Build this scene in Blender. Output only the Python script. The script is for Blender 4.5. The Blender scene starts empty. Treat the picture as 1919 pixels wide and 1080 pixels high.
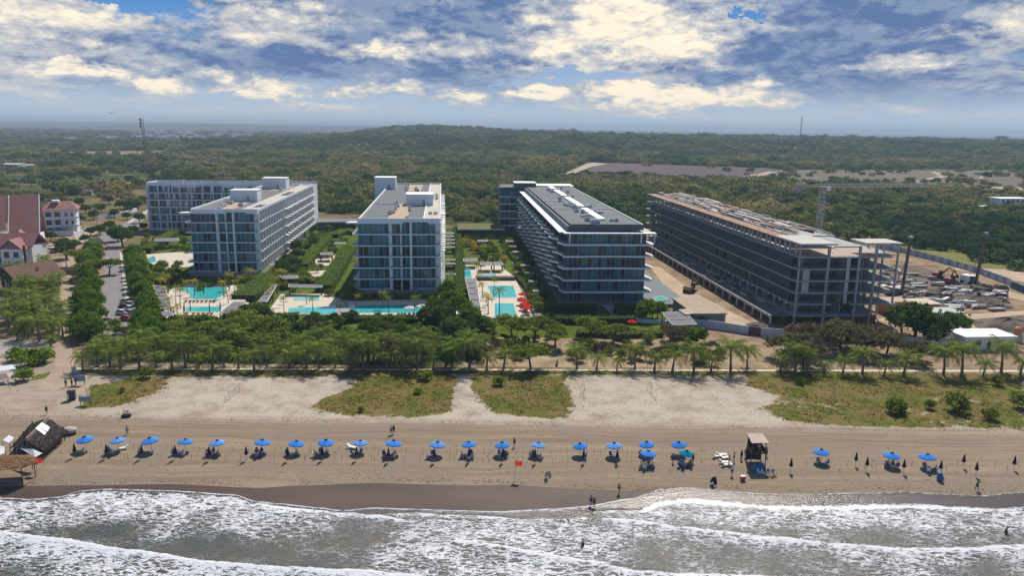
import bpy, math, random
from math import sin, cos, pi, radians, sqrt, atan2, exp
from mathutils import Vector, Matrix, noise as mnoise
S = bpy.context.scene
COL = S.collection
random.seed(7)
# ---------------------------------------------------------------- camera
FPX = 1400.0; CAMH = 54.0; PITCH = math.atan(302/1400.0); ROLL = radians(0.8)
cam = bpy.data.cameras.new('camera'); camo = bpy.data.objects.new('camera', cam); COL.objects.link(camo)
cam.sensor_width = 36.0; cam.lens = 36.0*FPX/1919.0; cam.clip_start = 1.0; cam.clip_end = 60000.0
camo.matrix_world = Matrix.Translation((0, 0, CAMH)) @ Matrix.Rotation(pi/2-PITCH, 4, 'X') @ Matrix.Rotation(ROLL, 4, 'Z')
S.camera = camo
def g(px, py, z=0.0):
    u = px-959.5; v = 540-py
    c, s = cos(ROLL), sin(ROLL)
    u2 = u*c-v*s; v2 = u*s+v*c
    y = FPX*cos(PITCH)+v2*sin(PITCH); zz = -FPX*sin(PITCH)+v2*cos(PITCH)
    t = (z-CAMH)/zz
    return (u2*t, y*t)
# ---------------------------------------------------------------- render
S.render.engine = 'CYCLES'
S.cycles.max_bounces = 5; S.cycles.diffuse_bounces = 3; S.cycles.glossy_bounces = 3
S.cycles.transmission_bounces = 3; S.cycles.transparent_max_bounces = 6; S.cycles.volume_bounces = 0
S.cycles.use_denoising = True; S.cycles.denoiser = 'OPENIMAGEDENOISE'
S.cycles.sample_clamp_indirect = 6; S.cycles.caustics_reflective = False; S.cycles.caustics_refractive = False
S.cycles.use_adaptive_sampling = True; S.cycles.adaptive_threshold = 0.015
S.view_settings.view_transform = 'Standard'; S.view_settings.look = 'None'
S.view_settings.exposure = 0.0; S.view_settings.gamma = 1.0
# ---------------------------------------------------------------- sun + sky
SUN_EL = radians(48.5); SUN_AZ = radians(13.5)       # azimuth to the right of straight ahead (+Y)
sd = Vector((sin(SUN_AZ)*cos(SUN_EL), cos(SUN_AZ)*cos(SUN_EL), sin(SUN_EL)))
sl = bpy.data.lights.new('sun', 'SUN'); sl.energy = 5.0; sl.angle = radians(0.5); sl.color = (1.0, 0.93, 0.82)
so = bpy.data.objects.new('sun', sl); COL.objects.link(so)
so.rotation_euler = (-sd).to_track_quat('-Z', 'Y').to_euler(); so.location = (0, 100, 200)

class NT:
    """tiny node-tree writer"""
    def __init__(s, nt): s.t = nt; s.n = nt.nodes; s.l = nt.links
    def node(s, kind, **kw):
        n = s.n.new(kind)
        for k, v in kw.items(): setattr(n, k, v)
        return n
    def put(s, sock, v):
        if isinstance(v, bpy.types.NodeSocket): s.l.new(v, sock)
        else: sock.default_value = v
    def m(s, op, a, b=0.0, c=0.0, clamp=False):
        n = s.node('ShaderNodeMath', operation=op); n.use_clamp = clamp
        s.put(n.inputs[0], a); s.put(n.inputs[1], b); s.put(n.inputs[2], c)
        return n.outputs[0]
    def mix(s, f, a, b, kind='MIX'):
        n = s.node('ShaderNodeMix', data_type='RGBA', blend_type=kind)
        s.put(n.inputs['Factor'], f)
        for nm, v in (('A', a), ('B', b)):
            sk = [i for i in n.inputs if i.name == nm and i.type == 'RGBA'][0]
            if not isinstance(v, bpy.types.NodeSocket) and len(v) == 3: v = (*v, 1)
            s.put(sk, v)
        return [o for o in n.outputs if o.type == 'RGBA'][0]
    def noise(s, vec, scale, detail=4, rough=0.55, dist=0.0, out=0):
        n = s.node('ShaderNodeTexNoise'); s.put(n.inputs['Vector'], vec)
        n.inputs['Scale'].default_value = scale; n.inputs['Detail'].default_value = detail
        n.inputs['Roughness'].default_value = rough; n.inputs['Distortion'].default_value = dist
        return n.outputs[out]
    def vor(s, vec, scale, feature='F1', out='Distance'):
        n = s.node('ShaderNodeTexVoronoi', feature=feature); s.put(n.inputs['Vector'], vec)
        n.inputs['Scale'].default_value = scale
        return n.outputs[out]
    def step(s, v, lo, hi):
        n = s.node('ShaderNodeMapRange', interpolation_type='SMOOTHSTEP')
        s.put(n.inputs['Value'], v); s.put(n.inputs['From Min'], lo); s.put(n.inputs['From Max'], hi)
        return n.outputs[0]
    def xyz(s, x, y, z=0.0):
        n = s.node('ShaderNodeCombineXYZ'); s.put(n.inputs[0], x); s.put(n.inputs[1], y); s.put(n.inputs[2], z)
        return n.outputs[0]
    def sep(s, v):
        n = s.node('ShaderNodeSeparateXYZ'); s.put(n.inputs[0], v); return n.outputs
    def scale(s, v, k):
        n = s.node('ShaderNodeVectorMath', operation='MULTIPLY'); s.put(n.inputs[0], v); n.inputs[1].default_value = k
        return n.outputs[0]
    def vadd(s, a, b):
        n = s.node('ShaderNodeVectorMath', operation='ADD'); s.put(n.inputs[0], a); s.put(n.inputs[1], b)
        return n.outputs[0]
    def attr(s, name, out='Fac'):
        n = s.node('ShaderNodeAttribute'); n.attribute_name = name; return n.outputs[out]

W = bpy.data.worlds.new('World'); S.world = W; W.use_nodes = True
w = NT(W.node_tree); W.node_tree.nodes.clear()
SKYK = 0.085
sky = w.node('ShaderNodeTexSky', sky_type='NISHITA'); sky.sun_disc = False
sky.sun_elevation = SUN_EL; sky.sun_rotation = SUN_AZ; sky.dust_density = 0.6; sky.ozone_density = 2.5; sky.air_density = 1.0
tc = w.node('ShaderNodeTexCoord'); dx, dy, dz = w.sep(tc.outputs['Generated'])
az = w.m('MULTIPLY', w.m('ARCTAN2', dx, dy), 57.2958)                                       # degrees, 0 = straight ahead
hz_ = w.m('SQRT', w.m('ADD', w.m('MULTIPLY', dx, dx), w.m('MULTIPLY', dy, dy)))
el = w.m('MULTIPLY', w.m('ARCTAN2', dz, hz_), 57.2958)
elp = w.m('MAXIMUM', el, 0.0)
# a cloud field in azimuth / elevation, flatter and finer near the horizon as layered clouds are
ev = w.m('MULTIPLY', w.m('POWER', w.m('ADD', elp, 0.8), 0.72), 3.0)
def field(du, dv, sc=0.12, det=9, z=0.0, rough=0.56):
    p = w.xyz(w.m('ADD', w.m('MULTIPLY', az, 0.68), du), w.m('ADD', w.m('MULTIPLY', ev, 1.45), dv), z)
    return w.noise(p, sc, det, rough, 0.35)
wrp = w.noise(w.xyz(az, ev, 3.0), 0.22, 5, 0.6, 0, 1)
wx, wy, wz = w.sep(wrp)
wrp2 = w.noise(w.xyz(az, w.m('MULTIPLY', ev, 1.3), 8.0), 0.75, 6, 0.62, 0, 1)
vx, vy, vz = w.sep(wrp2)
az_ = w.m('ADD', az, w.m('MULTIPLY', w.m('SUBTRACT', vx, 0.5), 5.5)); el_ = w.m('ADD', elp, w.m('MULTIPLY', w.m('SUBTRACT', vy, 0.5), w.m('ADD', 1.0, w.m('MULTIPLY', elp, 0.25))))
azw = w.m('ADD', az_, w.m('MULTIPLY', w.m('SUBTRACT', wx, 0.5), 9.0))
elw = w.m('ADD', el_, w.m('MULTIPLY', w.m('SUBTRACT', wy, 0.5), 3.2))
def blob(px, py, rx, ry):
    """elliptic weight about a direction given as azimuth/elevation degrees"""
    a0 = (px-959.5)/1919*68.9; e0 = (240-py)/1400*57.3
    rx = rx/1919*68.9; ry = ry/1400*57.3
    u = w.m('DIVIDE', w.m('SUBTRACT', azw, a0), rx); v = w.m('DIVIDE', w.m('SUBTRACT', elw, e0), ry)
    q = w.m('ADD', w.m('MULTIPLY', u, u), w.m('MULTIPLY', v, v))
    return w.m('SUBTRACT', 1.0, q, clamp=True)
def total(lst):
    t = None
    for (px, py, rx, ry, k) in lst:
        b = w.m('MULTIPLY', blob(px, py, rx, ry), k)
        t = b if t is None else w.m('ADD', t, b)
    return t
LIT = total([(120,75,230,48,.8),(30,125,120,30,.3),(70,175,120,30,1.1),(150,160,60,16,.8),(260,180,80,20,1.0),(450,65,170,50,.75),(290,8,45,30,.8),(470,188,120,20,1.0),(380,165,60,16,.6),
    (620,112,130,28,.6),(740,110,100,32,.6),(870,186,70,20,1.1),(640,186,50,10,.9),(1080,60,200,55,.8),(1290,50,220,70,.75),(1180,115,230,45,.75),
    (1040,95,150,40,.5),(1215,188,120,30,1.1),(1200,172,230,26,.6),(1440,168,110,18,.9),(1390,188,160,16,.8),(1690,140,100,32,.8),(1880,70,120,60,.7),
    (1020,176,80,18,.9),(1330,110,140,40,.45),(1180,15,160,24,.4),(725,176,60,14,.9),(1700,205,150,16,.2)])
DRK = total([(560,25,260,36,.9),(760,60,260,50,.6),(420,135,330,32,.6),(600,145,240,26,.5),(950,30,180,50,.45),(60,120,130,30,.3),
    (1600,60,290,95,1.0),(1700,170,260,46,.9),(1480,130,160,50,.5),(1330,25,90,26,.55),(1100,125,120,20,.5),(1780,40,200,50,.4),
    (880,140,220,26,.45),(1300,150,120,18,.3)])
CLR = total([(200,25,150,34,1.2),(280,55,100,30,.7),(1430,46,26,12,1.6),(1090,8,40,12,1.2),(1080,150,200,16,.7),(480,195,300,16,.3),(10,25,80,18,.6)])
n1 = field(0, 0); n1b = field(0.35, 1.5); n2 = field(31, 7, 0.34, 9, 5.0, 0.62); n2b = field(31.2, 7.7, 0.34, 9, 5.0, 0.62); n3 = field(7, 3, 1.15, 8, 2.0, 0.62)
relief = w.m('ADD', w.m('MULTIPLY', w.m('SUBTRACT', n1, n1b), 2.6), w.m('MULTIPLY', w.m('SUBTRACT', n2, n2b), 2.0))      # brighter towards the sun, which stands above
shape = w.m('ADD', w.m('ADD', w.m('MULTIPLY', w.m('SUBTRACT', n1, 0.5), 2.0), w.m('MULTIPLY', w.m('SUBTRACT', n2, 0.5), 1.35)), w.m('MULTIPLY', w.m('SUBTRACT', n3, 0.5), 0.75))
away = w.m('SUBTRACT', 1.0, w.step(w.m('ABSOLUTE', az), 34, 50))    # the rest of the dome is plain broken cloud
away = w.m('MULTIPLY', away, w.m('SUBTRACT', 1.0, w.step(el, 11, 18)))
lit = w.m('ADD', w.m('ADD', w.m('MULTIPLY', w.m('SUBTRACT', w.m('MULTIPLY', LIT, 1.05), w.m('MULTIPLY', DRK, 0.75)), away), shape), relief)
litf = w.step(lit, -0.38, 0.85)
cov = w.m('ADD', w.m('MULTIPLY', w.m('SUBTRACT', w.m('ADD', LIT, DRK), w.m('MULTIPLY', CLR, 1.5)), away), w.m('ADD', shape, 0.34))
covf = w.step(cov, -0.20, 0.55)
covf = w.m('MULTIPLY', covf, w.m('ADD', w.m('MULTIPLY', w.step(el, 0.3, 1.3), 0.75), 0.25))
hi = w.step(el, 14, 40); covf = w.m('MULTIPLY', covf, w.m('SUBTRACT', 1.0, w.m('MULTIPLY', hi, 0.85)))
covf = w.m('MULTIPLY', covf, w.m('SUBTRACT', 1.0, w.m('MULTIPLY', w.step(w.m('ABSOLUTE', az), 40, 60), 0.5)))
blue = w.mix(w.step(elp, 0.0, 9.0), (0.48, 0.60, 0.73), (0.085, 0.27, 0.62))
skc = w.node('ShaderNodeVectorMath', operation='SCALE'); w.put(skc.inputs[0], sky.outputs[0]); skc.inputs['Scale'].default_value = SKYK
clear = w.mix(w.step(el, 10, 30), blue, skc.outputs[0])
dark = w.mix(w.step(w.m('ADD', n2, w.m('MULTIPLY', w.m('SUBTRACT', n3, .5), .8)), .38, .62), (0.115, 0.190, 0.39), (0.25, 0.335, 0.50))
dark = w.mix(w.step(elp, 4.0, 0.8), dark, (0.46, 0.57, 0.70))
brt = w.mix(w.step(w.m('ADD', lit, w.m('MULTIPLY', w.m('SUBTRACT', n3, .5), 1.2)), 0.45, 1.35), (0.66, 0.66, 0.66), (1.12, 0.98, 0.76))
cloud = w.mix(litf, dark, brt)
cloud = w.mix(w.m('MULTIPLY', w.step(w.m('ABSOLUTE', az), 50, 90), .8), cloud, (0.17, 0.30, 0.58))      # unseen cloud beside and behind the viewer, tinted blue to cool shaded fronts
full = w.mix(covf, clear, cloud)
full = w.mix(w.step(el, 0.0, -1.5), full, (0.30, 0.36, 0.40))
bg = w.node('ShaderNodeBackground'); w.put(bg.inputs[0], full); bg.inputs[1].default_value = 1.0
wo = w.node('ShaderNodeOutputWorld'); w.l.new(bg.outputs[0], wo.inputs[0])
W.cycles.sampling_method = 'MANUAL'; W.cycles.sample_map_resolution = 1024

# ---------------------------------------------------------------- naming helpers
def tag(o, label=None, cat=None, group=None, kind=None):
    if label: o['label'] = label
    if cat: o['category'] = cat
    if group: o['group'] = group
    if kind: o['kind'] = kind
    return o
def empty(name, loc=(0, 0, 0), rz=0.0, label=None, cat=None, group=None):
    o = bpy.data.objects.new(name, None); COL.objects.link(o); o.empty_display_size = 0.5
    o.location = loc; o.rotation_euler = (0, 0, rz)
    return tag(o, label, cat, group)
def mobj(name, me, parent=None, loc=None, rz=None):
    o = bpy.data.objects.new(name, me); COL.objects.link(o)
    if parent is not None: o.parent = parent
    if loc: o.location = loc
    if rz is not None: o.rotation_euler = (0, 0, rz)
    return o
def kids(o): return [c for c in bpy.data.objects if c.parent == o]
class Proto:
    """a built thing with its parts remembered, so that it can be copied fast"""
    def __init__(s, root): s.root = root; s.ch = [(c, kids(c)) for c in kids(root)]; s.used = False
    def place(s, loc, rz=0.0, label=None, group=None, sc=1.0, name=None):
        if not s.used: r = s.root; s.used = True
        else:
            r = s.root.copy(); COL.objects.link(r)
            for c, gs in s.ch:
                c2 = c.copy(); COL.objects.link(c2); c2.parent = r
                for q in gs:
                    q2 = q.copy(); COL.objects.link(q2); q2.parent = c2
        r.location = loc; r.rotation_euler = (0, 0, rz)
        r.scale = (sc, sc, sc) if isinstance(sc, (int, float)) else sc
        if label: r['label'] = label
        if group: r['group'] = group
        return r
class MB:
    """collects faces and links them as ONE mesh object"""
    def __init__(s): s.v = []; s.f = []; s.mi = []
    def add(s, vs, fs, mi=0):
        b = len(s.v); s.v += [tuple(p) for p in vs]; s.f += [tuple(i+b for i in f) for f in fs]; s.mi += [mi]*len(fs); return s
    def box(s, x0, y0, z0, x1, y1, z1, mi=0):
        return s.add([(x0,y0,z0),(x1,y0,z0),(x1,y1,z0),(x0,y1,z0),(x0,y0,z1),(x1,y0,z1),(x1,y1,z1),(x0,y1,z1)],
                     [(0,3,2,1),(4,5,6,7),(0,1,5,4),(1,2,6,5),(2,3,7,6),(3,0,4,7)], mi)
    def cbox(s, c, d, rz=0.0, mi=0):
        hx, hy, hzz = d[0]/2, d[1]/2, d[2]/2; cc, ss = cos(rz), sin(rz); vs = []
        for z in (-hzz, hzz):
            for x, y in ((-hx,-hy),(hx,-hy),(hx,hy),(-hx,hy)):
                vs.append((c[0]+x*cc-y*ss, c[1]+x*ss+y*cc, c[2]+z))
        return s.add(vs, [(0,3,2,1),(4,5,6,7),(0,1,5,4),(1,2,6,5),(2,3,7,6),(3,0,4,7)], mi)
    def prism(s, poly, z0, z1, mi=0):
        n = len(poly)
        a = sum(poly[i][0]*poly[(i+1)%n][1]-poly[(i+1)%n][0]*poly[i][1] for i in range(n))
        if a < 0: poly = poly[::-1]
        vs = [(p[0], p[1], z0) for p in poly]+[(p[0], p[1], z1) for p in poly]
        fs = [tuple(range(n-1, -1, -1)), tuple(range(n, 2*n))]+[(i, (i+1)%n, n+(i+1)%n, n+i) for i in range(n)]
        return s.add(vs, fs, mi)
    def tube(s, pts, rad, n=6, mi=0, caps=True):
        if isinstance(rad, (int, float)): rad = [rad]*len(pts)
        pts = [Vector(p) for p in pts]; vs = []
        for i, p in enumerate(pts):
            d = (pts[min(i+1, len(pts)-1)]-pts[max(i-1, 0)])
            if d.length < 1e-6: d = Vector((0, 0, 1))
            d.normalize()
            a = d.orthogonal().normalized() if abs(d.z) < .95 else Vector((1, 0, 0))
            a = (a-d*a.dot(d)).normalized(); b = d.cross(a)
            for k in range(n):
                t = 2*pi*k/n; vs.append(p+(a*cos(t)+b*sin(t))*rad[i])
        fs = []
        for i in range(len(pts)-1):
            for k in range(n):
                k2 = (k+1) % n; fs.append((i*n+k, i*n+k2, (i+1)*n+k2, (i+1)*n+k))
        if caps:
            fs.append(tuple(range(n-1, -1, -1))); fs.append(tuple((len(pts)-1)*n+k for k in range(n)))
        return s.add(vs, fs, mi)
    def lathe(s, prof, n=12, c=(0, 0, 0), mi=0, sx=1.0):
        vs = []
        for r, z in prof:
            for k in range(n):
                t = 2*pi*k/n; vs.append((c[0]+r*cos(t)*sx, c[1]+r*sin(t), c[2]+z))
        fs = [(i*n+k, i*n+(k+1) % n, (i+1)*n+(k+1) % n, (i+1)*n+k) for i in range(len(prof)-1) for k in range(n)]
        return s.add(vs, fs, mi)
    def quad(s, a, b, c, d, mi=0): return s.add([a, b, c, d], [(0, 1, 2, 3)], mi)
    def mesh(s, name, mats, smooth=False):
        me = bpy.data.meshes.new(name); me.from_pydata(s.v, [], s.f)
        for m in (mats if isinstance(mats, (list, tuple)) else [mats]): me.materials.append(m)
        me.polygons.foreach_set('material_index', s.mi)
        if smooth: me.polygons.foreach_set('use_smooth', [True]*len(s.f))
        me.update(); return me
    def build(s, name, mats, parent=None, loc=None, rz=None, smooth=False):
        return mobj(name, s.mesh(name, mats, smooth), parent, loc, rz)

# ---------------------------------------------------------------- materials
MATS = {}
def pmat(name, col, rough=0.8, var=0.12, scale=1.5, metal=0.0, col2=None, bump=0.0, spec=0.3, obj=True, trans=0.0, stretch=(1, 1, 1), emis=None):
    """principled surface whose colour wanders between two tones, with optional grain"""
    if name in MATS: return MATS[name]
    m = bpy.data.materials.new(name); m.use_nodes = True; nt = NT(m.node_tree); MATS[name] = m
    b = m.node_tree.nodes['Principled BSDF']
    t = nt.node('ShaderNodeTexCoord'); v = nt.scale(t.outputs['Object'], stretch)
    n = nt.noise(v, scale, 5, 0.6)
    c2 = col2 or tuple(c*(1-2*var) for c in col)
    c = nt.mix(nt.step(n, 0.3, 0.7), col, c2); nt.put(b.inputs['Base Color'], c)
    b.inputs['Roughness'].default_value = rough; b.inputs['Metallic'].default_value = metal
    b.inputs['Specular IOR Level'].default_value = spec
    if bump:
        bn = nt.node('ShaderNodeBump'); bn.inputs['Strength'].default_value = bump; bn.inputs['Distance'].default_value = 0.05
        nt.l.new(nt.noise(v, scale*6, 4), bn.inputs['Height']); nt.l.new(bn.outputs[0], b.inputs['Normal'])
    return m
def leafmat(name, c1, c2, c3=None, trans=0.45, sc=0.25):
    """foliage: tone differs from clump to clump and from plant to plant, light passes through the leaves"""
    m = bpy.data.materials.new(name); m.use_nodes = True; nt = NT(m.node_tree); m.node_tree.nodes.clear(); MATS[name] = m
    t = nt.node('ShaderNodeTexCoord'); oi = nt.node('ShaderNodeObjectInfo')
    n = nt.noise(t.outputs['Object'], sc, 4, 0.65)
    c = nt.mix(nt.step(n, 0.35, 0.65), c1, c2)
    c = nt.mix(nt.m('MULTIPLY', oi.outputs['Random'], 0.75), c, c3 or tuple(x*0.6 for x in c1))
    d = nt.node('ShaderNodeBsdfDiffuse'); nt.put(d.inputs[0], c)
    tr = nt.node('ShaderNodeBsdfTranslucent'); nt.put(tr.inputs[0], nt.mix(0.5, c, tuple(x*1.5 for x in c2)))
    ms = nt.node('ShaderNodeMixShader'); ms.inputs[0].default_value = trans
    nt.l.new(d.outputs[0], ms.inputs[1]); nt.l.new(tr.outputs[0], ms.inputs[2])
    o = nt.node('ShaderNodeOutputMaterial'); nt.l.new(ms.outputs[0], o.inputs[0])
    return m
def fbm(x, y, z=0.0, o=4): return mnoise.fractal((x, y, z), 1.0, 2.0, o)

# ---------------------------------------------------------------- terrain
def ss(a, b, x):
    t = min(1, max(0, (x-a)/(b-a))); return t*t*(3-2*t)
def terrain(x, y):
    if y < 900: return 0.0
    z = 0.0
    lef = ss(-520, -150, x+0.10*(y-1300))                 # the wooded ridge fades out to the left
    wob = 120*fbm(x/700, 3.1)+60*fbm(x/190, 8.2)
    z += 30*lef*ss(1380+wob, 1850+wob, y)*(0.9+0.16*fbm(x/400, y/500))*(1-0.6*ss(2400, 3600, y))
    z += 17*ss(-1000, -420, x)*(1-lef)*ss(1350, 1700, y)*(1-0.8*ss(1900, 2600, y))
    z += 24*exp(-((x+330)/330)**2)*ss(2100, 2700, y)*(1-ss(3300, 4300, y))
    far = ss(5200, 9000, y)
    z += far*(44*ss(3600, -3500, x)-4+13*fbm(x/2600, y/3000)+6*fbm(x/700, y/900))
    return max(z, 0.0) if y < 5200 else max(z, -30.0)
def grid(name, xs_of, ys, attrs=None, zf=terrain, dz=0.0):
    """sheet over rows y in ys, each row spanning xs_of(y)"""
    vs = []; fs = []; nx = None
    for y in ys:
        xs = xs_of(y); nx = len(xs)
        for x in xs: vs.append((x, y, zf(x, y)+dz))
    for j in range(len(ys)-1):
        for i in range(nx-1):
            a = j*nx+i; fs.append((a, a+1, a+nx+1, a+nx))
    me = bpy.data.meshes.new(name); me.from_pydata(vs, [], fs)
    me.polygons.foreach_set('use_smooth', [True]*len(fs))
    if attrs:
        for an, fn in attrs.items():
            at = me.attributes.new(an, 'FLOAT', 'POINT'); at.data.foreach_set('value', [fn(*v) for v in vs])
    me.update(); return me
def inpoly(x, y, poly):
    r = False; j = len(poly)-1
    for i in range(len(poly)):
        xi, yi = poly[i]; xj, yj = poly[j]
        if (yi > y) != (yj > y) and x < (xj-xi)*(y-yi)/(yj-yi)+xi: r = not r
        j = i
    return r
# far ground: one sheet out to the horizon
ys = [162.6+i*(3) for i in range(60)]
while ys[-1] < 26000: ys.append(ys[-1]*1.02)
NX = 260
def farxs(y):
    hw = max(0.9*y, 330); return [hw*(2*i/(NX-1)-1) for i in range(NX)]
GM = bpy.data.materials.new('ground_cover'); GM.use_nodes = True; nt = NT(GM.node_tree); b = GM.node_tree.nodes['Principled BSDF']
tcg = nt.node('ShaderNodeTexCoord'); P = tcg.outputs['Object']
big = nt.noise(P, 0.006, 5, 0.6); mid = nt.noise(P, 0.03, 6, 0.7); fin = nt.noise(P, 0.4, 5, 0.7)
green = nt.mix(nt.step(mid, 0.35, 0.65), (0.035, 0.055, 0.018), (0.085, 0.10, 0.028))
dry = nt.mix(fin, (0.13, 0.10, 0.045), (0.22, 0.17, 0.09))
c = nt.mix(nt.step(nt.m('ADD', big, nt.m('MULTIPLY', nt.m('SUBTRACT', mid, 0.5), 0.9)), 0.46, 0.62), green, dry)
gx, gy, gz = nt.sep(P)
c = nt.mix(nt.step(gy, 2600, 4200), c, nt.mix(nt.step(nt.noise(nt.scale(P, (1, .35, 1)), 0.0022, 6, 0.6), .4, .62), (0.030, 0.045, 0.045), (0.10, 0.080, 0.075)))
soil = nt.mix(nt.step(nt.noise(P, 0.12, 7, 0.72), .35, .65), (0.20, 0.135, 0.085), (0.36, 0.27, 0.18))
c = nt.mix(nt.step(nt.m('ADD', nt.attr('bare'), nt.m('MULTIPLY', nt.m('SUBTRACT', fin, .5), .5)), .4, .6), c, soil)
nt.put(b.inputs['Base Color'], c); b.inputs['Roughness'].default_value = 1.0; b.inputs['Specular IOR Level'].default_value = 0.05
SITE = [(44, 203), (60, 196), (88, 178), (200, 178), (260, 205), (205, 262), (183, 310), (178, 352), (120, 366), (50, 400), (44, 330)]
def bare(x, y, z):
    if y < 430 and inpoly(x, y, SITE): return 1.0
    if y < 196 and x > -12: return 0.62
    if y < 420 and x < -205: return 0.5
    if x < -100 and y < 330 and x < -100-(y-165)*.42: return 0.68
    return 0.0
gmesh = grid('ground', farxs, ys, {'bare': bare}); gmesh.materials.append(GM)
tag(mobj('ground', gmesh), kind='structure')
# ---------------------------------------------------------------- beach and sea
def poly_at(pts, x):
    if x <= pts[0][0]: return pts[0][1]
    for (x0, y0), (x1, y1) in zip(pts, pts[1:]):
        if x <= x1:
            t = (x-x0)/(x1-x0); t = t*t*(3-2*t)*0.6+t*0.4; return y0+(y1-y0)*t
    return pts[-1][1]
def curve(pp): return [g(*p) for p in pp]
WET = curve([(-60,906),(0,907),(160,906),(320,904),(480,911),(560,907),(700,903),(860,907),(960,907),(1090,914),(1170,917),(1280,911),(1440,922),(1520,923),(1600,921),(1700,920),(1770,923),(1840,926),(1919,920),(2000,918)])
SWASH = curve([(-60,926),(0,927),(55,930),(110,926),(150,915),(200,912),(320,915),(440,922),(480,934),(520,938),(600,946),(640,951),(700,946),(760,948),(850,951),(930,953),(1040,948),(1090,944),(1180,930),(1240,914),(1280,911),(1440,922),(1520,923),(1600,921),(1700,920),(1770,923),(1840,926),(1919,920),(2000,918)])
def bz(x, y):
    if y > 113: return 0.0
    return -0.045*(113-y)-0.0006*(113-y)**2
GRASS = [curve(p) for p in (
    [(570,766),(600,752),(655,728),(662,712),(600,704),(855,700),(857,735),(845,775),(760,784),(690,782),(620,775)],
    [(876,702),(1064,702),(1070,745),(1072,787),(1010,784),(930,775),(888,745)],
    [(150,768),(170,725),(250,708),(320,706),(300,738),(230,760)],
    [(1395,690),(1925,690),(1925,806),(1700,803),(1560,798),(1480,790),(1420,768),(1450,745),(1400,720)],
    [(40,705),(130,690),(140,700),(60,715)])]
STRIP = curve([(140,688),(1925,688),(1925,706),(1400,704),(1070,704),(700,706),(330,706),(150,700)])
def pdist(x, y, poly):
    best = 1e9
    for i in range(len(poly)):
        ax, ay = poly[i]; bx, by = poly[(i+1) % len(poly)]
        t = max(0, min(1, ((x-ax)*(bx-ax)+(y-ay)*(by-ay))/((bx-ax)**2+(by-ay)**2+1e-9)))
        best = min(best, (x-ax-t*(bx-ax))**2+(y-ay-t*(by-ay))**2)
    return sqrt(best)
def veg(x, y, z):
    if y < 128: return 0.0
    v = 0.0
    for p in GRASS+[STRIP]:
        d = pdist(x, y, p)
        if d > 4 and not inpoly(x, y, p): continue
        v = max(v, 0.5+(d if inpoly(x, y, p) else -d)*0.22)
    return max(0, min(.80 if x > 40 else .9, v))
def wet(x, y, z):
    d = poly_at(WET, x)-y
    return max(0, min(1, 0.5+d*1.2))
def pale(x, y, z):
    v = ss(127, 134, y)*ss(170, 150, y)
    return v*(0.55+0.45*ss(-95, -60, x))
SM = bpy.data.materials.new('beach_sand'); SM.use_nodes = True; nt = NT(SM.node_tree); b = SM.node_tree.nodes['Principled BSDF']
P = nt.node('ShaderNodeTexCoord').outputs['Object']
Px, Py, Pz = nt.sep(P)
streak = nt.noise(nt.vadd(nt.scale(P, (0.035, 1.0, 1.0)), nt.scale(nt.noise(P, .05, 2, .5, 0, 1), (0, 5, 0))), 0.5, 6, 0.7)
cl = nt.noise(P, 0.09, 6, 0.65); fn = nt.noise(P, 2.2, 6, 0.75)
sand = nt.mix(nt.step(streak, .34, .66), (0.215, 0.158, 0.109), (0.35, 0.265, 0.187))
sand = nt.mix(nt.step(cl, .38, .65), sand, (0.255, 0.205, 0.15))
sand = nt.mix(nt.m('MULTIPLY', nt.attr('pale'), nt.step(nt.noise(P, .16, 6, .7), .25, .6)), sand, (0.50, 0.43, 0.35))
sand = nt.mix(nt.m('MULTIPLY', nt.step(fn, .45, .7), .55), sand, (0.145, 0.112, 0.085))
# vehicle tracks run along the beach
trk = nt.noise(nt.vadd(nt.scale(P, (0.012, 1.0, 1.0)), nt.scale(nt.noise(P, .02, 1, .5, 0, 1), (0, 9, 0))), 1.7, 3, .6)
band = nt.m('MULTIPLY', nt.step(Py, 121, 123.5), nt.step(Py, 133, 130))
sand = nt.mix(nt.m('MULTIPLY', band, nt.m('MULTIPLY', nt.step(trk, .5, .62), .5)), sand, (0.17, 0.125, 0.085))
wetb = nt.m('MULTIPLY', nt.step(nt.m('ADD', nt.attr('wet'), nt.m('MULTIPLY', nt.m('SUBTRACT', cl, .5), .12)), .46, .56), 1.0)
wc = nt.mix(nt.step(nt.noise(nt.scale(P, (.4, 1, 1)), .12, 4), .35, .65), (0.080, 0.056, 0.044), (0.108, 0.076, 0.064))
sand = nt.mix(wetb, sand, wc)
damp = nt.step(nt.m('ADD', nt.attr('wet'), nt.m('MULTIPLY', nt.m('SUBTRACT', cl, .5), .5)), -0.02, .14)
vg = nt.m('ADD', nt.attr('veg'), nt.m('ADD', nt.m('MULTIPLY', nt.m('SUBTRACT', nt.noise(P, .45, 6, .75), .5), 1.25), nt.m('MULTIPLY', nt.m('SUBTRACT', nt.noise(P, .08, 5, .65), .5), 1.5)))
vm = nt.m('MULTIPLY', nt.step(vg, .50, .62), nt.step(nt.attr('veg'), .06, .3))
gc = nt.mix(nt.step(nt.noise(P, .14, 6, .7), .4, .6), (0.105, 0.118, 0.010), (0.190, 0.128, 0.045))
gc = nt.mix(nt.step(nt.noise(P, .7, 5, .8), .45, .75), gc, (0.05, 0.062, 0.014))
sand = nt.mix(vm, sand, gc)
nt.put(b.inputs['Base Color'], sand)
nt.put(b.inputs['Roughness'], nt.m('SUBTRACT', 0.95, nt.m('MULTIPLY', wetb, 0.38)))
nt.put(b.inputs['Specular IOR Level'], nt.m('SUBTRACT', .2, nt.m('MULTIPLY', wetb, .08)))
bn = nt.node('ShaderNodeBump'); bn.inputs['Strength'].default_value = 0.55; bn.inputs['Distance'].default_value = 0.25
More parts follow.
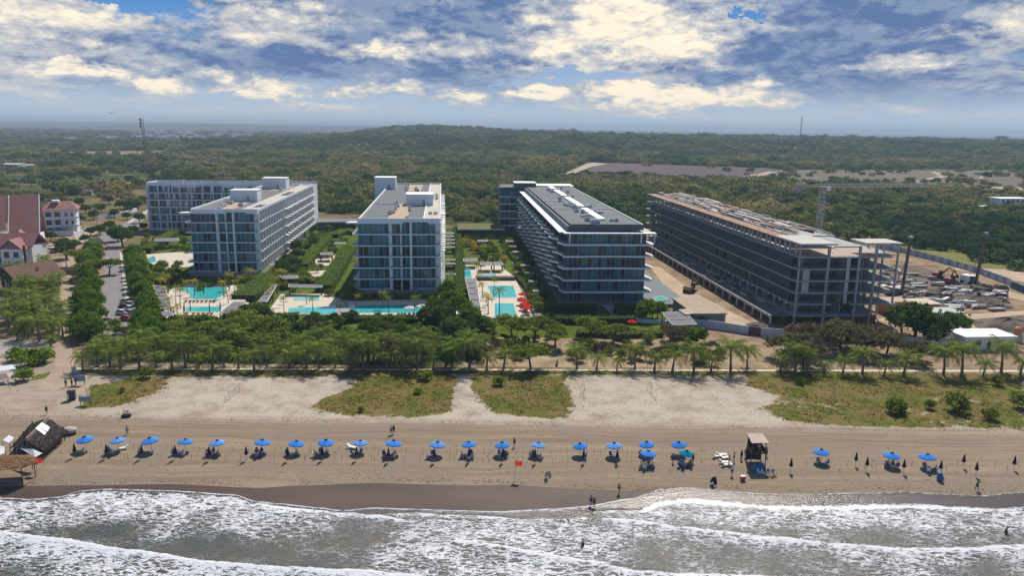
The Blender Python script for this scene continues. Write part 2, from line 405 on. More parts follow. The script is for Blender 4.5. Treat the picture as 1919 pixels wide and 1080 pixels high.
hgt = nt.m('MULTIPLY', nt.m('ADD', nt.noise(P, 1.4, 6, .75), nt.m('MULTIPLY', trk, nt.m('MULTIPLY', band, 1.0))), nt.m('SUBTRACT', 1.0, nt.m('MULTIPLY', wetb, .93)))
nt.l.new(hgt, bn.inputs['Height']); nt.l.new(bn.outputs[0], b.inputs['Normal'])
bys = [60+i*3 for i in range(13)]+[99+i*0.6 for i in range(109)]
bme = grid('beach', lambda y: [-150+i*0.9 for i in range(334)], bys, {'veg': veg, 'wet': wet, 'pale': pale}, zf=bz, dz=0.004)
bme.materials.append(SM)
tag(mobj('beach_sand', bme), kind='structure')
# grass tufts standing on the green patches
LM = {}
LM['grass'] = leafmat('grass_blades', (0.07, 0.10, 0.008), (0.13, 0.13, 0.012), (0.15, 0.115, 0.02), .5, .08)
tm = MB()
for i in range(26000):
    x = random.uniform(-95, 125); y = random.uniform(130, 164)
    v = veg(x, y, 0)
    if v < .30 or fbm(x*.35, y*.35) + fbm(x*.08, y*.08)*.6 + (v-.75) < -0.05: continue
    h = random.uniform(.06, .22)*(1.4 if random.random() < .12 else 1); r = random.uniform(.15, .4)
    for k in range(3):
        a = random.uniform(0, 6.28); q = random.uniform(0, 6.28); bx_, by_ = x+r*cos(q), y+r*sin(q)
        tm.add([(bx_-.12*cos(a), by_-.12*sin(a), 0.01), (bx_+.12*cos(a), by_+.12*sin(a), 0.01), (bx_+.14*sin(a), by_+.1*cos(a), h)], [(0, 1, 2)])
tag(tm.build('grass', LM['grass']), 'low dry green grass growing in patches on the sand', 'grass', kind='stuff')

# sea: displaced sheet with foam amount kept per vertex
WAVES = [  # crest polyline (front edge), foam strength, foam depth m, crest height m
    (curve([(-80,990),(0,996),(100,1007),(250,1030),(400,1052),(500,1060),(640,1066),(820,1080),(1000,1100)]), 1.15, 9.0, .45, (-90, 20)),
    (curve([(480,938),(560,948),(640,955),(700,962),(780,974),(800,976)]), .9, 2.0, .16, (-40, -12)),
    (curve([(700,958),(780,957),(900,962),(1000,970),(1100,968),(1140,970)]), .6, 2.6, .13, (-21, 14)),
    (curve([(640,968),(780,978),(860,1010),(930,1018),(1000,1030),(1060,1041),(1100,1048),(1200,1068),(1300,1074),(1500,1084),(1600,1100)]), .95, 4.8, .33, (-10, 60)),
    (curve([(1090,978),(1130,968),(1200,974),(1280,985),(1440,1003),(1600,1018),(1700,1025),(1800,1024),(1960,1016),(2050,1010)]), .95, 5.5, .3, (11, 100)),
    (curve([(1080,952),(1280,955),(1400,958),(1560,961),(1700,960),(1840,955),(1960,958)]), .55, 3.0, .1, (10, 100)),
    (curve([(-80,950),(0,948),(200,940),(400,946),(480,950),(560,958),(640,962)]), .6, 4.0, .12, (-100, -28)),
    (curve([(1000,1090),(1400,1078),(1700,1084),(2000,1092)]), .7, 6.0, .2, (0, 100)),
]
def sea_at(x, y):
    sx = poly_at(SWASH, x); d = sx-y
    f = 0.0; z = 0.0; brk = .75+.5*fbm(x*.30, y*.5, 6.0)+.25*fbm(x*1.3, y*2, 1.0)
    for crest, st, wd, ht, (xa, xb) in WAVES:
        wob = 0.25*fbm(x*.35, st*7)+.12*fbm(x*1.1, st*3)
        e = poly_at(crest, x)+wob-y
        fade = ss(xa-3, xa+6, x)*ss(xb+3, xb-6, x)
        if e > -0.15: f = max(f, fade*st*(0.47*exp(-(max(e, 0)/wd)**1.5)+.50*brk*exp(-(max(e, 0)/.7)**2)))
        if -1.2 < e < 6: z += fade*ht*(exp(-(e/.45)**2) if e < 0 else exp(-(e/2.2)**2))
    edge = 0.9*exp(-(max(d, 0)/.22)**2) if x < 18 else .62*exp(-(max(d, 0)/.12)**2)
    left = ss(-12, -36, x)
    f = max(f, left*0.46*exp(-(max(d-1, 0)/9.5)**4)*ss(0, 1.2, d), edge)
    # the lacy sheet on the right half
    f = max(f, ss(5, 18, x)*(0.36*ss(3.4, 4.8, d)*ss(14, 8.5, d)))
    f = max(f, ss(14, 22, x)*ss(72, 50, x)*0.95*exp(-((d-4.0)/.8)**2))
    f = max(f, ss(52, 58, x)*ss(90, 66, x)*0.8*exp(-((d-4.1)/.5)**2))
    f = max(f, ss(-24, -10, x)*ss(30, 5, x)*.42*ss(1, 4, d))
    f = max(f, .17*ss(1.5, 4, d)*ss(-110, -50, x) if x < 20 else .25*ss(8, 11, d)); f -= 0.12*ss(4, 10, d)*fbm(x*.09, y*.2, 2.0)
    return f, z, d
SEAL = -0.62
rows = []
vs = []; fs = []; fo = []; dep = []
NXs = 760; NYs = 170
for j in range(NYs):
    for i in range(NXs):
        x = -125+i*250/(NXs-1)
        s0 = poly_at(SWASH, x)+.10*fbm(x*.8, 5)+.05*fbm(x*3, 5)
        t = j/(NYs-1); y = s0-(s0-72)*(t**1.15)
        f, z, d = sea_at(x, y)
        b_ = bz(x, y)
        chop = .035*fbm(x*.9, y*1.6, 1)+.02*fbm(x*3, y*4, 4)
        zz = max(b_+.012+.02*min(1, max(0, d)), SEAL+(z+chop)*ss(.2, 3, d)+.10*f)
        vs.append((x, y, zz)); fo.append(f); dep.append(min(1, max(0, (zz-b_)/.5)))
for j in range(NYs-1):
    for i in range(NXs-1):
        a = j*NXs+i; fs.append((a, a+NXs, a+NXs+1, a+1))
me = bpy.data.meshes.new('sea_water'); me.from_pydata(vs, [], fs); me.polygons.foreach_set('use_smooth', [True]*len(fs))
for an, vals in (('foam', fo), ('depth', dep)):
    at = me.attributes.new(an, 'FLOAT', 'POINT'); at.data.foreach_set('value', vals)
WM = bpy.data.materials.new('sea_water'); WM.use_nodes = True; nt = NT(WM.node_tree); b = WM.node_tree.nodes['Principled BSDF']
P = nt.node('ShaderNodeTexCoord').outputs['Object']
wv = nt.scale(nt.vadd(P, nt.scale(nt.noise(P, .45, 3, .6, 0, 1), (3.0, 2.0, 0))), (0.8, 1.15, 0))
wv2 = nt.vadd(wv, nt.scale(nt.noise(P, 2.2, 3, .6, 0, 1), (.55, .45, 0)))
rot = nt.node('ShaderNodeMapping'); rot.inputs['Rotation'].default_value = (0, 0, -.75); rot.inputs['Scale'].default_value = (.55, 1.35, 1); nt.l.new(wv2, rot.inputs[0]); wv3 = rot.outputs[0]
e1 = nt.vor(wv3, 1.25, 'DISTANCE_TO_EDGE'); e2 = nt.vor(wv3, 2.9, 'DISTANCE_TO_EDGE')
lace = nt.m('ADD', nt.m('MULTIPLY', nt.step(e1, .30, .0), .55), nt.m('MULTIPLY', nt.step(e2, .32, .0), .45))
fr = nt.noise(nt.scale(wv3, (2.6, 2.6, 1)), 1.0, 7, .8)
v = nt.m('ADD', nt.m('MULTIPLY', lace, .75), nt.m('MULTIPLY', fr, .55))
fa = nt.attr('foam')
patch = nt.m('MULTIPLY', nt.m('SUBTRACT', nt.noise(P, .22, 4, .6), .5), .7)
fm = nt.step(nt.m('ADD', nt.m('ADD', v, patch), nt.m('MULTIPLY', fa, 1.0)), .98, 1.34)
fm = nt.m('MULTIPLY', fm, nt.step(fa, .06, .3))
wcol = nt.mix(nt.step(nt.noise(P, .16, 4), .35, .65), (0.074, 0.068, 0.048), (0.048, 0.056, 0.050))
wcol = nt.mix(nt.attr('depth'), (0.080, 0.060, 0.050), wcol)
nt.put(b.inputs['Base Color'], nt.mix(fm, wcol, (0.70, 0.71, 0.76)))
nt.put(b.inputs['Roughness'], nt.m('ADD', nt.m('MULTIPLY', fm, .36), nt.m('ADD', .16, nt.m('MULTIPLY', nt.attr('depth'), .05))))
b.inputs['IOR'].default_value = 1.38
bn = nt.node('ShaderNodeBump'); bn.inputs['Strength'].default_value = 0.9; bn.inputs['Distance'].default_value = 0.16
h = nt.m('ADD', nt.m('MULTIPLY', nt.noise(nt.scale(P, (1, 1.7, 1)), 1.6, 5, .7), 1.1), nt.m('MULTIPLY', fm, .45))
hb = nt.m('MULTIPLY', h, nt.m('ADD', nt.m('MULTIPLY', nt.attr('depth'), .55), .45))
nt.l.new(hb, bn.inputs['Height']); nt.l.new(bn.outputs[0], b.inputs['Normal'])
me.materials.append(WM); me.update()
tag(mobj('sea_water', me), kind='structure')

# washed-up weed, shells and scraps strewn over the sand
dm = MB(); R = random.Random(77)
for i in range(5200):
    x = R.uniform(-105, 115); q = R.random()
    if q < .30: y = poly_at(WET, x)+R.gauss(1.0, .5)+.6*fbm(x*.2, 1)
    elif q < .55: y = 130.5+R.gauss(0, 1.0)+1.5*fbm(x*.06, 2)
    elif q < .8: y = R.uniform(108, 120)
    else: y = R.uniform(120, 162)
    if y < poly_at(WET, x)+.2: continue
    if fbm(x*.12, y*.3, 9) < -.05 and q < .8: continue
    s_ = R.uniform(.05, .16)*(1.8 if R.random() < .06 else 1); a = R.uniform(0, 6.28); h = R.uniform(.02, .07)
    c_, n_ = cos(a)*s_, sin(a)*s_
    dm.add([(x-c_*1.6, y-n_*1.6, bz(x, y)+.003), (x+n_, y-c_, bz(x, y)+.003), (x+c_*1.6, y+n_*1.6, bz(x, y)+.003), (x-n_, y+c_, bz(x, y)+.003), (x, y, bz(x, y)+h)], [(0, 1, 4), (1, 2, 4), (2, 3, 4), (3, 0, 4)])
tag(dm.build('beach_debris', pmat('dry_weed', (.085, .062, .045), 1, .3, .5, col2=(.20, .16, .12))), 'scattered dry weed and scraps lying over the sand', 'debris', kind='stuff')
# ---------------------------------------------------------------- foliage makers
LM['bright'] = leafmat('bright_leaves', (0.070, 0.150, 0.010), (0.150, 0.240, 0.018), (0.05, 0.11, 0.012), .5, .5)
LM['hedge'] = leafmat('hedge_leaves', (0.140, 0.223, 0.020), (0.247, 0.330, 0.033), (0.099, 0.181, 0.020), .5, .4)
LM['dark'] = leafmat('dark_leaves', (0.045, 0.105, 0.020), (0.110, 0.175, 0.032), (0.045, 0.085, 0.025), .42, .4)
LM['olive'] = leafmat('olive_leaves', (0.105, 0.165, 0.025), (0.225, 0.265, 0.045), (0.09, 0.13, 0.03), .5, .4)
LM['dry'] = leafmat('dry_leaves', (0.105, 0.105, 0.045), (0.17, 0.15, 0.075), (0.12, 0.095, 0.055), .4, .4)
LM['yellow'] = leafmat('yellow_leaves', (0.363, 0.314, 0.033), (0.561, 0.396, 0.049), (0.231, 0.264, 0.033), .5, .5)
LM['palm'] = leafmat('palm_fronds', (0.090, 0.165, 0.022), (0.30, 0.36, 0.08), (0.09, 0.14, 0.03), .45, 2.2)
LM['palmdry'] = leafmat('dry_fronds', (0.264, 0.214, 0.099), (0.396, 0.330, 0.165), (0.165, 0.148, 0.083), .4, .8)
BARK = pmat('bark', (0.15, 0.12, 0.095), .95, .25, 3.0, bump=.4)
PBARK = pmat('palm_bark', (0.23, 0.19, 0.155), .95, .2, 3.0, bump=.4)
def crown_mesh(name, mat, rx, ry, rz, nclump, nleaf, leaf, seed, flat=0.0, zc=0.0, solid=0.55, lobes=None):
    """leaf-sized faces gathered in clumps over an uneven body; gaps stay between the clumps"""
    R = random.Random(seed); vs = []; fs = []
    lobes = lobes or [(0, 0, 0, 1.0)]
    for i in range(nclump):
        lx, ly, lz, lr = R.choice(lobes)
        while True:
            d = Vector((R.gauss(0, 1), R.gauss(0, 1), R.gauss(0, 1))).normalized()
            if d.z > -0.55-flat*0.0: break
        rr = R.uniform(solid, 1.0)*(1+0.22*fbm(d.x*2+seed, d.y*2, d.z*2))
        c = Vector((lx+d.x*rx*rr*lr, ly+d.y*ry*rr*lr, lz+d.z*rz*rr*lr*(0.55 if (flat and d.z < 0) else 1)))
        cr = R.uniform(.5, 1.15)*min(rx, ry)*0.30*lr
        for k in range(nleaf):
            o = Vector((R.gauss(0, .5), R.gauss(0, .5), R.gauss(0, .36)))*cr
            p = c+o
            nrm = (d*1.0+o/cr*0.5+Vector((R.gauss(0, .5), R.gauss(0, .5), R.gauss(0, .5)))).normalized()
            a = nrm.orthogonal().normalized(); q = nrm.cross(a); t = R.uniform(0, 6.28)
            a, q = a*cos(t)+q*sin(t), q*cos(t)-a*sin(t)
            s_ = leaf*R.uniform(.6, 1.35)
            n = len(vs)
            vs += [p-a*s_, p+q*s_*.55, p+a*s_, p-q*s_*.55]; fs.append((n, n+1, n+2, n+3))
    me = bpy.data.meshes.new(name); me.from_pydata([(v.x, v.y, v.z+zc) for v in vs], [], fs); me.materials.append(mat); me.update()
    return me
def trunk_mb(h, r, n=3, spread=1.5, seed=0, rc=None):
    R = random.Random(seed); m = MB()
    lean = (R.uniform(-.15, .15), R.uniform(-.15, .15)); hb = h*.55
    top = (lean[0]*hb, lean[1]*hb, hb)
    m.tube([(0, 0, -.1), (lean[0]*hb*.5, lean[1]*hb*.5, hb*.5), top], [r*1.25, r, r*.8], 7)
    for k in range(n):
        a = 2*pi*k/n+R.uniform(-.4, .4); s = spread*R.uniform(.6, 1.1)
        mid_ = (top[0]+cos(a)*s*.5, top[1]+sin(a)*s*.5, hb+(h-hb)*.5)
        end = (top[0]+cos(a)*s, top[1]+sin(a)*s, h*R.uniform(.9, 1.1))
        m.tube([top, mid_, end], [r*.7, r*.45, r*.2], 5)
        a2 = a+.7; m.tube([mid_, (mid_[0]+cos(a2)*s*.5, mid_[1]+sin(a2)*s*.5, h)], [r*.35, r*.15], 5)
    return m
PROTO = {}
def tree_proto(key, name, cat, mat, rx, ry, rz, zc, h, r, spread, nclump, nleaf, leaf, seed, **kw):
    root = empty(name); tag(root, cat=cat)
    trunk_mb(h, r, 4, spread, seed).build('trunk', BARK, root)
    mobj('crown', crown_mesh('crown', mat, rx, ry, rz, nclump, nleaf, leaf, seed, zc=zc, **kw), root)
    PROTO[key] = Proto(root)
L3 = [(0, 0, 0, .8), (1.6, .6, -.3, .62), (-1.5, -.5, -.5, .6), (.2, -1.4, .3, .55), (-.4, 1.3, -.2, .55)]
LW = [(0, 0, 0, .7), (2.8, .4, -.2, .55), (-2.7, .2, -.4, .55), (1.2, 1.6, .1, .5), (-1.3, -1.2, .2, .5)]
for q in range(3):
    tree_proto('street%d' % q, 'leafy_tree', 'tree', LM['bright'], 3.3, 3.3, 3.2, 3.6, 4.0, .2, 1.6, 260, 16, .26, 10+q, lobes=L3, solid=.45)
    tree_proto('acacia%d' % q, 'spreading_tree', 'tree', LM['olive'], 4.2, 4.0, 1.5, 4.0, 4.0, .22, 2.8, 250, 15, .24, 20+q, lobes=LW, flat=1, solid=.3)
    tree_proto('darktree%d' % q, 'dense_tree', 'tree', LM['dark'], 3.3, 3.3, 2.9, 3.5, 4.0, .22, 1.8, 240, 15, .27, 30+q, lobes=L3)
    tree_proto('drytree%d' % q, 'thorny_tree', 'tree', LM['dry'], 3.4, 3.2, 1.7, 2.7, 2.9, .16, 2.2, 260, 14, .20, 40+q, lobes=LW, flat=1, solid=.2)
    tree_proto('shrub%d' % q, 'shrub', 'shrub', LM['hedge'], 1.3, 1.2, .9, .8, 1.0, .06, .7, 90, 12, .16, 50+q, solid=.3)
    tree_proto('dshrub%d' % q, 'shrub', 'shrub', LM['olive'], 1.5, 1.4, 1.1, 1.0, 1.2, .07, .8, 90, 12, .17, 60+q, solid=.3)
    tree_proto('yshrub%d' % q, 'shrub', 'shrub', LM['yellow'], 1.3, 1.2, 1.3, 1.3, 1.4, .06, .7, 80, 12, .18, 70+q, solid=.3)
def palm_proto(key, h, nf, fl, seed, wind=0.5, mat='palm', lean=.4, r=.17):
    R = random.Random(seed); root = empty('coconut_palm'); tag(root, cat='palm tree')
    m = MB(); top = Vector((lean, R.uniform(-.2, .2), h))
    m.tube([(0, 0, -.1), (lean*.2, 0, h*.35), (lean*.55, top.y*.5, h*.7), top], [r*1.5, r*1.05, r*.9, r*.8], 8); m.build('trunk', PBARK, root)
    lv = MB(); dv = MB()
    for i in range(nf):
        a = 2*pi*i*0.381966+R.uniform(-.2, .2); up = 1.15-1.5*(i/nf)+R.uniform(-.1, .1)   # older fronds hang
        L = fl*R.uniform(.85, 1.1); out = Vector((cos(a), sin(a), 0)); pts = []; p = top.copy(); ang = up
        dirw = Vector((wind, .1, 0))
        for k in range(8):
            pts.append(p.copy())
            d = (out*cos(ang)+Vector((0, 0, sin(ang)))+dirw*(k/7)*.8).normalized()
            p = p+d*L/7; ang -= .19+.02*k
        side0 = Vector((-out.y, out.x, 0))
        tgt = dv if (i > nf*.86) else lv
        for k in range(7):                                  # leaflets on both sides of the rib, drooping
            for sgn in (-1, 1):
                for sub in (0, .5):
                    p0 = pts[k].lerp(pts[k+1], sub); p1 = pts[k].lerp(pts[k+1], sub+.33)
                    t = (k+sub)/7; ll = fl*.30*(.35+1.2*t if t < .45 else 1.35*(1.08-t)+.06)
                    rib = (pts[k+1]-pts[k]).normalized()
                    e = (side0*sgn*.9+rib*.55+Vector((0, 0, -.45-.4*R.random()))).normalized()*ll*R.uniform(.85, 1.1)
                    n = len(tgt.v)
                    tgt.add([p0, p1, p1+e+rib*.02, p0+e*.97+rib*.1], [(0, 1, 2, 3)])
    lv.build('crown', LM[mat], root); dv.build('dry_fronds', LM['palmdry'], root)
    PROTO[key] = Proto(root)
palm_proto('palm0', 3.2, 20, 3.3, 1, wind=.7); palm_proto('palm1', 4.1, 22, 3.5, 2, lean=-.3, wind=.6); palm_proto('palm2', 2.6, 18, 2.9, 3, lean=.2, wind=.8)
palm_proto('palm3', 4.8, 22, 3.5, 4, lean=.6); palm_proto('gpalm0', 4.4, 15, 2.0, 5, wind=.25, mat='yellow', r=.11); palm_proto('gpalm1', 6.0, 16, 2.2, 6, wind=.5, r=.1)

# ---------------------------------------------------------------- the wood that fills the plain (one mass)
LMF = leafmat('wood_leaves', (0.060, 0.085, 0.028), (0.150, 0.155, 0.050), (0.175, 0.125, 0.070), .4, .9)
nt = NT(LMF.node_tree); ta = nt.node('ShaderNodeAttribute'); ta.attribute_type = 'INSTANCER'; ta.attribute_name = 'tone'
rp = nt.node('ShaderNodeValToRGB'); nt.l.new(ta.outputs['Fac'], rp.inputs[0]); cr_ = rp.color_ramp
for e_, (p_, c_) in enumerate(((0.0, (.045, .110, .045)), (.25, (.105, .190, .055)), (.5, (.235, .280, .085)), (.72, (.37, .34, .13)), (.88, (.38, .29, .20)), (1.0, (.50, .45, .14)))):
    el_ = cr_.elements[e_] if e_ < 2 else cr_.elements.new(p_)
    el_.position = p_; el_.color = (*c_, 1)
tn = nt.node('ShaderNodeTexCoord'); cc_ = nt.mix(nt.step(nt.noise(tn.outputs['Object'], 1.6, 3), .35, .65), rp.outputs[0], nt.mix(.55, rp.outputs[0], (.0, .0, .0)))
for n_ in LMF.node_tree.nodes:
    if n_.type in ('BSDF_DIFFUSE', 'BSDF_TRANSLUCENT'): nt.put(n_.inputs[0], cc_)
srcs = []
for q in range(5):
    me = crown_mesh('wood_crown', LMF, 1.0, 1.0, .72, 46, 9, .15, 100+q, solid=.55)
    srcs.append(me)
FIELDS = [curve(p) for p in (
    [(1100,303),(1440,315),(1478,325),(1370,340),(1100,328),(1060,330),(1040,352),(1030,352),(1050,326)],
    [(1440,318),(1925,316),(1925,364),(1830,366),(1700,352),(1640,347),(1480,342),(1370,342),(1430,330)],
    [(90,284),(440,283),(470,292),(110,296)],
    )]
RESORT = [(-330, 100), (-300, 425), (-190, 470), (-60, 452), (-20, 425), (30, 425), (60, 405), (125, 402), (186, 372), (196, 320), (205, 262), (320, 190), (320, 100)]
SCRUB = [(-700, 430), (-200, 430), (-240, 640), (-420, 900), (-1000, 900)]
def open_plain(x, y):
    if inpoly(x, y, RESORT): return 0
    for q_, f in enumerate(FIELDS):
        if inpoly(x, y, f): return (0.01, max(0, .03+.35*fbm(x/80, y/80, 5)), .03)[q_]
    if y > 2300 and x < -500: return .30
    if inpoly(x, y, SCRUB): return .20+.5*fbm(x/60, y/60)
    if 300 < y < 430 and x > 180:
        return 0 if (x < 215 and y < 300) else (.34 if y < 352 else 1)
    return 1.0
pv = []; psc = []; pid = []; ptn = []
R = random.Random(5)
def scatter(y0, y1, sp, smin, smax, edge=.78):
    y = y0
    while y < y1:
        hw = edge*y+40; x = -hw
        while x < hw:
            px_ = x+R.uniform(-.5, .5)*sp; py_ = y+R.uniform(-.5, .5)*sp; x += sp
            d = open_plain(px_, py_)
            if R.random() > d: continue
            h = 1+.5*fbm(px_/90, py_/90)
            s_ = R.uniform(smin, smax)*h
            if R.random() < .08: s_ *= 1.4
            pv.append((px_, py_, terrain(px_, py_)+s_*.42)); psc.append(s_); pid.append(R.randrange(5))
            dk = .22*ss(1300, 1700, py_)+.30*ss(150, 210, px_)*ss(520, 440, py_)+.15*ss(-330, -200, px_)*ss(500, 440, py_)
            ptn.append(min(1, max(0, .50-dk+.55*fbm(px_/110, py_/160, 3)+R.gauss(0, .20))))
        y += sp*.9
scatter(268, 440, 6.6, 2.2, 5.4); scatter(440, 900, 8.2, 2.2, 6.4); scatter(900, 1350, 10.5, 3.2, 8.2); scatter(1350, 2350, 13, 3.5, 7.5); scatter(2350, 4200, 30, 7, 13)
fme = bpy.data.meshes.new('woodland'); fme.from_pydata(pv, [], [])
at = fme.attributes.new('sz', 'FLOAT', 'POINT'); at.data.foreach_set('value', psc)
at = fme.attributes.new('tone', 'FLOAT', 'POINT'); at.data.foreach_set('value', ptn)
at = fme.attributes.new('which', 'INT', 'POINT'); at.data.foreach_set('value', pid)
fo_ = mobj('woodland', fme); tag(fo_, 'olive green scrub wood covering the plain and ridge behind the hotels', 'woodland', kind='stuff')
srccol = bpy.data.collections.new('wood_crowns')
for i, me_ in enumerate(srcs):
    o_ = bpy.data.objects.new('wood_crown', me_); srccol.objects.link(o_)
ng = bpy.data.node_groups.new('spread_crowns', 'GeometryNodeTree')
ng.interface.new_socket('Geometry', in_out='INPUT', socket_type='NodeSocketGeometry')
ng.interface.new_socket('Geometry', in_out='OUTPUT', socket_type='NodeSocketGeometry')
gi = ng.nodes.new('NodeGroupInput'); go = ng.nodes.new('NodeGroupOutput')
ci = ng.nodes.new('GeometryNodeCollectionInfo'); ci.inputs['Collection'].default_value = srccol; ci.inputs['Separate Children'].default_value = True
iop = ng.nodes.new('GeometryNodeInstanceOnPoints'); iop.inputs['Pick Instance'].default_value = True
na = ng.nodes.new('GeometryNodeInputNamedAttribute'); na.data_type = 'FLOAT'; na.inputs[0].default_value = 'sz'
nb = ng.nodes.new('GeometryNodeInputNamedAttribute'); nb.data_type = 'INT'; nb.inputs[0].default_value = 'which'
rv = ng.nodes.new('FunctionNodeRandomValue'); rv.data_type = 'FLOAT_VECTOR'; rv.inputs[0].default_value = (-.1, -.1, 0); rv.inputs[1].default_value = (.1, .1, 6.28)
cx = ng.nodes.new('ShaderNodeCombineXYZ'); mz = ng.nodes.new('ShaderNodeMath'); mz.operation = 'MULTIPLY'; mz.inputs[1].default_value = .8
L = ng.links.new
L(gi.outputs[0], iop.inputs['Points']); L(ci.outputs[0], iop.inputs['Instance'])
L([o for o in nb.outputs if o.enabled][0], iop.inputs['Instance Index'])
sz = [o for o in na.outputs if o.enabled][0]
L(sz, cx.inputs[0]); L(sz, cx.inputs[1]); L(sz, mz.inputs[0]); L(mz.outputs[0], cx.inputs[2]); L(cx.outputs[0], iop.inputs['Scale'])
L([o for o in rv.outputs if o.enabled][0], iop.inputs['Rotation']); L(iop.outputs[0], go.inputs[0])
md = fo_.modifiers.new('spread', 'NODES'); md.node_group = ng
# ---------------------------------------------------------------- haze
hm = bpy.data.materials.new('haze'); hm.use_nodes = True; hm.node_tree.nodes.clear(); nt = NT(hm.node_tree)
pvn = nt.node('ShaderNodeVolumePrincipled'); pvn.inputs['Color'].default_value = (0.66, 0.82, 1.0, 1); pvn.inputs['Density'].default_value = 1.4e-4
pvn.inputs['Anisotropy'].default_value = 0.0
oo = nt.node('ShaderNodeOutputMaterial'); nt.l.new(pvn.outputs[0], oo.inputs['Volume'])
hb_ = MB(); hb_.box(-26000, -400, -34, 26000, 27000, 112)
hz = hb_.build('haze', hm); tag(hz, kind='stuff')
# ---------------------------------------------------------------- large buildings
WHITE = pmat('white_render', (0.80, 0.82, 0.84), .7, .05, .35)
WHITE2 = pmat('white_slab', (0.88, 0.88, 0.88), .6, .03, .5)
ROOFG = pmat('grey_roofing', (0.165, 0.185, 0.195), .9, .10, .25, col2=(0.12, 0.135, 0.145))
ROOFP = pmat('brown_grey_roofing', (0.20, 0.185, 0.195), .9, .10, .25, col2=(0.145, 0.135, 0.145))
TERR = pmat('pale_paving', (0.55, 0.50, 0.44), .8, .08, .8)
TAN = pmat('tan_tiles', (0.42, 0.30, 0.20), .9, .15, 1.0, col2=(0.50, 0.40, 0.30))
STEEL = pmat('grey_metal', (0.35, 0.36, 0.37), .5, .1, 1.0, metal=.4)
DARKM = pmat('dark_metal', (0.05, 0.05, 0.055), .5, .1, 1.0)
UNITM = pmat('pale_unit_metal', (0.55, 0.56, 0.57), .5, .1, 2.0)
def glassmat(name, c1, c2, rough=.12, sc=.35):
    m = pmat(name, c1, rough, 0, sc, col2=c2, spec=.7, stretch=(1, 1, .5)); return m
GL = glassmat('teal_glass', (0.020, 0.125, 0.175), (0.050, 0.215, 0.270))
GLD = glassmat('dark_glass', (0.008, 0.018, 0.035), (0.020, 0.045, 0.070), .15, .5)
RAIL = glassmat('rail_glass', (0.06, 0.16, 0.20), (0.09, 0.20, 0.24), .1); RAIL.node_tree.nodes['Principled BSDF'].inputs['Alpha'].default_value = .14
BARS = [GL, GLD]
def curtain(m, fn, u0, u1, z0, z1, R, mull=1.6):
    """one window: panes of two glass tones between thin white mullions. fn(u, out, z) -> local point"""
    n = max(1, round((u1-u0)/mull)); dw = (u1-u0)/n
    for k in range(n):
        a, b = u0+k*dw+.04, u0+(k+1)*dw-.04; mi = 1 if R.random() < .4 else 0
        m.add([fn(a, 0, z0), fn(b, 0, z0), fn(b, 0, z1), fn(a, 0, z1)], [(0, 1, 2, 3)], mi)
        if R.random() < .16:      # drawn curtain behind one pane
            m.add([fn(a+.1, .03, z0+.2), fn(a+(b-a)*R.uniform(.3, .9), .03, z0+.2), fn(a+(b-a)*R.uniform(.3, .9), .03, z1-.1), fn(a+.1, .03, z1-.1)], [(0, 1, 2, 3)], 3)
    for k in range(n+1):
        a = u0+k*dw
        m.add([fn(a-.03, .06, z0), fn(a+.03, .06, z0), fn(a+.03, .06, z1), fn(a-.03, .06, z1)], [(0, 1, 2, 3)], 2)
CURT = pmat('curtain_cloth', (0.10, 0.19, 0.24), .8, .2, 1.0)
WM4 = [GL, GLD, WHITE, CURT]
class Windows:
    def __init__(s, root, cap=100): s.root = root; s.n = 0; s.cap = cap; s.rest = MB()
    def add(s, fn, u0, u1, z0, z1, R, mull=1.6):
        if s.n < s.cap:
            m = MB(); curtain(m, fn, u0, u1, z0, z1, R, mull); m.build('window', WM4, s.root); s.n += 1
        else: curtain(s.rest, fn, u0, u1, z0, z1, R, mull)
    def done(s):
        if s.rest.v: tag(s.rest.build('window', WM4, s.root), kind='stuff')
def rooftop_unit(m, x, y, z, R):
    w_, d_, h_ = R.uniform(.8, 1.6), R.uniform(.8, 1.8), R.uniform(.7, 1.4)
    m.cbox((x, y, z+h_/2), (w_, d_, h_), R.choice((0, .05, -.05)), mi=0)
    m.lathe([(.01, h_+.06), (.34, h_+.06), (.34, h_)], 10, (x, y, z), mi=1)
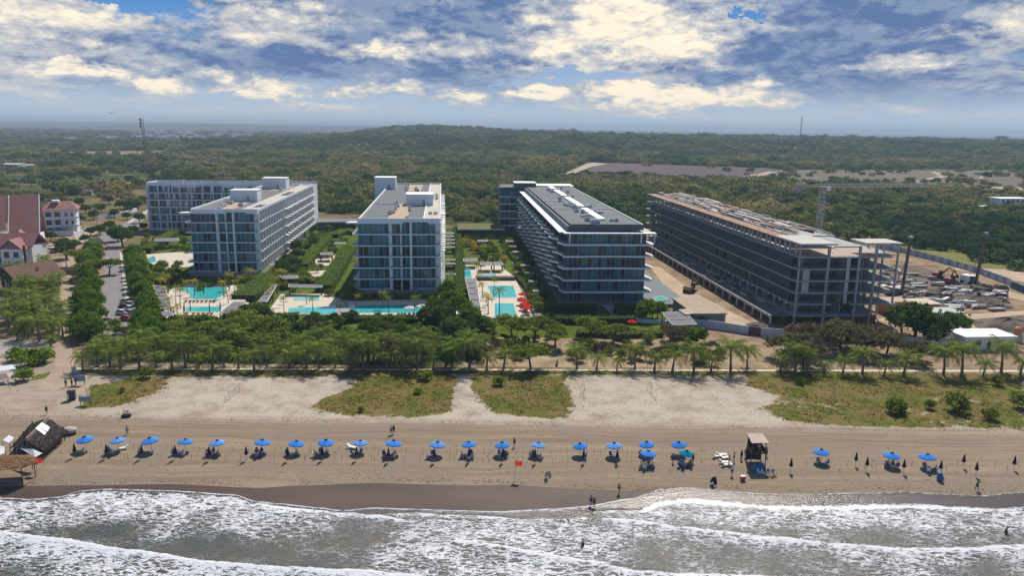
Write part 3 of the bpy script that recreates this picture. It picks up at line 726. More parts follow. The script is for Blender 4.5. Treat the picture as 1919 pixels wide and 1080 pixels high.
def white_block(label, loc, rz, W, D, lv, rooftop, seed, right=True, frontgaps=None, bays_front=None, gname='apartment_building', left=False, roofmat=ROOFP, centre=False):
    R = random.Random(seed)
    t = empty(gname, (loc[0], loc[1], 0), rz, label, 'building')
    zt = lv[-1]
    w_ = MB(); w_.box(.9, 1.2, lv[0], W-1.6, D, zt); w_.box(1.2, 1.6, -.2, W-1.4, D-.3, lv[0]); w_.build('wall', WHITE, t)
    win = Windows(t)
    F = lambda u, o, z: (u, 1.2-.06-o, z)
    Rt = lambda u, o, z: (W-1.6+.06+o, u, z)
    Lf = lambda u, o, z: (.9-.06-o, u, z)
    nb = len(lv)-1
    for k in range(nb):
        z0, z1 = lv[k]+.07, lv[k+1]-.30
        for (a, b) in bays_front:
            if k == 0 and frontgaps and a >= frontgaps[0] and b <= frontgaps[1]: continue
            win.add(F, a, b, z0, z1, R)
    if right:
        bw = 4.4; n = int((D-3)/bw)
        for j in range(n):
            for k in range(nb-1, -1, -1):
                win.add(Rt, 2.2+j*bw, 2.2+j*bw+bw-.9, lv[k]+.12, lv[k+1]-.45, R, 1.8)
    if left:
        bw = 5.4; n = int((D-3)/bw)
        for j in range(n):
            for k in range(nb): win.add(Lf, 2.2+j*bw+bw-1.2, 2.2+j*bw, lv[k]+.12, lv[k+1]-.45, R, 2.0)
    win.done()
    # floor slabs: thin white bands that project and round off at the corners
    for k in range(1, nb):
        z = lv[k]; m = MB(); e = .0 if not centre else .4
        poly = [(.9, D-.5), (-.6, D-.5), (-.7, 6), (-1.0, 2.0), (-.8, .4), (-.2, -.1), (W*.45, -.1-e), (W*.62, -.35), (W-.6, -.1), (W+.2, .3), (W+.55, 1.4), (W+.4, 7), (W+.1, 9), (W+.1, D-.5), (W-1.7, D-.5)]
        m.prism(poly, z-.30, z+.06); m.mi[1] = 1; m.build('floor_slab', [WHITE2, STEEL], t)
        rl = MB()
        for (ax, ay), (bx, by) in zip(poly[2:11], poly[3:12]):
            rl.add([(ax, ay+.06, z+.1), (bx, by+.06, z+.1), (bx, by+.06, z+1.05), (ax, ay+.06, z+1.05)], [(0, 1, 2, 3)])
        rl.build('balcony_rail', RAIL, t)
    # front columns
    for (x, wd) in ((W*.64, .55), (W*.395, .9), (W*.53, .35)):
        c = MB(); c.box(x, -.42 if wd == .55 else .5, lv[0]-.5, x+wd, 1.3, zt-.25); c.build('column', WHITE2, t)
    if right:                                 # long side: white piers and slabs around each recess
        for j in range(int((D-3)/4.4)+1):
            y = 1.7+j*4.4; c = MB()
            c.box(W-1.62, y, lv[0], W+.05, y+.42, zt-.2); c.build('pier', WHITE2, t)
        for k in range(1, nb):                # projecting balconies near the rear
            for j in range(int(D*.62/6)):
                y = D*.36+j*6+(k % 2)*1.5
                if y > D-6: break
                c = MB(); c.prism([(W, y), (W+1.7, y+.6), (W+1.9, y+2.4), (W, y+3.2)], lv[k]-.10, lv[k]+.06); c.build('balcony', WHITE2, t)
    if left:
        for j in range(int((D-3)/5.4)+1):
            y = 1.7+j*5.4; c = MB(); c.box(-.05, y, lv[0], .92, y+.5, zt-.2); c.build('pier', WHITE2, t)
    # ground-floor entrance recess and plinth
    pl = MB(); pl.box(-1.5, .4, -.1, W+1.5, D, lv[0]-.55); pl.build('plinth', pmat('plinth_stone', (.30, .31, .32), .9, .1, 1), t)
    if frontgaps:
        d_ = MB(); d_.box(frontgaps[0], .9, lv[0]-.4, frontgaps[1], 1.16, lv[1]-.5); d_.build('entrance', pmat('dark_wood', (.05, .02, .018), .5, .3, 2), t)
    # roof
    r = MB(); r.box(1.5, 0.9, zt, W-.2, D, zt+.35); r.build('roof', roofmat, t)
    ov = MB(); ov.prism([(-2.4, .6), (-2.6, 0), (-2.0, -.5), (W*.56, -.6), (W*.56, .9), (1.4, .9), (1.4, 2.6), (-1.4, 2.6)], zt-.62, zt-.22)
    ov.prism([(W-4, -.45), (W+.4, -.45), (W+.4, .9), (W-4, .9)], zt-.62, zt-.22); ov.build('canopy', WHITE2, t)
    pr = MB()
    pr.box(1.3, .55, zt-.22, W, .9, zt+1.0); pr.box(1.2, .9, zt, 1.55, D, zt+.95); pr.box(W-.35, .9, zt, W, D, zt+.95); pr.box(1.3, D-.35, zt, W, D-.002, zt+.98)
    pr.build('parapet', WHITE2, t)
    te = MB(); te.box(W-5.4, 1.2, zt+.36, W-.5, D-.6, zt+.44); te.build('terrace', TERR, t)
    for (y0, y1) in rooftop['pits']:
        p_ = MB(); p_.box(W-4.2, y0, zt+.45, W-2.9, y1, zt+.62); p_.box(W-2.4, y0, zt+.45, W-1.1, y1, zt+.62); p_.build('skylight', DARKM, t)
    for (a, b, c, d) in ((W*.37, 2, W*.60, D*.34), (W*.40, D*.72, W*.66, D-3)): eq = MB(); eq.box(a, b, zt+.36, c, d, zt+.42); eq.build('service_deck', TAN, t)
    ri = MB(); ri.box(1.7, D*.34, zt+.36, W*.37, D*.34+.5, zt+.8); ri.box(W-5.6, 1.0, zt+.36, W-5.4, D-.6, zt+.9); ri.build('roof_kerb', WHITE2, t)
    n = 0
    for j in range(rooftop['units']):
        m = MB(); x = R.choice((W*.38, W*.40, W*.57, W*.60))+R.uniform(-.3, .5); y = R.uniform(2.5, D*.36) if j % 3 else R.uniform(D*.7, D-4)
        rooftop_unit(m, x, y, zt+.42, R); m.build('cooling_unit', [UNITM, DARKM], t)
    for (x0, y0, x1, y1, h, zb) in rooftop['boxes']:
        b_ = MB(); b_.box(x0, y0, zb if zb else zt+.3, x1, y1, zt+h); bo = b_.build('stair_tower', WHITE, t)
        q = MB(); q.box(x0-.15, y0-.15, zt+h, x1+.15, y1+.15, zt+h+.3); q.build('cap', WHITE2, bo)
        d_ = MB(); d_.box((x0+x1)/2+1.2, y0-.06, zt+.4, (x0+x1)/2+2.1, y0+.02, zt+2.6); d_.build('door', STEEL, bo)
    return t
RZ = radians(5.4)
LVA = [2.0, 5.4, 8.95, 12.5, 16.05, 19.6, 23.3]
A1 = white_block('white six-storey apartment block whose long balcony side runs back to the rear block', g(358, 519), RZ, 24.5, 118, LVA,
    dict(pits=[(12, 20), (60, 76)], units=16, boxes=[(4.5, 95, 15.5, 103, 5.2, 0), (6.2, 33.5, 16.6, 41, 4.6, 0)]), 3,
    frontgaps=(13, 17), bays_front=[(.95, 9.6), (10.6, 12.9), (13.4, 15.6), (16.3, 22.8)])
B1 = white_block('white six-storey apartment block standing alone in the centre with its narrow end to the beach', g(668, 553), RZ, 27.3, 153, [1.9, 5.3, 8.95, 12.6, 16.2, 19.9, 23.9],
    dict(pits=[(16, 24), (70, 95)], units=26, boxes=[(-4.0, 121, 5.8, 131, 5.6, 3), (14.2, 46, 24.4, 56, 4.4, 0)]), 4,
    frontgaps=(12, 17), bays_front=[(.95, 10.7), (11.8, 14.3), (14.9, 17.4), (18.2, 25.6)], roofmat=ROOFG)
def rear_block():
    R = random.Random(12); o = g(280, 432)
    t = empty('apartment_building', (o[0], o[1], 0), RZ, 'long white rear apartment block facing the sea behind the left wing, seen broadside', 'building')
    W, D = 82, 16; lv = [1.0, 4.6, 8.3, 12.0, 15.6, 19.2, 23.0]
    m = MB(); m.box(0, .8, -.2, W, D, 23.0); m.build('wall', WHITE, t)
    win = Windows(t); F = lambda u, o_, z: (u, .8-.06-o_, z)
    for k in range(6):
        x = 1.4; q = 0
        while x < W-4:
            w_ = (2.4, 4.4, 3.6, 5.2)[(q+k*3) % 4]*R.uniform(.85, 1.1)
            if k == 5: w_ *= .8
            win.add(F, x, min(x+w_, W-1.0), lv[k]+.15, lv[k+1]-.5, R, 2.1); x += w_+R.choice((.45, .6, 1.1)); q += 1
    win.done()
    for k in range(1, 6):
        s_ = MB(); s_.box(-.3, -.4, lv[k]-.34, W, .8, lv[k]+.1); s_.build('floor_slab', WHITE2, t)
        s_ = MB(); s_.box(-.2, -.36, lv[k]+.1, W, -.28, lv[k]+1.0); s_.build('balcony_rail', RAIL, t)
    for j in range(16):
        x = .1+j*5.4; s_ = MB(); s_.box(x, -.2, 0, x+.5, .8, 22.4); s_.build('pier', WHITE2, t)
    for (a, b) in ((14, 26), (38, 50), (58, 70)):
        s_ = MB(); s_.box(a, -1.1, 22.0, b, .8, 22.3); s_.build('canopy', WHITE2, t)
    r = MB(); r.box(.4, 1.2, 23.0, W-.3, D-.3, 23.3); r.build('roof', ROOFP, t)
    p_ = MB(); p_.box(0, .8, 23.0, W, 1.2, 24.3); p_.box(0, D-.3, 23.0, W, D, 24.3); p_.box(0, 1.2, 23.0, .4, D-.3, 24.3); p_.build('parapet', WHITE2, t)
    for x in (12, 21, 35, 44, 52, 61, 69):
        u = MB(); rooftop_unit(u, x, 6, 23.3, R); u.cbox((x+2, 9, 24.0), (3, 1.4, 1.5)); u.build('cooling_unit', [UNITM, DARKM], t)
rear_block()
def curved_block():
    R = random.Random(31); o = g(1055, 571)
    t = empty('apartment_building', (o[0], o[1], 0), radians(4.4), 'grey-roofed block with wavy white balcony edges beside the rectangular pools', 'building')
    W, D = 27.0, 155; lv = [1.2, 4.3, 8.0, 11.7, 15.4, 19.1, 22.6]; zt = 24.6
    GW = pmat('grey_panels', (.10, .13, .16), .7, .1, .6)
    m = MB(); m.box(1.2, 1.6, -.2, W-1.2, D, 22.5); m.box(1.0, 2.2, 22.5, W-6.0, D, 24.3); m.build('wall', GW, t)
    # rear wing to the left
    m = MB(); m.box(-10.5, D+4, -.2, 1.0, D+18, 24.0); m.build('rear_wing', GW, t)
    win = Windows(t)
    F = lambda u, o_, z: (u, 1.6-.06-o_, z)
    Fp = lambda u, o_, z: (u, 2.2-.06-o_, z)
    Fw = lambda u, o_, z: (u, D+4-.06-o_, z)
    Lf = lambda u, o_, z: (1.2-.06-o_, u, z)
    for k in range(6):
        if k == 5: win.add(F, 2.6, W-4.2, lv[k]+.1, lv[k+1]-.45, R, 1.5)
        elif k == 0: win.add(F, 1.4, 10.4, lv[k]+.1, lv[k+1]-.45, R, 1.5); win.add(F, 15.4, W-1.4, lv[k]+.1, lv[k+1]-.45, R, 1.5)
        else:
            for a, b in ((1.4, 8.8), (9.2, 17.6), (18.0, W-1.4)): win.add(F, a, b, lv[k]+.1, lv[k+1]-.45, R, 1.5)
        for a, b in ((-10.1, -5.7), (-5.3, -1.0)): win.add(Fw, a, b, lv[k]+.1, lv[k+1]-.5, R, 2.0)
    for j in range(17):
        for k in range(5, 0, -1): win.add(Lf, 3+j*9+8.2, 3+j*9, lv[k]+.1, lv[k+1]-.45, R, 2.4)
    win.done()
    for k in range(1, 6):
        z = lv[k]; ph = k*1.9
        poly = []
        for j in range(0, 20): poly.append((-.2+(W+.6)*j/19, -.6-.75*sin(pi*(j/19))*cos(k*.9)*1.0-.35))
        poly += [(W+.9, .4), (W+1.1, 3.5), (W+.3, 6), (W+.2, D-.5), (1.3, D-.5)]
        left = []; y = D-4; 
        while y > 3.0:                                      # scalloped edge: each balcony swings out and steps back
            u = ((y+ph*2.6) % 11.5)/11.5
            left.append((-.25-2.7*(sin(pi*u)**1.6)*(.6+.4*sin(u*2.2))*min(1, (y+2)/14)-.2, y)); y -= .75
        poly += left
        m = MB(); m.prism(poly, z-.45, z+.1); m.mi[1] = 1; m.build('balcony_slab', [WHITE2, STEEL], t)
        rl = MB(); run = left[::1]+poly[:20]
        for (ax, ay), (bx, by) in zip(run, run[1:]):
            rl.add([(ax+.1, ay+.08, z+.12), (bx+.1, by+.08, z+.12), (bx+.1, by+.08, z+1.1), (ax+.1, ay+.08, z+1.1)], [(0, 1, 2, 3)])
        rl.build('balcony_rail', RAIL, t)
        s_ = MB(); s_.box(-11.0, D+2.9, z-.42, 1.0, D+4.0, z+.12); s_.build('balcony_slab', WHITE2, t)
        for j in range(14):                                 # divider walls between flats
            y = 7+j*11.0-ph; 
            if y < 3: continue
            dm = MB(); dm.box(-.5, y, z+.1, 1.2, y+.25, lv[k+1]-.3); dm.build('divider_wall', GW, t)
    e = MB(); e.box(-.4, -1.3, 22.3, W+1.2, 1.6, 22.65); e.box(-1.6, 1.6, 22.3, 1.0, D, 22.6); e.box(-11.3, D+2.6, 23.7, 1.0, D+4, 24.2); e.build('eaves', WHITE2, t)
    e = MB(); e.box(W-3.6, -.9, 19.5, W-3.2, -.5, 22.3); e.box(1.2, -.9, 19.5, 1.6, -.5, 22.3); e.box(W+.6, -.8, 19.5, W+.9, -.5, 22.3); e.build('column', WHITE2, t)
    e = MB(); e.box(W-5.9, 1.7, 22.52, W+.4, D-1, 22.7); e.build('terrace', TERR, t)
    r = MB(); r.box(2.2, 2.2, 24.3, W-2.4, D-1, 24.62); r.box(-10.2, D+4.3, 24.0, 1.0, D+17.6, 24.3); r.build('roof', ROOFG, t)
    p_ = MB(); p_.box(1.9, 1.9, 23.2, W-2.1, 2.2, 25.0); p_.box(1.9, 2.2, 24.3, 2.2, D, 24.95); p_.build('parapet', pmat('dark_trim', (.10, .11, .125), .7, .1, 1), t)
    p_ = MB(); p_.box(W-2.4, 2.2, 24.3, W-2.1, D, 24.95); p_.box(2.2, 50, 24.63, 11, 50.5, 24.9); p_.box(15.5, 50, 24.63, W-2.5, 50.5, 24.9); p_.box(2.2, 78, 24.63, 11, 78.5, 24.9); p_.build('roof_kerb', WHITE2, t)
    for (y0, y1) in ((14, 48), (54, 92), (98, 128), (134, 150)):
        s_ = MB(); s_.box(12.6, y0, 24.63, 15.2, y1, 25.25); s_.build('skylight', WHITE2, t)
    for j in range(46):
        u = MB(); y = R.choice((R.uniform(4, 30), R.uniform(30, 70), R.uniform(70, 148))); x = R.uniform(8.6, 11.8) if R.random() < .65 else R.uniform(15.8, 18.4)
        rooftop_unit(u, x, y, 24.62, R); u.build('cooling_unit', [UNITM, DARKM], t)
    b_ = MB(); b_.box(-3.5, D-4, 24.0, 7, D+7, 26.4); b_.build('stair_tower', GW, t)
    c_ = MB(); c_.box(-3.8, D-4.3, 26.4, 7.3, D+7.3, 26.7); c_.build('stair_roof', WHITE2, t)
    f_ = MB(); f_.box(7, D-2, 24.7, 26.5, D+12, 25.2); f_.build('rear_roof', WHITE2, t)
    pl = MB(); pl.box(-1.5, -4.5, -.1, W+12, D*.9, 1.1); pl.build('podium', pmat('podium_render', (.16, .19, .21), .8, .1, .6), t)
    st = MB(); st.add([(11.0, -4.6, 1.0), (14.4, -4.6, 1.0), (16.2, -13, .05), (12.6, -13, .05)], [(0, 3, 2, 1)]); st.build('ramp', pmat('ramp_paving', (.30, .34, .36), .8, .1, 1), t)
curved_block()
CONC = pmat('bare_concrete', (0.46, 0.45, 0.44), .95, .12, .5, bump=.2, col2=(.33, .325, .32))
CONCP = pmat('fresh_concrete', (0.60, 0.56, 0.53), .95, .10, .6, bump=.2)
BRICK = pmat('clay_block', (0.30, 0.10, 0.065), .95, .2, 2)
RUST = pmat('rusty_formwork', (0.27, 0.155, 0.10), .95, .3, .7, col2=(.42, .30, .22))
PLANKR = pmat('reddish_board', (.40, .25, .19), .95, .2, 1)
def netmat():
    m = bpy.data.materials.new('safety_net'); m.use_nodes = True; nt = NT(m.node_tree); b = m.node_tree.nodes['Principled BSDF']
    P = nt.node('ShaderNodeTexCoord').outputs['Object']
    n = nt.noise(nt.scale(P, (1, .35, 1)), .6, 6, .75)
    nt.put(b.inputs['Base Color'], nt.mix(nt.step(n, .35, .7), (.006, .022, .040), (.022, .075, .095))); b.inputs['Roughness'].default_value = .7
    nt.put(b.inputs['Alpha'], nt.m('SUBTRACT', .93, nt.m('MULTIPLY', nt.step(n, .52, .72), .5)))
    MATS['safety_net'] = m; return m
NET = netmat()
def concrete_frame():
    R = random.Random(8); o = g(1485, 612)
    t = empty('unfinished_building', (o[0], o[1], 0), radians(5.4), 'unfinished concrete frame building wrapped in dark netting on the building site', 'building')
    W, D = 25.5, 158; zs = [3.1, 6.4, 9.7, 13.1, 16.5, 19.9]
    for k, z in enumerate(zs):
        m = MB(); xr = W+4.5 if k else W+1
        if k in (1,): m.box(0, 0, z-.35, 11, 9, z); m.box(16.5, 0, z-.35, xr, 9, z); m.box(0, 9, z-.35, xr-4, D, z)
        else: m.box(0, 0, z-.35, xr-2.5, D, z); m.box(xr-2.5, 3.5, z-.35, xr, D*.5, z)
        m.build('floor_slab', CONC, t)
    cx_ = [.35, 4.9, 8.6, 13.4, 18.2, 22.6]
    for j in range(24):
        y = .35+j*6.6
        for x in ((.35, 8.6, 13.4, 18.2, 24.5) if j else (.35, 8.6, 17.6, 22.4)):
            if j > 3 and x not in (.35, 24.5): continue
            c = MB(); wd = .7 if (j == 0 and x > 1) else .42
            c.box(x, y, 0, x+wd, y+.5, 19.6+(3.2 if x < 1 or j == 0 else 0)); c.build('column', CONC, t)
    m = MB()                                                # cross walls seen between the front columns
    for k in range(len(zs)-1):
        for x, y0, y1 in ((3.0, 4, 9), (14.6, 2.5, 9), (20.4, 3, 9)):
            m.box(x, y0, zs[k]+.002, x+.25, y1, zs[k+1]-.36)
        m.box(1.2, 9.1, zs[k]+.002, W-1, 9.3, zs[k+1]-.36)
    m.build('inner_wall', CONC, t)
    for k in (1, 2, 3, 4): m = MB(); m.box(14.2+(k % 2)*.1, .25, zs[k]+.002, 15.3, .55, zs[k+1]-.36); m.build('wall_panel', CONCP, t)
    for k in (2, 3): m = MB(); m.box(2.0, .8, zs[k]+.002, 4.0, 1.0, zs[k+1]-.36); m.build('wall_panel', CONCP, t)
    for k in (2, 3, 4):
        m = MB(); m.box(W+1.0, 12, zs[k]+.002, W+1.3, D*.5, zs[k]+2.6); m.build('brick_wall', BRICK, t)
    m = MB(); m.box(18.5, 1.0, 0, W-.5, 1.3, 2.7); m.build('brick_wall', BRICK, t)
    # green-blue netting hung down the long left side, one sheet per storey
    for k in range(1, 5):
        m = MB(); n = 80; zt_, zb = zs[k+1]-.30, zs[k]+.05
        vs = []
        for i in range(n+1):
            y = 3+i*(D-12)/n; off = .12*fbm(y*.3, k*3)
            vs += [(-.22+off, y, zt_), (-.30+off*2, y, (zt_+zb)/2), (-.2+off, y, zb)]
        fs_ = []
        for i in range(n):
            a = i*3
            if R.random() < .05: continue
            fs_ += [(a, a+1, a+4, a+3), (a+1, a+2, a+5, a+4)]
        m.add(vs, fs_); m.build('safety_net', NET, t)
        e = MB(); e.box(-.34, .2, zs[k]-.3, -.02, D-.2, zs[k]-.02); e.build('slab_edge', pmat('edge_concrete', (.44, .45, .46), .9, .12, .5), t)
    for j in range(38): e = MB(); e.box(-.6, 4+j*4.0, 5.6, -.1, 4.5+j*4.0, 6.2); e.build('bracket', CONCP, t)
    # open top storey: slender piers carrying a roof strip and corner canopies
    for j in range(23):
        y = 3+j*6.6; c = MB(); c.box(.3, y, 19.95, .85, y+.5, 23.2); c.build('roof_pier', CONC, t)
    r = MB(); r.box(-.3, 16, 23.2, 4.2, D, 23.5); r.build('roof_strip', RUST, t)
    r = MB(); r.box(-.3, -.8, 23.25, 10.5, 16, 23.7); r.build('roof_canopy', CONCP, t)
    r = MB(); r.box(W-6, .5, 23.25, W+4.8, 9, 23.7); r.build('roof_canopy', CONCP, t)
    r = MB(); r.box(10.5, .6, 22.4, 18.4, 1.2, 22.8); r.build('roof_beam', CONCP, t)
    r = MB(); r.box(5.5, 17, 23.05, W-6.2, D, 23.4); r.build('roof_slab', CONC, t)
    for (x, y) in ((W+3.8, 8), (W+3.8, 16), (W+3.8, .9), (W-.5, 4.2)):
        c = MB(); c.box(x, y, 0 if x > W else 20, x+.42, y+.42, 23.25); c.build('outer_column', CONC, t)
    for mi_, (mat_, cnt) in enumerate(((CONCP, 36), (RUST, 26), (DARKM, 18), (TERR, 18))):
        for j in range(cnt):
            m = MB(); y = R.uniform(20, D-6); x = R.uniform(5, W-7); L_ = R.uniform(4, 20); wd = R.uniform(.3, 1.5)
            m.box(x, y, 23.41+j*.0005, x+wd, min(y+L_, D), 23.45+R.uniform(.1, .9)); tag(m.build('roof_plank', mat_, t), kind=None)
    m = MB()
    for j in range(170):
        y = R.uniform(20, D-6); x = R.uniform(5, W-7); L_ = R.uniform(2, 12); wd = R.uniform(.2, .9); z0 = 23.95+j*.001
        m.cbox((x, y, z0), (wd, L_, R.uniform(.08, .3)), R.uniform(-.15, .15), mi=R.randrange(4))
    tag(m.build('loose_boards', [CONCP, PLANKR, DARKM, TERR], t), kind='stuff')
    m = MB()
    for j in range(90):
        x = R.uniform(1.5, W+2); y = R.uniform(14, D-2); m.tube([(x, y, 23.4), (x, y, 24.6+R.random())], .06, 4)
    m.build('rebar', RUST, t)
    dk = MB(); dk.box(4.3, 1, 19.92, W-1, 16, 19.97); dk.build('deck_paving', pmat('dusty_deck', (.50, .40, .32), .95, .15, .5), t)
    # low podium along the left
    pd = MB(); pd.box(-6.5, .5, 2.8, -.3, D-12, 3.1); pd.build('podium_deck', pmat('podium_concrete', (.10, .10, .11), .95, .3, .25, col2=(.22, .20, .20)), t)
    for j in range(24):
        c = MB(); c.box(-6.3, 1+j*6.1, 0, -5.9, 1.45+j*6.1, 2.8); c.build('podium_column', CONCP, t)
    for j in range(60):
        m = MB(); y = R.uniform(2, D-16); m.cbox((R.uniform(-5.4, -1.2), y, 3.2+R.uniform(.05, .3)), (R.uniform(.3, 1.6), R.uniform(1, 6), R.uniform(.1, .5)), R.uniform(-.4, .4)); m.build('stored_board', R.choice((CONC, RUST, DARKM)), t)
    b_ = MB(); b_.box(-6.6, .4, 2.45, -6.2, D-12, 3.2); b_.build('podium_beam', CONC, t)
concrete_frame()
def low_pavilion(px0, px1, py, depth, h, label, mat):
    a = g(px0, py); b_ = g(px1, py); W_ = b_[0]-a[0]
    t = empty('garden_pavilion', (a[0], a[1], 0), RZ, label, 'pavilion')
    m = MB(); m.box(.3, .3, 0, W_-.3, depth-.3, h); m.build('wall', pmat('dark_stone', (.06, .065, .075), .8, .1, 1), t)
    m = MB(); m.box(0, 0, h, W_, depth, h+.45); m.build('roof', mat, t)
    m = MB(); m.box(-.2, -.25, h-.1, W_+.2, 0, h+.55); m.build('roof_edge', WHITE2, t)
    m = MB()
    for k in range(6): m.box(1+k*W_/6.5, .2, .2, 1+k*W_/6.5+W_/8, .29, h-.5)
    m.build('window', GLD, t)
low_pavilion(588, 668, 432, 14, 4.2, 'long dark garden pavilion behind the hedges between the two white blocks', ROOFP)
low_pavilion(858, 946, 446, 22, 4.0, 'dark pavilion with green planted roof left of the wavy block', pmat('planted_roof', (.17, .13, .05), .95, .2, .4, col2=(.10, .12, .03)))
# ---------------------------------------------------------------- grounds of the resort
ONES = ['first','second','third','fourth','fifth','sixth','seventh','eighth','ninth','tenth','eleventh','twelfth','thirteenth','fourteenth','fifteenth','sixteenth','seventeenth','eighteenth','nineteenth']
TENS = {2:'twent',3:'thirt',4:'fort',5:'fift',6:'sixt',7:'sevent',8:'eight',9:'ninet'}
def nth(n):
    if n <= 19: return ONES[n-1]
    if n >= 100: return 'hundred and '+nth(n-100) if n > 100 else 'hundredth'
    return TENS[n//10]+'ieth' if n % 10 == 0 else TENS[n//10]+'y-'+ONES[n % 10-1]
def flat(name, pix, z, mat, label=None, cat=None, z0=None, kind=None, zpix=0.0, parent=None):
    poly = [g(x, y, zpix) for x, y in pix]
    m = MB(); m.prism(poly, -.05 if z0 is None else z0, z); o = m.build(name, mat, parent)
    return tag(o, label, cat, kind=kind)
LAWN = pmat('lawn', (0.050, 0.085, 0.012), 1.0, .2, .25, col2=(0.11, 0.15, 0.018), spec=.05)
DECK = pmat('pool_deck_paving', (0.62, 0.55, 0.45), .8, .08, .5, col2=(.54, .47, .38))
ASPH = pmat('road_surface', (0.25, 0.235, 0.235), .95, .1, .25, col2=(.205, .195, .20))
DIRT = pmat('dirt_track', (0.40, 0.31, 0.235), 1, .15, .2, col2=(.31, .235, .17), bump=.3)
PATHM = pmat('promenade_paving', (0.66, 0.60, 0.50), .9, .08, .5)
SLATE = pmat('slate_roof_boards', (0.22, 0.21, 0.225), .8, .15, 1.2, stretch=(1, 6, 1))
WOODD = pmat('dark_timber', (0.09, 0.06, 0.045), .8, .2, 2)
STONE = pmat('planter_stone', (0.20, 0.19, 0.17), .9, .1, .8)
flat('lawn', [(262,640),(258,470),(300,440),(600,440),(940,430),(1010,590),(1245,575),(1250,628),(900,640)], .004, LAWN, kind='structure', z0=-.02)
flat('road', [(186,640),(190,605),(196,480),(205,462),(180,440),(225,424),(262,400),(275,392),(282,396),(246,440),(224,462),(226,480),(238,605),(246,640)], .012, ASPH, kind='structure', z0=-.02)
flat('dirt_track', [(60,735),(104,690),(100,640),(112,560),(118,480),(122,440),(160,432),(190,430),(140,470),(138,560),(130,640),(150,700),(170,735)], .008, DIRT, kind='structure', z0=-.02)
flat('pavement', [(239,600),(248,600),(229,474),(224,474)], .13, PATHM, kind='structure', z0=-.02)
flat('promenade', [(140,690.5),(640,691.5),(960,692.5),(1430,693.5),(1925,694.5),(1925,698),(1430,696.5),(960,695.3),(640,694.2),(140,693)], .05, PATHM, kind='structure')
flat('pool_terrace', [(318,545),(345,533),(440,535),(455,560),(470,572),(425,597),(301,598)], .25, DECK, kind='structure')
flat('pool_terrace', [(499,590),(526,553),(607,552),(640,562),(655,566),(800,563),(812,586),(806,595),(630,592)], .25, DECK, kind='structure')
flat('pool_terrace', [(872,498),(936,498),(966,522),(1001,602),(942,603),(903,592),(890,540)], .25, DECK, kind='structure')
flat('villa_terrace', [(272,478),(360,472),(372,480),(368,500),(310,506),(284,496)], .25, DECK, kind='structure')
flat('villa_terrace', [(590,486),(655,474),(660,484),(640,498),(592,500)], .25, DECK, kind='structure')
flat('villa_terrace', [(577,510),(614,508),(612,524),(575,526)], .25, DECK, kind='structure')
flat('wooden_deck', [(505,497),(535,493),(529,505),(498,510)], .3, pmat('orange_deck_boards', (.50,.24,.09), .8, .1, 1, stretch=(1,5,1)), kind='structure')
flat('side_terrace', [(488,512),(504,508),(516,496),(534,490),(512,512),(490,516)], .2, DECK, kind='structure')
def watermat(name, c):
    m = bpy.data.materials.new(name); m.use_nodes = True; nt = NT(m.node_tree); b = m.node_tree.nodes['Principled BSDF']; P = nt.node('ShaderNodeTexCoord').outputs['Object']
    n = nt.noise(P, .35, 4, .6)
    nt.put(b.inputs['Base Color'], nt.mix(nt.step(n, .3, .7), c, tuple(x*1.18 for x in c))); b.inputs['Roughness'].default_value = .08
    bn = nt.node('ShaderNodeBump'); bn.inputs['Strength'].default_value = .25; bn.inputs['Distance'].default_value = .04
    nt.l.new(nt.noise(P, 3.5, 3), bn.inputs['Height']); nt.l.new(bn.outputs[0], b.inputs['Normal'])
    return m
POOLW = watermat('pool_water', (0.045, 0.42, 0.42)); POOLP = watermat('shallow_pool_water', (0.22, 0.55, 0.46))
def pool(pix, label, mat=None, z=.2, base=.25):
    poly = [g(x, y, base) for x, y in pix]
    cx0 = sum(p[0] for p in poly)/len(poly); cy0 = sum(p[1] for p in poly)/len(poly)
    t = empty('swimming_pool', (cx0, cy0, 0), 0, label, 'pool')
    rel = [(x-cx0, y-cy0) for x, y in poly]
    out = [(x+.45*x/max(.1, math.hypot(x, y)), y+.45*y/max(.1, math.hypot(x, y))) for x, y in rel]
    m = MB(); m.prism(out, -.1, base+.06); m.build('coping', PATHM, t)
    m = MB(); m.prism(rel, base+.062, base+.066); m.build('water', mat or POOLW, t)
    return t
pool([(331,543),(346,539),(425,539),(425,551),(405,561),(361,561),(352,549)], 'upper turquoise pool of the left terrace, partly in the shade of the white block')
pool([(347,575.5),(416,575.5),(413,584.5),(349,584.5)], 'narrow rectangular turquoise pool between two rows of brown loungers')
pool([(541,578),(607,575.5),(634,573.5),(629,589.5),(540,588)], 'blue pool at the left end of the central terrace beside the grey bridge')
pool([(654,573.5),(768,571),(798,580),(781,586.5),(656,586.5)], 'long blue pool in front of the central block beyond the grey bridge')
pool([(551,556),(599,556),(598,563.5),(550,563.5)], 'shallow pale green pool behind the palm of the central terrace', POOLP)
pool([(868.5,501),(881,501),(884,521.5),(871,521.5)], 'small narrow turquoise pool beside the boarded roof panels')
pool([(900,513.5),(929,512.5),(932,521),(901,521.5)], 'pale shallow bathing pool above the stone planter wall', POOLP)
pool([(913,536),(962,536),(968.5,557.5),(925,558.5)], 'upper of the two rectangular turquoise pools by the red umbrellas')
pool([(927,569),(962,569),(970,596),(927,597)], 'lower of the two rectangular turquoise pools by the red umbrellas')
pool([(1222,559),(1240,555),(1251,562),(1232,565)], 'tiny green terrace pool at the right side of the wavy block', z=.2, base=1.3)
pool([(277,484),(290,480),(292,490),(282,494)], 'small round turquoise pool in the left corner garden')
pool([(838,529),(852,529),(853,537),(840,537)], 'small shaded plunge pool right of the central block')
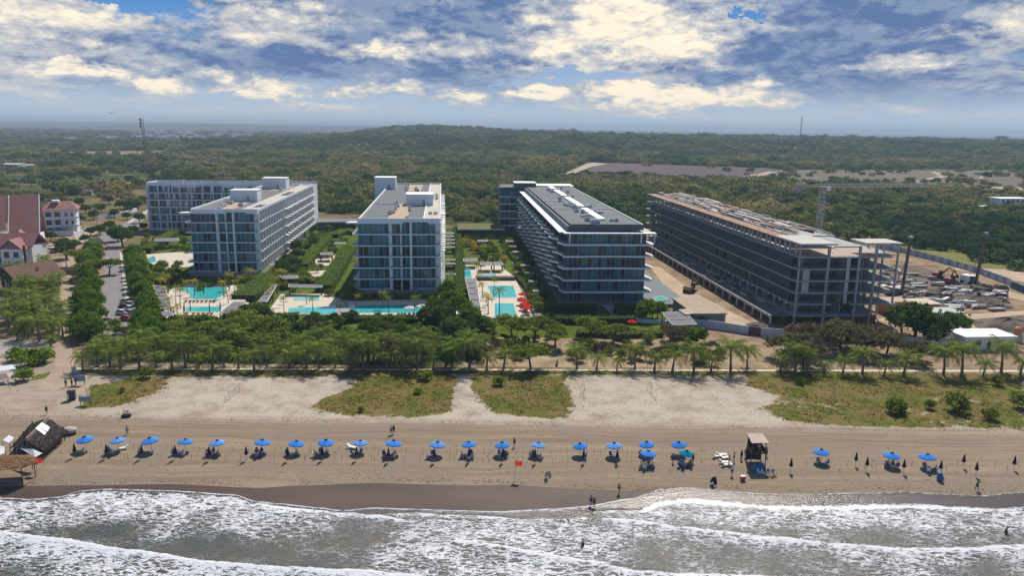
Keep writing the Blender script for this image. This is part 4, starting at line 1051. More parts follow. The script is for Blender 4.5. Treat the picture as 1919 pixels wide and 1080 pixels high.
flat('pool_bridge', [(630,567),(652,567),(655,587.5),(628,588)], .42, pmat('bridge_paving', (.34,.35,.38), .8, .1, .6), 'grey paved bridge between the two long central pools', 'bridge')
flat('planter_wall', [(891,524.5),(964,524.5),(965,527),(891,527)], 1.5, STONE, 'long low stone planter wall behind the upper rectangular pool', 'wall')
flat('service_ramp', [(958,490),(966,490),(1016,596),(1006,601),(976,545)], .35, pmat('ramp_grey', (.20,.21,.225), .9, .1, .5), kind='structure')
def boarded_roof(pix, h, n, label, name='pergola', mat=None, z0=0.0):
    """four-sided roof of n boarded panels on posts; pix are its corners (back-left, back-right, front-right, front-left) at roof height"""
    q = [Vector((*g(x, y, h), 0)) for x, y in pix]; c = sum(q, Vector())/4
    t = empty(name, (c.x, c.y, 0), 0, label, 'pergola'); q = [p-c for p in q]
    for k in range(n):
        a, b = k/n+.012, (k+1)/n-.012; m = MB()
        P = [q[0].lerp(q[3], a), q[1].lerp(q[2], a), q[1].lerp(q[2], b), q[0].lerp(q[3], b)]
        m.prism([(p.x, p.y) for p in P], h, h+.12); m.build('roof_panel', mat or SLATE, t)
    m = MB(); 
    for a, b in ((0, 1), (1, 2), (2, 3), (3, 0)): m.tube([(q[a].x, q[a].y, h-.02), (q[b].x, q[b].y, h-.02)], .13, 4)
    m.build('frame', WHITE2, t)
    for p in (q[0], q[1], q[2], q[3], (q[0]+q[3])/2, (q[1]+q[2])/2):
        m = MB(); m.box(p.x*.96-.12, p.y*.96-.12, z0-.02, p.x*.96+.12, p.y*.96+.12, h); m.build('post', WOODD, t)
    return t
boarded_roof([(287,535),(309,536),(320,577),(301,579)], 3.0, 6, 'long grey boarded roof along the left edge of the left pool terrace')
boarded_roof([(303,585),(322,585),(325,592),(306,592)], 2.8, 2, 'short grey boarded roof at the lower left corner of the left pool terrace')
boarded_roof([(438,566),(459,566),(446,586),(411,588)], 3.0, 3, 'slanted grey boarded roof at the right end of the two left pools')
boarded_roof([(512,533),(519,534),(500,566),(484,565)], 3.0, 5, 'narrow slanted roof between the left pools and the central terrace')
boarded_roof([(872,522),(892,522),(900,575),(884,575)], 3.0, 5, 'long boarded roof of five panels left of the rectangular pools')
boarded_roof([(900,491),(921,491),(922,497),(900,497)], 3.0, 1, 'small dark open pavilion left of two above the planter wall')
boarded_roof([(925,491),(941,491),(942,497),(926,497)], 3.0, 1, 'small dark open pavilion right of two above the planter wall')
boarded_roof([(868,485),(893,484),(894,490),(869,491)], 3.0, 1, 'flat grey roof behind the small narrow pool')
boarded_roof([(895,450),(914,450),(915,453),(895,453)], 3.0, 1, 'small shelter with white roof edge in the garden behind the pools')
boarded_roof([(541,533),(604,535),(603,539),(541,538)], 3.0, 4, 'dark flat roofed bar behind the shallow pale pool')
boarded_roof([(524,517),(557,516),(559,522),(530,523)], 3.0, 2, 'grey roof in the hedged garden right of the left block')
boarded_roof([(627,454),(647,454),(648,458),(627,458)], 3.0, 1, 'small brown shelter roof highest up in the middle garden')
boarded_roof([(600,474),(622,473),(623,478),(601,478)], 3.0, 1, 'brown shelter roof beside the white villa terrace')
boarded_roof([(290,447),(334,446),(335,452),(290,453)], 3.0, 3, 'white framed shelter at the corner garden left of the front block')
for i, (x, y) in enumerate([(843,437),(843,443),(844,449.5),(844,456),(844,463),(845,487),(845,494),(846,514)]):
    boarded_roof([(x-8,y-1.3),(x+7,y-1.3),(x+8,y+1.3),(x-8,y+1.3)], 2.7, 1, '%s grey terrace roof from the back in the row right of the central block' % nth(i+1))
for i, (x, y) in enumerate([(558,433),(552,440),(545,448),(540,457),(534,466)]):
    boarded_roof([(x-8,y-1.3),(x+7,y-1.3),(x+8,y+1.5),(x-8,y+1.5)], 2.7, 1, '%s small terrace roof from the back beside the left front block' % nth(i+1))
# clipped hedges: leafy skin over a box body
def hedge(pix, width, h, label, mat='hedge', dens=9, leaf=.2, name='clipped_hedge'):
    pts = [Vector((*g(x, y), 0)) for x, y in pix]; o = pts[0].copy(); R = random.Random(int(pix[0][0]*7+pix[0][1]))
    t = empty(name, o, 0, label, 'hedge'); body = MB(); lf = MB()
    for a, b in zip(pts, pts[1:]):
        a = a-o; b = b-o; d = (b-a); L_ = d.length; d.normalize(); s = Vector((d.y, -d.x, 0))
        P = [a+s*width*.42, b+s*width*.42, b-s*width*.42, a-s*width*.42]
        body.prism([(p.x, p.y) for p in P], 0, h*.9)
        for i in range(int(L_*(width+2*h)*dens)):
            u = R.uniform(-.3, L_+.3); q = R.uniform(-(width/2+h), width/2+h)
            if abs(q) < width/2: p = a+d*u+s*q+Vector((0, 0, h+R.uniform(-.18, .16))); n_ = Vector((R.gauss(0, .5), R.gauss(0, .5), 1))
            else: sg = 1 if q > 0 else -1; p = a+d*u+s*sg*(width/2+R.uniform(-.15, .12))+Vector((0, 0, h-(abs(q)-width/2))); n_ = s*sg+Vector((R.gauss(0, .4), R.gauss(0, .4), .4))
            n_.normalize(); e = n_.orthogonal().normalized(); f = n_.cross(e); t_ = R.uniform(0, 6.28); e, f = e*cos(t_)+f*sin(t_), f*cos(t_)-e*sin(t_); k = leaf*R.uniform(.6, 1.4)
            lf.add([p-e*k, p+f*k*.6, p+e*k, p-f*k*.6], [(0, 1, 2, 3)])
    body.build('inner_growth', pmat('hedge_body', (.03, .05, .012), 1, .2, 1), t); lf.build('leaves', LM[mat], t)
hedge([(268,480),(277,520),(289,570),(297,612)], 1.8, 2.2, 'long bright green clipped hedge along the right side of the street')
hedge([(272,476),(330,440),(356,440)], 5, 2.6, 'broad green hedge in front of the rear white block')
hedge([(455,562),(486,536),(522,505)], 8, 1.6, 'wide bright green hedge bank right of the left pools')
hedge([(470,566),(500,548),(532,512)], 3, 2.3, 'narrow green hedge beside the slanted roof')
hedge([(607,548),(628,516),(645,488),(656,470)], 6.0, 2.6, 'tall sloping green hedge left of the central block')
hedge([(566,505),(590,475),(614,448)], 5, 2.2, 'green hedge in the garden behind the villa terraces')
hedge([(624,446),(648,436),(668,440)], 6, 2.0, 'bright hedge at the back of the middle garden')
hedge([(540,522),(575,530),(604,528)], 3, 1.8, 'low hedge behind the dark flat roofed bar')
hedge([(860,560),(862,500),(858,450),(856,432)], 3.4, 2.4, 'long narrow hedge between the terrace roofs and the pools', 'bright')
hedge([(832,505),(850,506)], 5, 1.2, 'small square lime green hedge patch by the central block')
hedge([(968,520),(988,545),(1002,580)], 2.2, 1.8, 'hedge between the red umbrellas and the service ramp', 'bright')
hedge([(958,478),(985,515),(1004,552)], 3.0, 1.8, 'planted strip along the shaded side of the wavy block', 'bright')
hedge([(455,598),(520,599),(560,597)], 3.5, 1.6, 'low hedge below the left pools', 'hedge')
hedge([(320,600),(400,602)], 3.0, 1.3, 'low yellow green hedge under the lower lounger row', 'hedge')
hedge([(640,603),(720,602),(790,604)], 4.0, 1.5, 'green hedge below the long central pool', 'bright')
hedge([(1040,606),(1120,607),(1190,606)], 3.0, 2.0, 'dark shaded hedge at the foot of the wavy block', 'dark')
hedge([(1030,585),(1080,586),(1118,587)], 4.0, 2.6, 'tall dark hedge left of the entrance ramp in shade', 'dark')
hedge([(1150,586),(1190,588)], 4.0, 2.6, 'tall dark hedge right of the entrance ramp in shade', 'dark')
hedge([(1080,628),(1150,632),(1240,630)], 3.5, 1.4, 'bright green hedge between the wavy block and the trees', 'hedge')
hedge([(835,655),(835,635)], 3.0, 3.0, 'upright green hedge cone left of the garden gate house', 'hedge')
hedge([(873,660),(870,628)], 2.6, 4.0, 'tall narrow green hedge right of the garden gate house', 'hedge')
# ---------------------------------------------------------------- planting
COUNT = {}
def plant(key, px, py, rz=None, sc=1.0, look='', where='', z=0.0, group=None):
    x, y = g(px, py, z); k = (look, where); COUNT.setdefault(k, []).append(1)
    lab = '%s, %s from the left %s' % (look, nth(len(COUNT[k])), where)
    return PROTO[key].place((x, y, z), random.uniform(0, 6.28) if rz is None else rz, lab, group, sc)
random.seed(21)
# promenade palms
palms = [(155,694,.8),(184,688,.9),(206,690,1.05),(226,692,1.0),(262,692,1.15),(292,690,.95),(322,693,.9),(348,688,1.1),(372,690,.85),(398,692,1.1),(420,690,.9),(447,692,1.0),(476,694,1.1),(500,690,.8),(541,692,1.15),
    (574,690,.9),(598,692,1.05),(628,690,.95),(655,693,1.0),(682,694,1.25),(716,690,1.0),(752,694,.9),(783,692,1.15),(812,694,.85),(846,690,1.1),(880,692,1.25),(912,694,.95),(944,692,1.05),
    (1081,692,.95),(1118,694,.95),(1156,695,.6),(1190,692,.9),(1226,696,1.1),(1260,697,1.05),(1300,699,1.1),(1332,696,.95),(1369,699,1.25),(1400,690,.8),
    (1462,698,1.1),(1490,700,1.2),(1511,700,.85),(1543,702,.75),(1579,702,.85),(1616,702,.95),(1657,704,.85),(1693,706,1.1),(1768,704,1.15),(1802,704,1.3),(1842,706,.8),(1876,700,1.2),(1912,704,1.0)]
for i, (x, y, s_) in enumerate(palms):
    key = ('palm0', 'palm1', 'palm2', 'palm3')[(i*7) % 3 if s_ < 1.2 else 1]
    plant(key, x, y, random.uniform(-.5, .5), s_*random.uniform(1.15, 1.32), 'coconut palm', 'in the row along the promenade', group='palms along the promenade')
R = random.Random(9)
for i in range(36):
    x = 196+i*20+R.uniform(-7, 7); plant(('palm0', 'palm1', 'palm3')[i % 3], x, R.uniform(664, 682), R.uniform(-.6, .6), R.uniform(.9, 1.3), 'coconut palm', 'in the second row behind the promenade', group='palms behind the promenade')
for (x, y, s_) in [(20,520,1),(45,600,1.1),(60,612,1.3),(72,560,1.2),(84,530,1.2),(88,600,1.4),(95,560,1.25),(100,620,1.1),(62,585,1.3),(30,625,1.1),(110,545,1.1),(74,640,1.2),(8,500,.9),(52,550,1.1),(40,578,1.0)]:
    plant('palm1', x, y, R.uniform(-.6, .6), s_*1.05, 'tall coconut palm', 'in the grove beside the dirt track', group='palms beside the dirt track')
# street trees
def along(a, b, t): return (a[0]+(b[0]-a[0])*t, a[1]+(b[1]-a[1])*t)
gl = [g(158,640), g(166,560), g(176,476)]; gr = [g(284,648), g(268,560), g(246,478)]
def street(side, pts, n, wid, where):
    for i in range(n):
        t = (i/(n-1))**1.25*2; j = min(1, int(t)); p = along(pts[j], pts[j+1], t-j)
        x = p[0]+R.uniform(-wid, wid); y = p[1]+R.uniform(-1.5, 1.5)
        PROTO['street%d' % (i % 3)].place((x, y, 0), R.uniform(0, 6.28), 'bright green leafy tree, %s from the beach %s' % (nth(i+1), where), 'leafy trees along the street', R.uniform(.72, 1.02))
street(0, gl, 56, 2.4, 'on the left side of the street')
street(1, gr, 44, 1.8, 'on the right side of the street')
for (k, x, y, s_, look, where) in [
    ('darktree0',230,462,1.6,'large dark round tree','at the top end of the street'),('darktree1',222,452,1.3,'dark round tree','at the top end of the street'),
    ('darktree2',125,485,1.35,'dark green tree','beside the hotel drive'),('darktree0',118,470,1.0,'dark green tree','beside the hotel drive'),
    ('acacia0',150,500,1.3,'broad olive tree','where the track meets the street'),('acacia1',172,520,1.2,'broad olive tree','where the track meets the street'),('acacia2',205,515,1.1,'broad olive tree','where the track meets the street'),
    ('drytree0',150,540,1.0,'dry brown tree','between the track and the street hedge'),('drytree1',140,528,1.1,'dry brown tree','between the track and the street hedge'),
    ('acacia1',410,645,1.2,'broad light olive tree','below the left pools'),('acacia0',455,640,1.5,'broad light olive tree','below the left pools'),('acacia2',500,648,1.4,'broad light olive tree','below the left pools'),('acacia1',330,640,1.0,'broad light olive tree','below the left pools'),('acacia2',380,648,1.0,'broad light olive tree','below the left pools'),
    ('darktree1',482,616,1.2,'dark green round tree','between the two pool terraces'),('darktree2',470,606,1.0,'dark green round tree','between the two pool terraces'),
    ('darktree0',815,600,1.15,'dark tree','at the right end of the long central pool'),('darktree1',830,618,1.2,'dark tree','at the right end of the long central pool'),('darktree2',803,612,1.0,'dark tree','at the right end of the long central pool'),('street1',862,600,1.2,'bright green tree','beside the long boarded roof'),('street0',846,585,1.2,'bright green tree','beside the long boarded roof'),('street2',880,615,1.1,'bright green tree','beside the long boarded roof'),('street1',840,560,1.0,'bright green tree','beside the long boarded roof'),
    ('darktree0',898,632,1.1,'dark tree','behind the garden gate house'),('darktree1',850,640,1.1,'dark tree','behind the garden gate house'),
    ('acacia0',960,640,1.3,'flat topped olive tree','below the rectangular pools'),('acacia1',1000,644,1.35,'flat topped olive tree','below the rectangular pools'),('acacia2',1040,650,1.1,'flat topped olive tree','below the rectangular pools'),('acacia0',1105,640,1.2,'flat topped olive tree','below the rectangular pools'),
    ('acacia1',1150,645,1.0,'flat topped olive tree','below the rectangular pools'),('drytree0',1255,640,1.1,'flat brown thorn tree','near the white site wall'),('drytree1',1285,645,1.2,'flat brown thorn tree','near the white site wall'),('street0',1305,650,.9,'upright bright tree','in front of the white site wall'),
    ('acacia2',995,693,1.1,'grey olive tree','standing among the promenade palms'),('acacia1',690,685,1.3,'grey olive tree','standing among the promenade palms'),('drytree2',740,682,1.5,'dry grey tree','standing among the promenade palms'),('drytree0',700,678,1.3,'dry grey tree','standing among the promenade palms'),('darktree0',835,690,.9,'dark conical tree','by the beach gap in the lawns'),('darktree1',880,690,.8,'dark conical tree','by the beach gap in the lawns'),
    ('drytree1',1480,672,1.6,'big brown scrub tree','in front of the unfinished building'),('drytree2',1530,660,1.9,'big brown scrub tree','in front of the unfinished building'),('drytree0',1575,655,1.9,'big brown scrub tree','in front of the unfinished building'),('drytree1',1620,665,1.8,'big brown scrub tree','in front of the unfinished building'),('drytree2',1660,668,1.6,'big brown scrub tree','in front of the unfinished building'),('drytree0',1505,690,1.5,'big brown scrub tree','in front of the unfinished building'),
    ('darktree2',1712,640,1.9,'large dark tree','left of the white flat roofed building'),('darktree0',1740,650,1.5,'large dark tree','left of the white flat roofed building'),('darktree1',1690,625,1.3,'large dark tree','left of the white flat roofed building'),('darktree0',1790,630,1.2,'large dark tree','left of the white flat roofed building'),('drytree1',1720,680,1.3,'brown thorn tree','in front of the large dark trees'),
    ('street2',1210,602,1.0,'bright green tree','between the wavy block and the panel roof'),('street0',1232,600,.95,'bright green tree','between the wavy block and the panel roof'),('street1',1222,596,.9,'bright green tree','between the wavy block and the panel roof')]:
    plant(k, x, y, None, s_, look, where)
# dark garden trees and palms between the blocks
for i in range(46):
    t = R.random(); x = 600-78*t+R.uniform(-16, 26)*(1-.3*t); y = 436+88*t+R.uniform(-4, 4)
    plant(('palm2', 'darktree0', 'palm0', 'darktree1')[i % 4], x, y, None, R.uniform(.6, .95), ('young palm', 'small dark tree')[i % 2], 'in the garden along the left front block', group='garden planting')
for (x, y) in [(305,553),(310,565),(318,545),(322,590),(332,598),(330,612),(345,620),(352,552),(420,560),(428,570),(440,552),(450,545),(470,536),(430,545),(478,530),(365,555),
               (530,536),(520,548),(512,560),(505,570),(575,572),(590,546),(668,578),(716,580),(905,560),(913,575),(915,590),(895,520),(945,505),(900,535),(1160,560)]:
    plant('gpalm0', x, y, None, R.uniform(.85, 1.25), 'yellow green garden palm', 'among the pool terraces', group='garden palms')
for (x, y, s_) in [(936,592,1.3),(925,556,1.0),(533,592,.9),(587,592,.9),(728,594,.9),(776,596,1.0),(846,540,.9),(1145,592,.7),(1105,590,.7),(338,580,1.0),(330,575,1.0),(636,598,.7)]:
    plant('gpalm1', x, y, None, s_, 'slender green garden palm', 'beside the pools', group='slender garden palms')
# understory
for i in range(190):
    x = 185+i*6.2+R.uniform(-10, 10); y = R.uniform(606, 664)
    if x > 930: y = R.uniform(632, 680)
    if x > 1000 and R.random() < .45: continue
    if x > 1300: y = R.uniform(655, 686)
    k = R.choice(('dshrub', 'dshrub', 'shrub', 'drytree') if x < 900 else ('dshrub', 'drytree', 'dshrub'))
    lk = {'dshrub': 'dark olive shrub', 'shrub': 'bright green shrub', 'drytree': 'low dry thorn bush'}[k]
    plant(k+str(R.randrange(3)), x, y, None, R.uniform(.7, 1.4) if k != 'drytree' else R.uniform(.35, .65), lk, 'in the planted belt behind the promenade', group='shrubs behind the promenade')
for i in range(44):
    x = 312+i*11.6; y = R.uniform(602, 634)
    plant('street%d' % (i % 3) if i % 2 == 0 else 'darktree%d' % (i % 3), x, y, None, R.uniform(.38, .62), 'small bright bushy tree' if i % 2 == 0 else 'small dark bushy tree', 'in the belt just below the pool terraces', group='bushy trees below the pools')
for i in range(34):
    x = 290+i*17+R.uniform(-6, 6); y = R.uniform(515, 545) if x < 480 else R.uniform(552, 566)
    if 500 < x < 615 or x > 830: continue
    plant('dshrub%d' % (i % 3), x, y, None, R.uniform(.8, 1.4), 'shaded dark shrub', 'at the foot of the white blocks', group='shaded shrubs')
for (k, x, y, s_, look) in [('shrub0',1682,770,1.5,'round bush'),('dshrub0',1676,774,1.4,'dark bush'),('dshrub1',1790,770,1.9,'dark bush'),('shrub1',1800,762,1.2,'round bush'),('dshrub2',1742,766,.9,'dark bush'),('dshrub0',1855,786,1.1,'dark bush'),('dshrub1',1915,766,1.5,'dark bush'),('dshrub0',1904,752,1.0,'dark bush'),
        ('dshrub2',1868,722,1.1,'dark bush'),('dshrub1',1500,720,.8,'dark bush'),('shrub2',797,712,1.3,'round bush'),('shrub0',935,722,1.1,'round bush'),('shrub1',783,738,.8,'round bush'),('dshrub1',230,735,.5,'dark bush'),('dshrub0',275,708,1.1,'dark bush'),('dshrub2',676,772,.5,'dark bush')]:
    plant(k, x, y, None, s_, look, 'on the grass by the beach')
for (k, x, y, s_, look) in [('shrub0',60,684,2.2,'large clipped green bush'),('shrub1',82,680,2.0,'large clipped green bush'),('shrub2',34,676,1.9,'large clipped green bush'),('shrub1',45,714,1.6,'large clipped green bush'),('yshrub0',76,470,1.4,'yellow flowering bush'),('yshrub1',84,462,1.3,'yellow flowering bush'),('yshrub2',380,680,.8,'yellow flowering bush'),('shrub0',102,640,1.2,'red edged bush'),
        ('yshrub0',885,468,1.6,'yellow flowering bush'),('yshrub1',870,460,1.4,'yellow flowering bush'),('yshrub2',892,475,1.4,'yellow flowering bush')]:
    plant(k, x, y, None, s_, look, 'on the left and in the gardens')
for (x, y, s_) in [(140,468,.8),(160,455,.7),(96,452,.8),(188,440,.9),(250,440,.8),(170,442,.8),(205,432,.9),(270,432,.7),(150,420,.9),(176,412,1.0),(215,408,.9),(238,412,.8),(262,418,1.0),(190,398,.9),(225,392,1.0),(255,388,.9),(240,400,.8),(160,400,1.0),(205,382,1),(150,388,1.1),(60,350,1.2),(90,360,1.2)]:
    plant('darktree%d' % R.randrange(3), x, y, None, s_, 'dark roadside tree', 'near the white villas and lane inland')

for i, (x, y) in enumerate([(955,452),(962,462),(968,472),(975,483),(983,497),(991,512),(998,527),(1006,545)]):
    boarded_roof([(x-7,y-1.4),(x+8,y-1.2),(x+10,y+1.6),(x-6,y+1.6)], 2.7, 1, '%s shaded terrace roof from the back beside the wavy block' % nth(i+1))
for i in range(70):
    t = i/70; x = 948+66*t+R.uniform(-9, 16); y = 444+140*t+R.uniform(-4, 4)
    plant(('dshrub', 'shrub', 'darktree')[i % 3]+str(i % 3), x, y, None, R.uniform(.5, .8) if i % 3 == 2 else R.uniform(.9, 1.6), ('dark shrub', 'green shrub', 'small dark tree')[i % 3], 'in the shaded strip beside the wavy block', group='planting beside the wavy block')
for i in range(60):
    x = R.uniform(268, 356); y = R.uniform(440, 476) if i % 2 else R.uniform(500, 532)
    plant(('dshrub', 'shrub', 'street')[i % 3]+str(i % 3), x, y, None, R.uniform(.35, .55) if i % 3 == 2 else R.uniform(.9, 1.5), ('dark shrub', 'green shrub', 'small leafy tree')[i % 3], 'in the corner garden left of the front block', group='corner garden planting')
for i in range(80):
    x = R.uniform(850, 945); y = R.uniform(432, 500)
    if 862 < x < 900 and y > 480: continue
    plant(('dshrub', 'shrub', 'darktree')[i % 3]+str(i % 3), x, y, None, R.uniform(.4, .6) if i % 3 == 2 else R.uniform(.8, 1.4), ('dark shrub', 'green shrub', 'small dark tree')[i % 3], 'in the rear garden between the two blocks', group='rear garden planting')
for i in range(60):
    t = R.random(); x = 540+110*t+R.uniform(-16, 16); y = 545-95*t+R.uniform(-5, 5)
    if 588 < x < 660 and 474 < y < 505 and i % 3: continue
    plant(('dshrub', 'shrub', 'palm')[i % 3]+str(i % 3), x, y, None, R.uniform(.5, .7) if i % 3 == 2 else R.uniform(.8, 1.4), ('dark shrub', 'green shrub', 'young palm')[i % 3], 'in the middle garden left of the central block', group='middle garden planting')
for i in range(40):
    x, y = R.uniform(8, 118), R.uniform(500, 650)
    plant('palm'+str(i % 4), x, y, R.uniform(-.6, .6), R.uniform(.8, 1.25), 'coconut palm', 'in the dense grove by the thatched pavilion', group='palms beside the dirt track')
# ---------------------------------------------------------------- people
SKIN = pmat('skin', (0.30, 0.17, 0.11), .6, .05, 3); HAIR = pmat('hair', (0.02, 0.015, 0.012), .7, .1, 8)
CLOTH = {k: pmat('cloth_'+k, c, .85, .08, 3) for k, c in dict(navy=(.02,.03,.09), white=(.75,.75,.73), red=(.5,.04,.04), black=(.015,.015,.018), grey=(.25,.26,.28), blue=(.04,.16,.5), orange=(.7,.3,.03), pink=(.6,.2,.25)).items()}
def skin_mesh(name, pts, edges, rad, root=0, sub=1):
    me = bpy.data.meshes.new(name); me.from_pydata(pts, edges, [])
    o = bpy.data.objects.new('tmp', me); COL.objects.link(o)
    md = o.modifiers.new('s', 'SKIN'); md.use_smooth_shade = True
    for i, v in enumerate(me.skin_vertices[0].data):
        r = rad[i]; v.radius = r if isinstance(r, tuple) else (r, r); v.use_root = (i == root)
    m2 = o.modifiers.new('u', 'SUBSURF'); m2.levels = sub; m2.render_levels = sub
    dg = bpy.context.evaluated_depsgraph_get(); ev = o.evaluated_get(dg)
    out = bpy.data.meshes.new_from_object(ev); out.name = name
    bpy.data.objects.remove(o); return out
def pose(kind):
    """joints: pelvis at 0, up z, facing -y"""
    J = {'pelvis': (0, 0, .95), 'waist': (0, .01, 1.10), 'chest': (0, 0, 1.30), 'neck': (0, .01, 1.47), 'head': (0, -.01, 1.56), 'crown': (0, -.01, 1.66)}
    for s, sx in (('L', 1), ('R', -1)):
        J['sh'+s] = (.17*sx, 0, 1.40); J['el'+s] = (.23*sx, .03, 1.13); J['wr'+s] = (.25*sx, -.06, .90)
        J['hip'+s] = (.09*sx, 0, .92); J['kn'+s] = (.10*sx, -.02, .50); J['an'+s] = (.11*sx, .02, .08); J['toe'+s] = (.12*sx, -.14, .03)
    if kind == 'walk':
        J['knL'] = (.10, -.20, .52); J['anL'] = (.11, -.28, .12); J['toeL'] = (.12, -.43, .08); J['knR'] = (-.10, .02, .50); J['anR'] = (-.11, .28, .14); J['toeR'] = (-.12, .17, .03)
        J['elL'] = (.24, .14, 1.15); J['wrL'] = (.25, .12, .92); J['elR'] = (-.24, -.10, 1.15); J['wrR'] = (-.24, -.28, .99)
    if kind == 'sit':
        for k in J: x, y, z = J[k]; J[k] = (x, y+.10*(z-.95), z-.50)
        for s, sx in (('L', 1), ('R', -1)):
            J['hip'+s] = (.09*sx, 0, .44); J['kn'+s] = (.13*sx, -.42, .48); J['an'+s] = (.13*sx, -.50, .08); J['toe'+s] = (.14*sx, -.66, .03); J['el'+s] = (.26*sx, -.05, .64); J['wr'+s] = (.20*sx, -.28, .56)
    if kind == 'reach':
        J['elL'] = (.30, -.12, 1.45); J['wrL'] = (.26, -.25, 1.62)
    return J
RAD = dict(pelvis=(.15, .11), waist=(.125, .095), chest=(.165, .11), neck=.055, head=(.08, .095), crown=(.075, .085), shL=.055, shR=.055, elL=.042, elR=.042, wrL=.028, wrR=.028, hipL=.085, hipR=.085, knL=.056, knR=.056, anL=.038, anR=.038, toeL=.03, toeR=.03)
def body_mesh(kind):
    J = pose(kind); names = list(J); pts = [J[n] for n in names]; rad = [RAD[n] for n in names]; ix = names.index
    E_ = [('pelvis','waist'),('waist','chest'),('chest','neck'),('neck','head'),('head','crown')]
    for s in 'LR': E_ += [('chest','sh'+s),('sh'+s,'el'+s),('el'+s,'wr'+s),('pelvis','hip'+s),('hip'+s,'kn'+s),('kn'+s,'an'+s),('an'+s,'toe'+s)]
    ed = [(ix(a), ix(b)) for a, b in E_]
    for s, sx in (('L', 1), ('R', -1)):                    # palm, four curled fingers and a thumb
        w = Vector(J['wr'+s]); d = (w-Vector(J['el'+s])).normalized(); side = d.cross(Vector((1, 0, 0))).normalized() if abs(d.x) < .9 else Vector((0, 1, 0))
        palm = w+d*.07; pi_ = len(pts); pts.append(tuple(palm)); rad.append((.034, .018)); ed.append((ix('wr'+s), pi_))
        for f, (off, L_) in enumerate(((-.03, .07), (-.01, .08), (.01, .075), (.03, .06))):
            a = palm+side*off+d*.03; b_ = a+d*L_*.55; c_ = b_+d*L_*.35+Vector((-sx*.02, 0, 0)); n = len(pts)
            pts += [tuple(a), tuple(b_), tuple(c_)]; rad += [.0095, .009, .008]; ed += [(pi_, n), (n, n+1), (n+1, n+2)]
        a = w+d*.03-side*.035; b_ = a-side*.02+d*.035; n = len(pts); pts += [tuple(a), tuple(b_)]; rad += [.011, .009]; ed += [(pi_, n), (n, n+1)]
    me = skin_mesh('body', pts, ed, rad, ix('pelvis'))
    h = Vector(J['head'])                                   # nose, ears, eyes and mouth worked onto the head
    mb = MB(); mb.v = [tuple(v.co) for v in me.vertices]; mb.f = [tuple(p.vertices) for p in me.polygons]; mb.mi = [0]*len(mb.f)
    mb.add([h+Vector(p) for p in ((-.014,-.088,-.01),(.014,-.088,-.01),(0,-.088,.04),(0,-.122,-.006))], [(0,1,3),(1,2,3),(2,0,3)])
    for sx in (1, -1):
        mb.cbox(tuple(h+Vector((.082*sx, .005, .01))), (.014, .035, .055)); mb.cbox(tuple(h+Vector((.032*sx, -.094, .035))), (.026, .01, .012), mi=1)
    mb.cbox(tuple(h+Vector((0, -.093, -.035))), (.045, .01, .01), mi=1)
    return mb.mesh('body', [SKIN, HAIR], True), J
def cloth_mesh(J, parts, grow):
    names = []; 
    for a, b in parts:
        for n in (a, b):
            if n not in names: names.append(n)
    pts = [J[n] for n in names]; rad = []
    for n in names: r = RAD[n]; rad.append((r[0]+grow, r[1]+grow) if isinstance(r, tuple) else r+grow)
    return skin_mesh('garment', pts, [(names.index(a), names.index(b)) for a, b in parts], rad, 0)
BODIES = {}
for k in ('stand', 'walk', 'sit', 'reach'):
    me, J = body_mesh(k)
    J2 = dict(J)
    for s in 'LR':
        a, b_ = Vector(J['hip'+s]), Vector(J['kn'+s]); J2['mid'+s] = tuple(a.lerp(b_, .75)); RAD['mid'+s] = .065
        a, b_ = Vector(J['sh'+s]), Vector(J['el'+s]); J2['arm'+s] = tuple(a.lerp(b_, .6)); RAD['arm'+s] = .05
    shirt = cloth_mesh(J2, [('chest','waist'),('waist','pelvis'),('chest','shL'),('chest','shR'),('shL','armL'),('shR','armR')], .016)
    shorts = cloth_mesh(J2, [('pelvis','hipL'),('pelvis','hipR'),('hipL','midL'),('hipR','midR')], .022)
    trous = cloth_mesh(J2, [('pelvis','hipL'),('pelvis','hipR'),('hipL','knL'),('hipR','knR'),('knL','anL'),('knR','anR')], .020)
    hm_ = MB(); hm_.lathe([(.098,0),(.108,.05),(.10,.10),(.07,.14),(.01,.16)], 12, tuple(Vector(J['head'])+Vector((0, .018, -.005))))
    hair = hm_.mesh('hair', HAIR, True)
    BODIES[k] = (me, shirt, shorts, trous, hair)
PCACHE = {}
def person(x, y, z, kind, top, bottom, label, rz=0.0, group=None, sc=1.0):
    key = (kind, top, bottom)
    if key not in PCACHE:
        me, shirt, shorts, trous, hair = BODIES[kind]
        r = empty('person'); r['category'] = 'person'
        mobj('body', me, r)
        if top:
            s_ = shirt.copy(); s_.materials.clear(); s_.materials.append(CLOTH[top]); mobj('shirt', s_, r)
        b_ = (trous if bottom.startswith('long') else shorts).copy(); b_.materials.clear(); b_.materials.append(CLOTH[bottom.split('-')[-1]]); mobj('trousers' if bottom.startswith('long') else 'shorts', b_, r)
        mobj('hair', hair, r); PCACHE[key] = Proto(r)
    return PCACHE[key].place((x, y, z), rz, label, group, sc)
